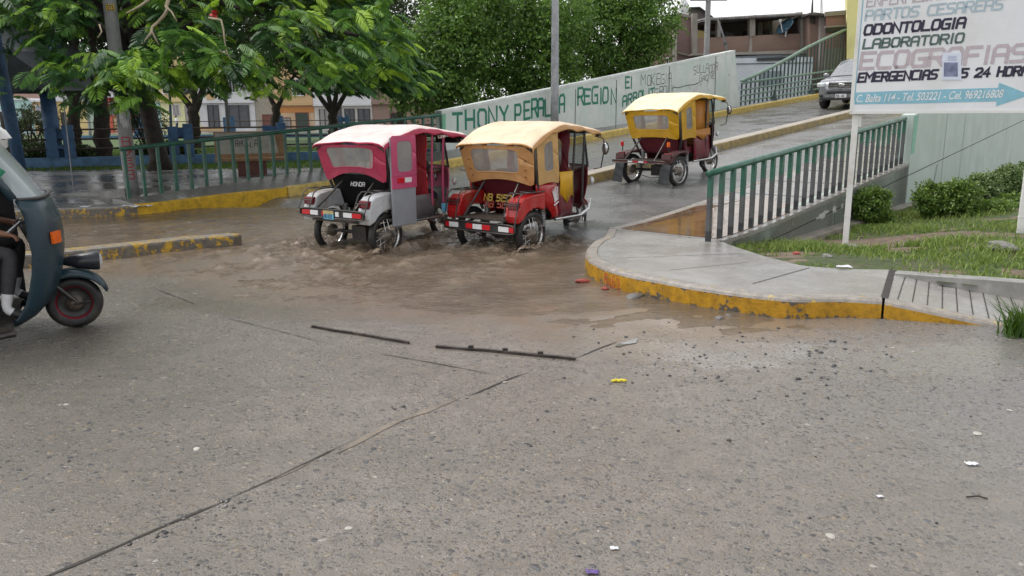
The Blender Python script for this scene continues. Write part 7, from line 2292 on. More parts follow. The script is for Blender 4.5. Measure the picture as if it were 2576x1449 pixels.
blackb = mat('black_back_panel', (0.008, 0.008, 0.009), .85, 0, .3, 3, dirt=(.02, .018, .016), spec=.15); yeltxt = paint('yellow_lettering', (0.33, 0.22, 0.03), .35); redtxt = paint('red_lettering', (0.30, 0.05, 0.03), .35); silv = paint('silver_lettering', (0.38, 0.37, 0.36), 0); rustfl = mat('rusty_floor', (0.055, 0.045, 0.036), .5, .2, .4, 7, dirt=(.11, .085, .06))
tanc2 = clothm('yellow_tan_canvas', (0.58, 0.35, 0.13), bmp=.35)
base = dict(hw=.66, hb=.57, track=.52, fy=1.80, zf=.84, by=-.46, bz=.575, bh=.115, bw=.60, rh=.55, panel_z=(1.08, .60), roof_z=(1.50, 1.75, 1.66), roof_y=(-.12, 1.52), cur_z=.93, arch=.06, win=(.15, .85, .25, .90), side_y=.44, low_y=(.52, 1.22), low_z=.78, ny=1.62, post_y=(.92, 1.16), sill=1.12, part_y=.84, tank=redb, seat=maro)
pk = dict(base); pk.update(cloth=pinkc, roof=pinkr, body=pinkp, low=greyc, fender=wfend, floor=rustfl, panel=blackb, inner=redc, front=pinkp, front_low=greyp, seat=greyc, tank=greyp, rack=True, hb=.56, roof_y=(-.10, 1.62), roof_z=(1.53, 1.72, 1.62), cur_z=.99, arch=.12, win=(.14, .84, .24, .91), wrad=.2, wtaper=.10, bz=.60, zf=.84,
          refl=((-.94, -.68, 'r'), (-.67, -.42, 'w'), (-.30, -.16, 'r'), (.13, .24, 'w'), (.38, .64, 'w'), (.65, .92, 'r')), plate=(-.04, .585), plate_top=True, rear_text=('HONDA', -.10, .93, .05, .042, silv), cowl=False, side=False, postm=pinkp, upper_cloth=None, mirror=True, part_win=(.02, .45, .52, .95), side_y=.34, low_y=(.42, .95))
pv_, ov_ = VEH['pink'], VEH['orange']
mp = mototaxi('mototaxi', 'pink canvas mototaxi with white rear fenders and a grey side door, wading through the flood', pv_[0], pv_[1], pv_[3], pv_[2], pk)
# its hinged passenger door, pink above and grey below
b = MB(); b.plate([(0, 0), (.46, .0), (.47, 1.16), (0, 1.16)], (.66, -.02, .42), (0, 1, 0), (0, 0, 1), (1, 0, 0), .03)
dr_ = b.build('door', greyp, mp, bevel=.012)
def S_dr(u, v): return Vector((.700 + .004 * math.sin(u * 9), lerp(-.02, .45, u), lerp(1.08, 1.60, v)))
curtain(dr_, 'door_canvas', S_dr, (.22, .82, .10, .86), pinkp, .4)
b = MB(); b.box((.693, .215, 1.0), (.012, .475, .17)); b.build('door_band', pinkp, dr_)
for yy, m_ in ((.14, 'refl_red'), (.28, 'refl_white')):
    b = MB(); b.box((.70, yy, 1.02), (.012, .13, .065)); b.build('reflector', M[m_], dr_)
b = MB(); b.box((.36, 1.55, 1.50), (.42, .10, .09)); b.build('sun_visor', M['black_plastic'], mp, bevel=.02)
b = MB(); write(b, 'LUNA', (.672, .95, 1.545), (0, 1, 0), (0, 0, 1), (1, 0, 0), .035, .028, .012, .008, slant=.2); b.build('lettering', pinkr, mp)
og = dict(base); og.update(cloth=tanc, side_cloth=tanc2, roof=tanr, body=redb, low=maro2, fender=redb, floor=rustfl, panel=maro, inner=maro2, front=maro2, seat=maro, cloth2=yelc, bz=.40, bh=.125, by=-.46, bw=.62, rack=True, zf=.80, win=(.15, .80, .24, .90), wrad=.25, studs=True, cur_z=.93, arch=.07, roof_y=(-.12, 1.50), panel_z=(1.02, .70),
          refl=((-.96, -.86, 'r'), (-.85, -.58, 'w'), (-.36, -.17, 'r'), (-.16, .10, 'w'), (.11, .33, 'r'), (.56, .84, 'w'), (.85, .97, 'r')), rear_text=('NB 5152', -.30, .70, .085, .062, yeltxt), rear_text2=('NB 5152', -.28, .61, .085, .060, redtxt), wing=True, upper_cloth=(.58, .90, .70), low_z=.98, low_y=(.56, .92))
mo = mototaxi('mototaxi', 'tan canvas mototaxi with bright red bodywork and a black rear bumper, splashing brown water', ov_[0], ov_[1], ov_[3], ov_[2], og)
b = MB(); b.box((-.66, -.36, .60), (.20, .01, .12)); b.build('licence_plate', M['plate_blue'], mo)
YX, YY, YZ, YH = 2.87, 15.98, .27, 47
yw = dict(base); yw.update(cloth=yelc, roof=yelr, body=maro2, low=maro2, fender=mat('rusty_fender', (.085, .035, .035), .5, .2, .4, 8), floor=rustfl, panel=maro, inner=amber, front=maro2, seat=maro, tail=False, flap=True, bz=.515, bh=.05, bw=.64, by=-.52, bumper=mat('maroon_bar', (.12, .03, .035), .5), rh=1.2, zf=.66, cur_z=.90, arch=.04, win=(.15, .82, .32, .84), wrad=.12, track=.56,
          refl=((-.40, -.22, 'w'), (-.2, .0, 'r'), (.01, .2, 'w'), (.21, .34, 'r')), roof_y=(-.14, 1.50), cowl=False, low_y=(.50, 1.06), low_z=.95, upper_cloth=(.50, 1.06, .88), cloth2=amber, fy=1.92, ny=1.55, mudguard=M['refl_white'], side_drop=-.02)
my = mototaxi('mototaxi', 'yellow canvas mototaxi with a maroon lower body and mud flaps, driving up the wet ramp', YX, YY, YZ, YH, yw)
my.rotation_euler = (R(3.2), 0, -R(YH))
b = MB()                                                     # yellow partition side cloth seen through the door
rows = [[(.555, lerp(.50, 1.04, t_), z_) for z_ in (.92, 1.25, 1.60)] for t_ in (0, .5, 1)]
b.grid(rows); b.build('side_lining', amber, my, smooth=True, solid=.006)
b = MB(); b.sphere((-.05, .9, 1.2), .01, 4, 3); 
# riders
M['shirt_white'] = mat('shirt_white', (0.62, 0.63, 0.66), .7, 0, .1, 6); M['shirt_dark'] = mat('shirt_dark', (0.035, 0.035, 0.04), .7, 0, .2, 6); M['trouser_grey'] = mat('trouser_grey', (0.038, 0.037, 0.041), .8, 0, .2, 8); M['shirt_grey'] = mat('shirt_grey', (.22, .22, .24), .8, 0, .2, 8)
M['short_dark'] = mat('short_dark', (0.03, 0.032, 0.045), .8, 0, .2, 8); M['sock_white'] = mat('sock_white', (.6, .6, .62), .8, 0, .1, 20); M['shoe_black'] = mat('shoe_black', (.02, .02, .02), .5, 0, .2, 10)
def seat_rider(label, V_, cols, **kw):
    p = person('person', label, rider_joints(**kw), cols, loc=(V_[0], V_[1], V_[3]), rz=-R(V_[2]))
    return p
seat_rider('rider in dark shirt and shorts holding the handlebar of the pink mototaxi', pv_, dict(top='shirt_dark', sleeve='shirt_dark', arm='skin', skin='skin', legs='short_dark', shin='skin', ankle='skin', shoe='shoe_black'), y0=1.00, zs=.82, hy=1.40)
seat_rider('rider in a white shirt driving the tan and red mototaxi', ov_, dict(top='shirt_white', sleeve='shirt_white', arm='skin', skin='skin', legs='trouser_grey', shin='trouser_grey', ankle='trouser_grey', shoe='shoe_black'), y0=1.00, zs=.82, hy=1.40)
seat_rider('rider in a grey shirt driving the yellow mototaxi up the ramp', (YX, YY, YH, YZ), dict(top='shirt_grey', sleeve='shirt_grey', arm='skin', skin='skin', legs='trouser_grey', shin='trouser_grey', ankle='trouser_grey', shoe='shoe_black'), y0=1.02, zs=.82, hy=1.5)

# ---------------- dark blue three-wheeler crossing at the left edge (its nose points right)
bw0 = at(196, 822, 0.0)
bt = thing('three_wheeler', 'dark blue covered three-wheeler with a red rimmed front wheel, cut by the left edge', 'three-wheeler', bw0, -R(63))
M['blue_body'] = mat('dark_blue_body', (0.012, 0.036, 0.052), .34, 0, .15, 4, dirt=(.018, .032, .04), coat=.0)
wheel(bt, (0, 0, .213), .213, .10, 0, 0, mat('red_rim', (.20, .010, .022), .4, 0, .2, 9), True)
for sx in (-1, 1): wheel(bt, (sx * .58, -2.0, .213), .213, .10, 0, 0, M['refl_red'], True)
prof = [(.15, -.34, -.46), (.20, -.25, -.38), (.30, -.15, -.31), (.42, -.09, -.27), (.54, -.06, -.24), (.70, -.03, -.22), (.84, -.03, -.23), (.93, -.04, -.23), (1.02, -.07, -.25), (1.10, -.10, -.28)]
def cowl_pt(z_, yn, yd, u):
    au = abs(u); xw = .47 * (.80 + .20 * min(1, (z_ - .1) / .5))
    x_ = math.sin(au * math.pi / 2) ** .85 * xw
    yy = yd + (yn - yd) * math.cos(au * math.pi / 2) ** .75
    return Vector((math.copysign(x_, u), yy, z_))
us_ = [-1 + k / 14 for k in range(29)]
b = MB(); b.grid([[cowl_pt(z_, yn, yd, u) for u in us_] for z_, yn, yd in prof], flip=False)
cw = b.build('front_cowl', M['blue_body'], bt, smooth=True, solid=.03)
b = MB(); b.tube([cowl_pt(.92, -.04, -.25, u) + Vector((0, .012, 0)) for u in us_], .010, 6); b.build('trim_ridge', M['blue_body'], cw, smooth=True)
b = MB(); b.tube([cowl_pt(1.10, -.09, -.28, u) + Vector((0, .006, .008)) for u in us_], .014, 6); b.build('windscreen_seal', M['black_plastic'], cw, smooth=True)
b = MB(); rows = []
for z_, yn, yd in ((.76, -.015, -.22), (.85, -.015, -.225)):
    rows.append([cowl_pt(z_, yn, yd, u) + Vector((.014, .016, 0)) for u in (.40, .46, .52, .58, .64)])
b.grid(rows); b.build('turn_signal', M['lamp_orange'], cw, solid=.02)
pale_screen, t_p, b_p, o_p = new_mat('pale_windscreen')
b_p.inputs['Base Color'].default_value = (.50, .56, .58, 1); b_p.inputs['Roughness'].default_value = .12  # pale base colour stands in for sky reflected in the screen
tr_p = t_p.nodes.new('ShaderNodeBsdfTransparent'); mx_p = t_p.nodes.new('ShaderNodeMixShader'); mx_p.inputs[0].default_value = .62
t_p.links.new(tr_p.outputs[0], mx_p.inputs[1]); t_p.links.new(b_p.outputs[0], mx_p.inputs[2]); t_p.links.new(mx_p.outputs[0], o_p.inputs[0])
b = MB(); rows = []
for v in (0, .25, .5, .75, 1):
    rows.append([cowl_pt(1.0, lerp(-.11, -.40, v), lerp(-.28, -.52, v), u * .985) * 1 + Vector((0, 0, .11 + .44 * v)) for u in us_])
b.grid(rows); b.build('windscreen', pale_screen, bt, smooth=True)
b = MB()
for k in (-1, 0): b.tube([r[k] + Vector((0, -.02, 0)) for r in rows], .032, 8)
b.tube([p for p in rows[-1]], .025, 8)
b.build('windscreen_frame', M['blue_body'], bt, smooth=True)
b = MB(); rows = []
for i in range(11):
    a = R(lerp(18, 165, i / 10)); rr_ = .262
    w_ = .095
    rows.append([(k * w_, rr_ * math.cos(a) * (1.02 if abs(k) < 1 else .98), .225 + (rr_ if abs(k) < 1 else rr_ * .80) * math.sin(a)) for k in (-1, -.75, -.3, .3, .75, 1)])
b.grid(rows, flip=True); b.build('front_mudguard', M['blue_body'], bt, smooth=True, solid=.01)
b = MB(); b.lathe([(.005, -.20), (.03, -.17), (.062, -.06), (.078, .04), (.08, .08), (.072, .09)], (0, .13, .545), (0, 1, -.04), 18); hl_ = b.build('headlight', mat('headlight_black', (.02, .022, .03), .25, 0, .1, 5), bt, smooth=True)
b = MB(); b.lathe([(.072, .0), (.04, .02), (.005, .026)], (0, .215, .542), (0, 1, -.04), 18); b.build('lens', M['lamp_glass'], hl_, smooth=True)
b = MB(); b.tube([(.07, .02, .22), (.09, -.12, .38), (.03, -.16, .55)], .02, 8); b.tube([(.055, 0, .213), (.10, .0, .213), (.11, .12, .225)], .012, 6); b.build('fork_link', M['metal_dark'], bt)
b = MB(); b.box((0, -1.15, .17), (1.16, 1.5, .05)); b.tube([(.60, -.38, .14), (.62, -.8, .10), (.62, -1.6, .10)], .025, 8); b.build('floor', M['metal_dark'], bt)
b = MB(); b.box((0, -1.85, .55), (1.24, .95, .72)); b.build('rear_body', M['blue_body'], bt, bevel=.08)
b = MB(); b.box((-.53, -.95, .85), (.03, 1.15, 1.25)); b.build('dark_cab_fill', M['black_plastic'], bt)  # black sheet added on the far side so the cab interior reads dark
b = MB(); b.box((0, -1.36, .9), (1.08, .04, 1.1)); b.build('partition', M['black_plastic'], bt)
b = MB(); b.box((0, -.98, .45), (.9, .42, .45)); b.build('driver_seat', M['black_plastic'], bt, bevel=.04)
b = MB(); rows = []
for i in range(13):
    t_ = i / 12; yy = lerp(-.72, -2.35, t_)
    zz = 1.56 + .10 * math.sin(math.pi * min(1, t_ * 1.2) * .5)
    rows.append([(-.64, yy, 1.30), (-.63, yy, zz - .10), (-.45, yy, zz), (0, yy, zz + .05), (.45, yy, zz), (.63, yy, zz - .10), (.64, yy, 1.30)])
b.grid(rows, flip=True); b.build('roof_canopy', clothm('dark_grey_hood', (.035, .04, .045)), bt, smooth=True, solid=.012)
b = MB(); rows = []
for i in range(7):
    t_ = i / 6; yy = lerp(-.40, -1.15, t_); rows.append([(.535 + wr(yy, 0, 0, .012), yy - .1, 1.36), (.55 + wr(yy, 1, 0, .015), yy - .04, 1.2), (.54 + wr(yy, 2, 0, .01), yy, 1.02)])
b.grid(rows); b.build('side_cloth', clothm('grey_side_cloth', (.16, .165, .175)), bt, smooth=True, solid=.008)
# white and green rolled tarp on the windscreen top
tb = thing('rolled_tarp', 'white and green rolled plastic tarp tied on the blue three-wheeler above its windscreen', 'tarp', bw0, -R(63))
b = MB(); P = []
for i in range(15):
    t_ = i / 14; x_ = lerp(-.55, .56, t_)
    P.append([(x_, -.50 + (.135 + .03 * math.sin(9 * t_)) * math.cos(a) + wr(x_, a, 0, .03, 3), 1.53 + (.12 + .02 * math.sin(7 * t_)) * math.sin(a) + wr(x_, a, 1, .03, 3)) for a in [2 * math.pi * k / 14 for k in range(15)]])
b.grid(P); b.add([P[-1][k] for k in range(14)], [tuple(range(14))]); b.build('tarp_roll', clothm('white_tarp', (.68, .69, .68), bmp=.5), tb, smooth=True)
b = MB(); rows = []
for i in range(6):
    t_ = i / 5; rows.append([(.57 + wr(t_, 0, 3, .02), lerp(-.46, -.30, t_), lerp(1.48, 1.32, t_)), (.575 + wr(t_, 1, 3, .02), lerp(-.54, -.38, t_), lerp(1.40, 1.24, t_)), (.56, lerp(-.56, -.42, t_), lerp(1.34, 1.18, t_))])
b.grid(rows); b.build('green_corner', clothm('green_tarp', (.02, .25, .13)), tb, smooth=True, solid=.008)
Jb = {'pelvis': (.0, -.82, .72), 'chest': (.0, -.76, 1.08), 'neck': (0, -.74, 1.26), 'head': (0, -.70, 1.40), 'face': (0, 1, 0)}
for s_, S in ((-1, 'L'), (1, 'R')):
    Jb.update({'sh' + S: (.18 * s_, -.76, 1.20), 'el' + S: (.37 * s_, -.66, .93), 'wr' + S: (.38 * s_, -.43, .865), 'hand' + S: (0, 1, -.25), 'hip' + S: (.12 * s_, -.74, .70), 'kn' + S: (.36 * s_, -.36, .70), 'an' + S: (.37 * s_, -.44, .28)})
person('person', 'driver in dark grey trousers and white socks seated in the blue three-wheeler', Jb, dict(top='shirt_dark', sleeve='shirt_dark', arm='skin', skin='skin', legs='trouser_grey', shin='trouser_grey', ankle='sock_white', shoe='shoe_black'), loc=bw0, rz=-R(63))
b = MB(); b.tube([(-.40, -.36, .86), (-.1, -.30, .9), (.1, -.30, .9), (.40, -.36, .86)], .014, 8); b.tube([(0, -.30, .9), (0, -.15, .5)], .03, 8); b.build('handlebar', M['chrome'], bt)

# ---------------- grey SUV coming down the ramp
su_s, su_o = 25.4, 6.55
sp = ramp(su_s, su_o, road_z(su_s))
suv = thing('suv', 'grey SUV coming down the ramp, half hidden behind the sign', 'car', sp, math.pi - R(41) + R(4))
suv.scale = (1.08,) * 3
suv.rotation_euler = (R(-4.4), 0, math.pi - R(41) + R(3))
M['suv_paint'] = mat('suv_grey_paint', (0.27, 0.28, 0.30), .25, .5, .08, 3, coat=.6)
stn = [(2.20, .55, .42, .70, .72, .5), (2.16, .72, .34, .88, .90, .6), (2.05, .83, .30, .98, 1.0, .7), (1.75, .90, .30, 1.03, 1.05, .75), (1.3, .91, .34, 1.07, 1.10, .78), (.95, .91, .30, 1.09, 1.12, .78), (.4, .91, .26, 1.10, 1.14, .78), (-.8, .91, .26, 1.12, 1.16, .78), (-1.6, .90, .32, 1.12, 1.16, .76), (-2.15, .84, .36, 1.08, 1.12, .7), (-2.25, .78, .45, .95, 1.0, .65)]
def sec(y_, w_, zb_, zs_, zt_, wt_): return [(-w_ * .9, y_, zb_), (-w_, y_, zb_ + .18), (-w_, y_, zs_ - .12), (-w_ * .96, y_, zs_), (-wt_, y_, zt_), (0, y_, zt_ + .03), (wt_, y_, zt_), (w_ * .96, y_, zs_), (w_, y_, zs_ - .12), (w_, y_, zb_ + .18), (w_ * .9, y_, zb_)]
b = MB(); rows = [sec(*s_) for s_ in stn]; b.grid(rows); b.add(rows[0], [tuple(range(11))]); b.add(rows[-1], [tuple(range(10, -1, -1))])
sb = b.build('body', M['suv_paint'], suv, smooth=True)
cab = [(1.02, .80, 1.10, .78, 1.12), (.55, .80, 1.12, .70, 1.42), (.15, .80, 1.13, .64, 1.62), (-.4, .80, 1.14, .63, 1.68), (-1.4, .80, 1.15, .62, 1.66), (-1.95, .78, 1.14, .60, 1.55), (-2.2, .74, 1.08, .62, 1.14)]
b = MB(); rows = [[(-w_, y_, zb_), (-wt, y_, zt), (-wt * .6, y_, zt + .03), (0, y_, zt + .04), (wt * .6, y_, zt + .03), (wt, y_, zt), (w_, y_, zb_)] for y_, w_, zb_, wt, zt in cab]
b.grid(rows); b.build('cabin', M['suv_paint'], sb, smooth=True)
M['suv_glass'] = mat('suv_glass', (.10, .12, .13), .05, 0, .2, 3, spec=.9)
b = MB(); b.grid([[(u * .72, .98 + .012, 1.13), (u * .60, .16 + .012, 1.645)] for u in (-1, -.5, 0, .5, 1)]); b.build('windscreen', M['suv_glass'], suv, smooth=True)
for sx in (-1, 1):
    b = MB(); b.grid([[(sx * .815, y_, 1.15), (sx * (.665 + .03 * (y_ > .3)), y_ - .02, zt)] for y_, zt in ((.62, 1.36), (.15, 1.56), (-.6, 1.6), (-1.5, 1.58))], flip=sx > 0); b.build('side_window', M['suv_glass'], suv)
    b = MB(); b.sphere((sx * 1.0, .72, 1.16), .12, 12, 8, 0, (.9, .5, .75)); b.build('mirror', M['suv_paint'], suv, smooth=True)
    b = MB(); b.box((sx * .70, 2.06, .88), (.34, .26, .17), Matrix.Rotation(-sx * R(22), 3, 'Z')); b.build('headlight', M['lamp_glass'], suv, bevel=.05)
    b = MB(); b.sphere((sx * .70, 2.16, .50), .075, 12, 8, 0, (1, .5, 1)); b.build('fog_light', M['black_plastic'], suv, smooth=True)
    for yy in (1.38, -1.30):
        wheel(suv, (sx * .80, yy, .34), .34, .22, 0, 10, M['metal_dark'], True)
b = MB(); b.box((0, 2.20, .87), (.92, .06, .20)); gr = b.build('grille', M['black_plastic'], suv, bevel=.02)
b = MB()
for zz in (.80, .87, .94): b.box((0, 2.235, zz), (.90, .02, .028))
b.build('grille_bar', M['chrome'], gr)
b = MB(); b.sphere((0, 2.25, .87), .10, 14, 8, 0, (1.25, .25, .7)); b.build('emblem', M['chrome'], gr, smooth=True)
b = MB(); b.box((0, 2.21, .62), (1.0, .05, .10)); b.box((0, 2.20, .40), (1.45, .10, .10)); b.build('lower_grille', M['black_plastic'], suv, bevel=.02)
b = MB(); b.box((0, 2.245, .50), (.38, .02, .13)); pl_ = b.build('licence_plate', M['refl_white'], suv)
b = MB(); write(b, 'P2L 415', (.16, 2.258, .46), (-1, 0, 0), (0, 0, 1), (0, 1, 0), .075, .034, .012, .012); b.build('lettering', navy, pl_)

# ================================================================ SPLASHES
M['splash'] = mat('splash_mud', (0.24, 0.18, 0.13), .3, 0, .3, 9)
t_s = M['splash'].node_tree; v_s = coords(t_s)
t_s.links.new(rampn(t_s, noise(t_s, v_s, 16, 6, .7), [(0.36, 0.08), (0.62, 0.8)]), t_s.nodes['Principled BSDF'].inputs['Alpha'])
def splash(name, cx, cy, hd, L, H, out, side, seed, n_drop=320):
    """ragged sheet of muddy water thrown sideways from a wheel, with droplets"""
    g = random.Random(seed); a = R(hd); f = Vector((math.sin(a), math.cos(a), 0)); r_ = Vector((math.cos(a), -math.sin(a), 0)) * side
    b = MB(); o = Vector((cx, cy, WL))
    na, nb_ = 30, 12
    rows = []
    for i in range(na):
        t_ = i / (na - 1); env = math.sin(math.pi * t_) ** .7 * (.55 + .45 * g.random())
        row = []
        for j in range(nb_):
            v = j / (nb_ - 1)
            hh = H * env * (math.sin(v * math.pi * .62) ** 1.0) * (1 - .15 * v)
            p = o + f * (lerp(.15, -L, t_) - .12 * v) + r_ * (out * v * (.6 + .6 * env)) + Vector((0, 0, hh - .02 * (1 - v)))
            q = .028 * (0.4 + v)
            p += Vector((q * float(vnoise(p.x * 6, p.y * 6, v * 3, seed)), q * float(vnoise(p.x * 9 + 40, p.y * 9, v * 4, seed)), q * 1.2 * float(vnoise(p.x * 7, p.y * 7 + 9, v * 5, seed))))
            row.append(p)
        rows.append(row)
    fs = []
    for i in range(na - 1):
        for j in range(nb_ - 1):
            hole = float(fbm(np.array([i * .33]), np.array([j * .5]), 0, seed + 5, 2)[0])
            if hole > .95 - .95 * (j / nb_): continue
            fs.append((i * nb_ + j, i * nb_ + j + 1, (i + 1) * nb_ + j + 1, (i + 1) * nb_ + j))
    b.add([p for r in rows for p in r], fs)
    for k in range(n_drop):
        t_ = g.random(); v = g.uniform(.5, 1.4)
        p = o + f * lerp(.2, -L, t_) + r_ * (out * v) + Vector((0, 0, max(.02, H * math.sin(math.pi * t_) ** .7 * g.uniform(.2, 1.7))))
        b.sphere(p, g.uniform(.002, .006), 5, 3, 0, (1, 1, g.uniform(.8, 2)))
    return b
for k, (x, y, hd, z0) in VEH.items():
    a = R(hd); fx, fy = math.sin(a), math.cos(a)
    tr_ = .52
    for sx, sd, H_, L_, out in ((1, 1, .15 if k == 'orange' else .12, .75, .30), (-1, -1, .11, .7, .24), (1, -1, .09, .6, .2)):
        cx, cy = x + sx * tr_ * fy + .05 * fx + sd * .05 * fy, y - sx * tr_ * fx + .05 * fy - sd * .05 * fx
        struct(splash('splash', cx, cy, hd, L_, H_, out, sd, 100 + int(sx * 3 + sd + (50 if k == 'pink' else 0))).build('splash', M['splash'], smooth=True), 'stuff')

# ================================================================ SMALL THINGS ON THE GROUND
def gpt(px, py, lift=0.0):
    z = 0.0
    for _ in range(4):
        p = at(px, py, z); z = float(ground_z(np.array([p.x]), np.array([p.y]))[0])
    return Vector((p.x, p.y, z + lift))
def rock_mesh(r, seed, flat_=.6, n=2):
    bm = bmesh.new(); bmesh.ops.create_icosphere(bm, subdivisions=n, radius=r)
    g = random.Random(seed)
    sx, sy = g.uniform(.8, 1.35), g.uniform(.75, 1.1)
    for v in bm.verts:
        k = 1 + .28 * float(vnoise(v.co.x / r * 1.3 + seed, v.co.y / r * 1.3, v.co.z / r * 1.3, seed))
        v.co = Vector((v.co.x * k * sx, v.co.y * k * sy, v.co.z * k * flat_))
    me = bpy.data.meshes.new('stone'); bm.to_mesh(me); bm.free()
    return me
M['stone_dark'] = mat('dark_wet_stone', (0.032, 0.031, 0.031), .3, 0, .4, 30); M['stone_grey'] = mat('grey_wet_stone', (0.13, 0.125, 0.12), .3, 0, .4, 25); M['stone_pale'] = mat('pale_pebble', (0.40, 0.38, 0.34), .4, 0, .15, 25)
sm_ = [rock_mesh(.5, k, .55) for k in range(6)]
for k, me in enumerate(sm_):
    me.materials.append(M['stone_dark'] if k < 4 else M['stone_grey'])
pale_me = rock_mesh(.5, 17, .35); pale_me.materials.append(M['stone_pale'])
def put(me, name, p, size, rot, sink=.18):
    o = bpy.data.objects.new(name, me); col.objects.link(o)
    o.location = p + Vector((0, 0, size * .26 - size * sink)); o.scale = (size,) * 3; o.rotation_euler = (rng.uniform(-.2, .2), rng.uniform(-.2, .2), rot)
    return o
gs = random.Random(4)
cnt = 0
SPOTS = []
for _ in range(4000):
    if cnt >= 170: break
    px, py = gs.uniform(1330, 2560), gs.uniform(800, 1150)
    # thickest in the wet hollow below the kerb, thinning towards the camera
    wgt = math.exp(-((px - 1830) / 330) ** 2 - ((py - 880) / 75) ** 2) + .10 * math.exp(-((px - 1700) / 500) ** 2 - ((py - 980) / 130) ** 2)
    if gs.random() > wgt: continue
    if py < 806 + max(0, (px - 1700)) * .04: continue
    SPOTS.append((px, py)); cnt += 1
for px, py in SPOTS:
    o = put(gs.choice(sm_), 'stone', gpt(px, py), gs.uniform(.009, .026) * (1.35 if gs.random() < .12 else 1), gs.uniform(0, 6))
    tag(o, 'small dark stone lying loose on the wet concrete below the yellow kerb', 'stone', 'loose dark stones on the wet concrete')
for k in range(75):
    px, py = gs.uniform(100, 2500), gs.uniform(960, 1440)
    o = put(gs.choice(sm_), 'stone', gpt(px, py), gs.uniform(.007, .014), gs.uniform(0, 6))
    tag(o, 'tiny dark stone scattered on the pebbled concrete of the foreground', 'stone', 'tiny stones on the foreground concrete')
for (px, py, s_, lab) in ((494, 1130, .055, 'white pebble on the concrete left of the long joint'), (1270, 962, .05, 'white pebble at the meeting of two slab joints'), (2458, 1092, .075, 'cream pebble below the clear wet patch at the right'), (2540, 1033, .05, 'white pebble near the right edge of the road'), (167, 1019, .05, 'small white pebble at the far left of the road'), (877, 1330, .05, 'white pebble in the lower left foreground'), (2090, 1350, .06, 'pale stone chip in the lower right foreground')):
    tag(put(pale_me, 'pebble', gpt(px, py), s_ * .62, gs.uniform(0, 6)), lab, 'pebble')
# row of gravel lying in the open joint at the lower left
for k in range(46):
    t_ = gs.random()
    p = g0(600, 1238).lerp(g0(330, 1362), t_) if k < 34 else g0(870, 1040).lerp(g0(1210, 985), t_)
    q = Vector((p.x + gs.gauss(.05, .035), p.y - gs.gauss(.03, .03), 0)); q.z = float(ground_z(np.array([q.x]), np.array([q.y]))[0])
    o = put(gs.choice(sm_[2:]), 'gravel_stone', q, gs.uniform(.008, .024), gs.uniform(0, 6))
    tag(o, 'bit of gravel lying along the open slab joint in the left foreground', 'gravel', 'gravel along the slab joint')
big = rock_mesh(.5, 23, .6, 3); big.materials.append(M['stone_grey'])
tag(put(big, 'rock', gpt(1592, 752), .17, .4), 'grey rock lying against the kerb near its rounded nose', 'rock')
big2 = rock_mesh(.5, 29, .4, 3); big2.materials.append(M['stone_grey'])
tag(put(big2, 'rock', gpt(1558, 737), .17, 1.2), 'flat grey rock just left of the larger rock by the kerb', 'rock')
tag(put(big, 'rock', gpt(1808, 802), .075, 2.2), 'fist sized brown grey stone at the foot of the yellow kerb', 'rock')
tag(put(big2, 'rock', gpt(1833, 796), .07, .2), 'darker small stone right beside the fist sized one', 'rock')
M['brick_red'] = mat('broken_brick_red', (0.34, 0.055, 0.04), .35, 0, .3, 16, bmp=.4)
for (px, py, sx, sy, lab) in ((1466, 708, .17, .10, 'larger broken red brick in the water by the kerb nose'), (1522, 727, .10, .06, 'smaller broken red brick in the water right of the larger one')):
    me = rock_mesh(.5, px % 13, .45, 2); me.materials.append(M['brick_red'])
    o = bpy.data.objects.new('brick_fragment', me); col.objects.link(o); p = at(px, py, WL); o.location = (p.x, p.y, WL + .005); o.scale = (sx, sy, sy * 1.1); o.rotation_euler = (0, .1, .3)
    tag(o, lab, 'brick')
def bar(name, p0, p1, label, wd=.026, bits=0):
    b = MB(); d = p1 - p0
    P = [p0.lerp(p1, i / 16) for i in range(17)]
    for i, p in enumerate(P):
        p.z = float(ground_z(np.array([p.x]), np.array([p.y]))[0]) + .012; p.x += .004 * float(vnoise(i * .7, 3.3)); p.y += .012 * float(vnoise(i * .5, 7.7))
    n2 = Vector((-d.y, d.x, 0)).normalized()
    rows = [[p - n2 * wd * .5 - Vector((0, 0, .012)), p - n2 * wd * .5 + Vector((0, 0, .008)), p + n2 * wd * .5 + Vector((0, 0, .008)), p + n2 * wd * .5 - Vector((0, 0, .012))] for p in P]
    b.grid(rows, flip=True); b.add(rows[0], [(0, 1, 2, 3)]); b.add(rows[-1], [(3, 2, 1, 0)])
    for k in range(bits):
        p = P[int((k + 1) * 16 / (bits + 1))]; b.box(p + n2 * .025 + Vector((0, 0, .008)), (.04, .03, .025))
    return tag(b.build(name, M['rust_bar']), label, 'metal strip')
M['rust_bar'] = mat('rusty_strip', (0.045, 0.035, 0.03), .45, .3, .5, 18, dirt=(.12, .10, .09))
bar('metal_strip', g0(786, 818), g0(1028, 859), 'dark metal strip lying on the road, the left one with a split end', .022)
bar('metal_strip', g0(1098, 868), g0(1448, 897), 'longer dark metal strip with small lugs, lying right of the other', .028, 3)
b = MB()
p = gpt(1557, 962, .012)
for k in range(5):
    b.sphere(p + Vector((-.035 + .018 * k, .006 * (k % 2), .002 * (k % 2))), .014, 8, 5, 0, (1.2, .9, .7))
tag(b.build('yellow_scrap', mat('yellow_scrap', (.62, .52, .03), .5, 0, .2, 40), smooth=True), 'small bright yellow scrap lying on the road below the metal strips', 'litter')
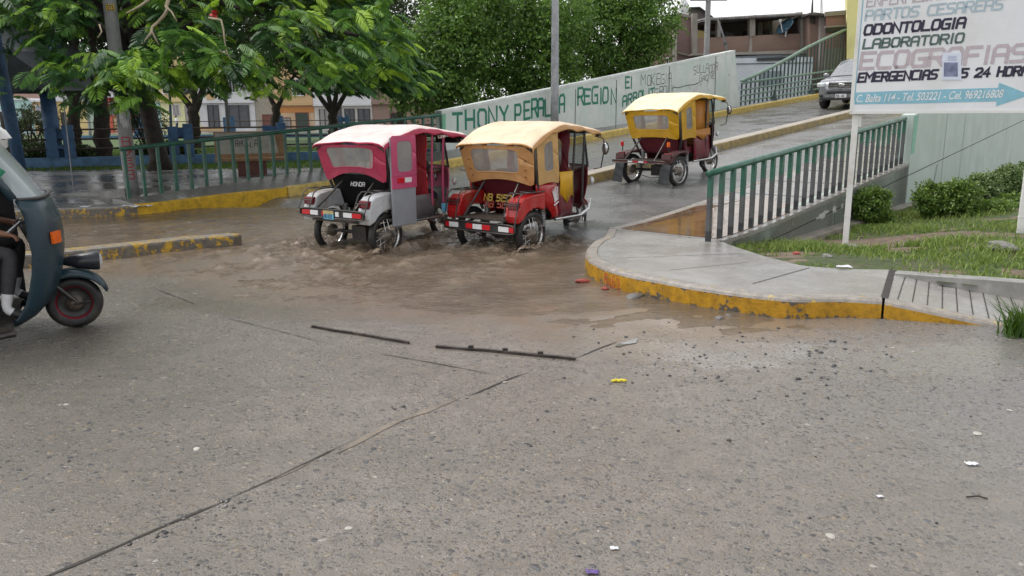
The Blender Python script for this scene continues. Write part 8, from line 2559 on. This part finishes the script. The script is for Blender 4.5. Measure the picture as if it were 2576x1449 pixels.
def paper(name, p, s_, m_, label, seed):
    g = random.Random(seed); n = 6; b = MB()
    s_ = s_ * (.7 if s_ < .1 else 1)
    rows = [[p + Vector(((i / (n - 1) - .5) * s_ * (1 + .3 * g.random()), (j / (n - 1) - .5) * s_ * .6 * (1 + .3 * g.random()), .006 + s_ * .16 * g.random())) for j in range(n)] for i in range(n)]
    b.grid(rows, flip=True); return tag(b.build(name, m_, smooth=True, solid=.002), label, 'litter')
M['paper'] = mat('crumpled_paper', (.66, .66, .70), .6, 0, .12, 30)
paper('paper_scrap', gpt(2444, 1170), .07, M['paper'], 'white crumpled scrap on the road at the lower right', 1)
paper('paper_scrap', gpt(2214, 1252), .035, M['paper'], 'narrow white paper scrap in the right foreground', 2)
paper('paper_scrap', gpt(1545, 1383), .04, M['paper'], 'small torn white scrap near the bottom of the photo', 3)
paper('wrapper', gpt(1490, 1443), .06, mat('purple_wrapper', (.13, .08, .26), .3, 0, .3, 40), 'purple sweet wrapper at the bottom edge of the road', 4)
q = r2(718, 186, ZT); paper('paper_scrap', q, .13, M['paper'], 'crumpled white paper on the pavement edge by the lawn', 5)
for i, (px, py, s_, lab) in enumerate(((333, 521, .26, 'white litter on the left pavement beside the pole foot, left piece'), (372, 519, .14, 'white litter on the left pavement, right of the other piece'), (216, 522, .16, 'pale litter near the left kerb by the blue three-wheeler'))):
    paper('paper_scrap', at(px, py, .085), s_, M['paper'], lab, 10 + i)
b = MB(); P = [gpt(2430, 1253, .006), gpt(2460, 1254, .012), gpt(2484, 1258, .006)]; b.tube(P, .0035, 6)
tag(b.build('twig', M['bark']), 'thin dark twig on the pebbled road at the right', 'twig')
# lawn debris
for (px, py, s_, m_, lab) in ((2520, 632, .34, 'stone_grey', 'flat grey concrete lump in the grass by the right sign post'), (2148, 628, .20, 'stone_grey', 'grey concrete footing lump at the left sign post foot'), (2003, 641, .10, 'brick_red', 'red brick bit on the bare soil by the pavement'), (2080, 648, .12, 'stone_grey', 'brownish stone in the grass near the pavement edge')):
    me = rock_mesh(.5, px % 11, .35, 3); me.materials.append(M[m_] if m_ != 'stone_grey' else mat('lump_concrete', (.22, .215, .20), .7, 0, .35, 12, bmp=.4))
    o = put(me, 'stone_lump', on_lawn(px, py), s_, .5, .12); tag(o, lab, 'stone')
for i in range(26):
    px, py = gs.uniform(2140, 2420), gs.uniform(585, 622)
    q = on_lawn(px, py)
    b = MB(); s_ = gs.uniform(.015, .035); a = gs.uniform(0, 6)
    b.add([q + Vector((math.cos(a + k) * s_ * (1.6 if k % 3.14 < .1 else .6), math.sin(a + k) * s_ * .6, .012 + .01 * gs.random())) for k in (0, 1.57, 3.14, 4.71)], [(0, 1, 2, 3)])
    tag(b.build('dry_leaf', mat('dry_leaf', (.32, .22, .11), .7, 0, .4, 30), solid=.002), 'dry leaf scrap lying on the bare soil beside the round shrub', 'leaf', 'dry leaf scraps on the bare soil')
# survey mark painted in red on the kerb face
b = MB()
def kerb_face_frame(t_px):
    i = min(range(len(outer) - 1), key=lambda k: (outer[k] - t_px).length)
    d = (outer[i + 1] - outer[i]).normalized(); return d, Vector((d.y, -d.x, 0))
po = r1(360, 545, ZT); d_, nrm_ = kerb_face_frame(po)
write(b, 'B463', Vector((po.x, po.y, ZT - .185)) + nrm_ * .02, d_, (0, 0, 1), nrm_, .115, .05, .03, .014, jit=.10, seed=5)
ko = b.build('red_mark', paint('kerb_red', (.42, .05, .02), .15))
tag(ko, 'red survey letters brushed on the yellow kerb near its rounded nose', 'painted mark')
# pedestrian before the yellow house
gp = aty(446, 320, 84); gp.z = .03
Jp = {'pelvis': (0, 0, .92), 'chest': (0, .02, 1.30), 'neck': (0, .02, 1.46), 'head': (0, .05, 1.60), 'face': (0, 1, 0)}
for s_, S in ((-1, 'L'), (1, 'R')):
    Jp.update({'sh' + S: (.18 * s_, 0, 1.40), 'el' + S: (.25 * s_, .02, 1.12), 'wr' + S: (.22 * s_, .16, .95), 'hand' + S: (0, .5, -.6), 'hip' + S: (.09 * s_, 0, .90), 'kn' + S: (.10 * s_, .04, .50), 'an' + S: (.10 * s_, 0, .09)})
M['vest_navy'] = mat('vest_navy', (.02, .025, .05), .8); M['jean'] = mat('jean_blue', (.04, .06, .11), .8)
person('person', 'distant person in a white shirt and dark vest before the yellow house', Jp, dict(top='shirt_white', sleeve='shirt_white', arm='shirt_white', skin='skin', legs='jean', shin='jean', ankle='jean', shoe='shoe_black'), loc=gp, rz=math.pi * .8)
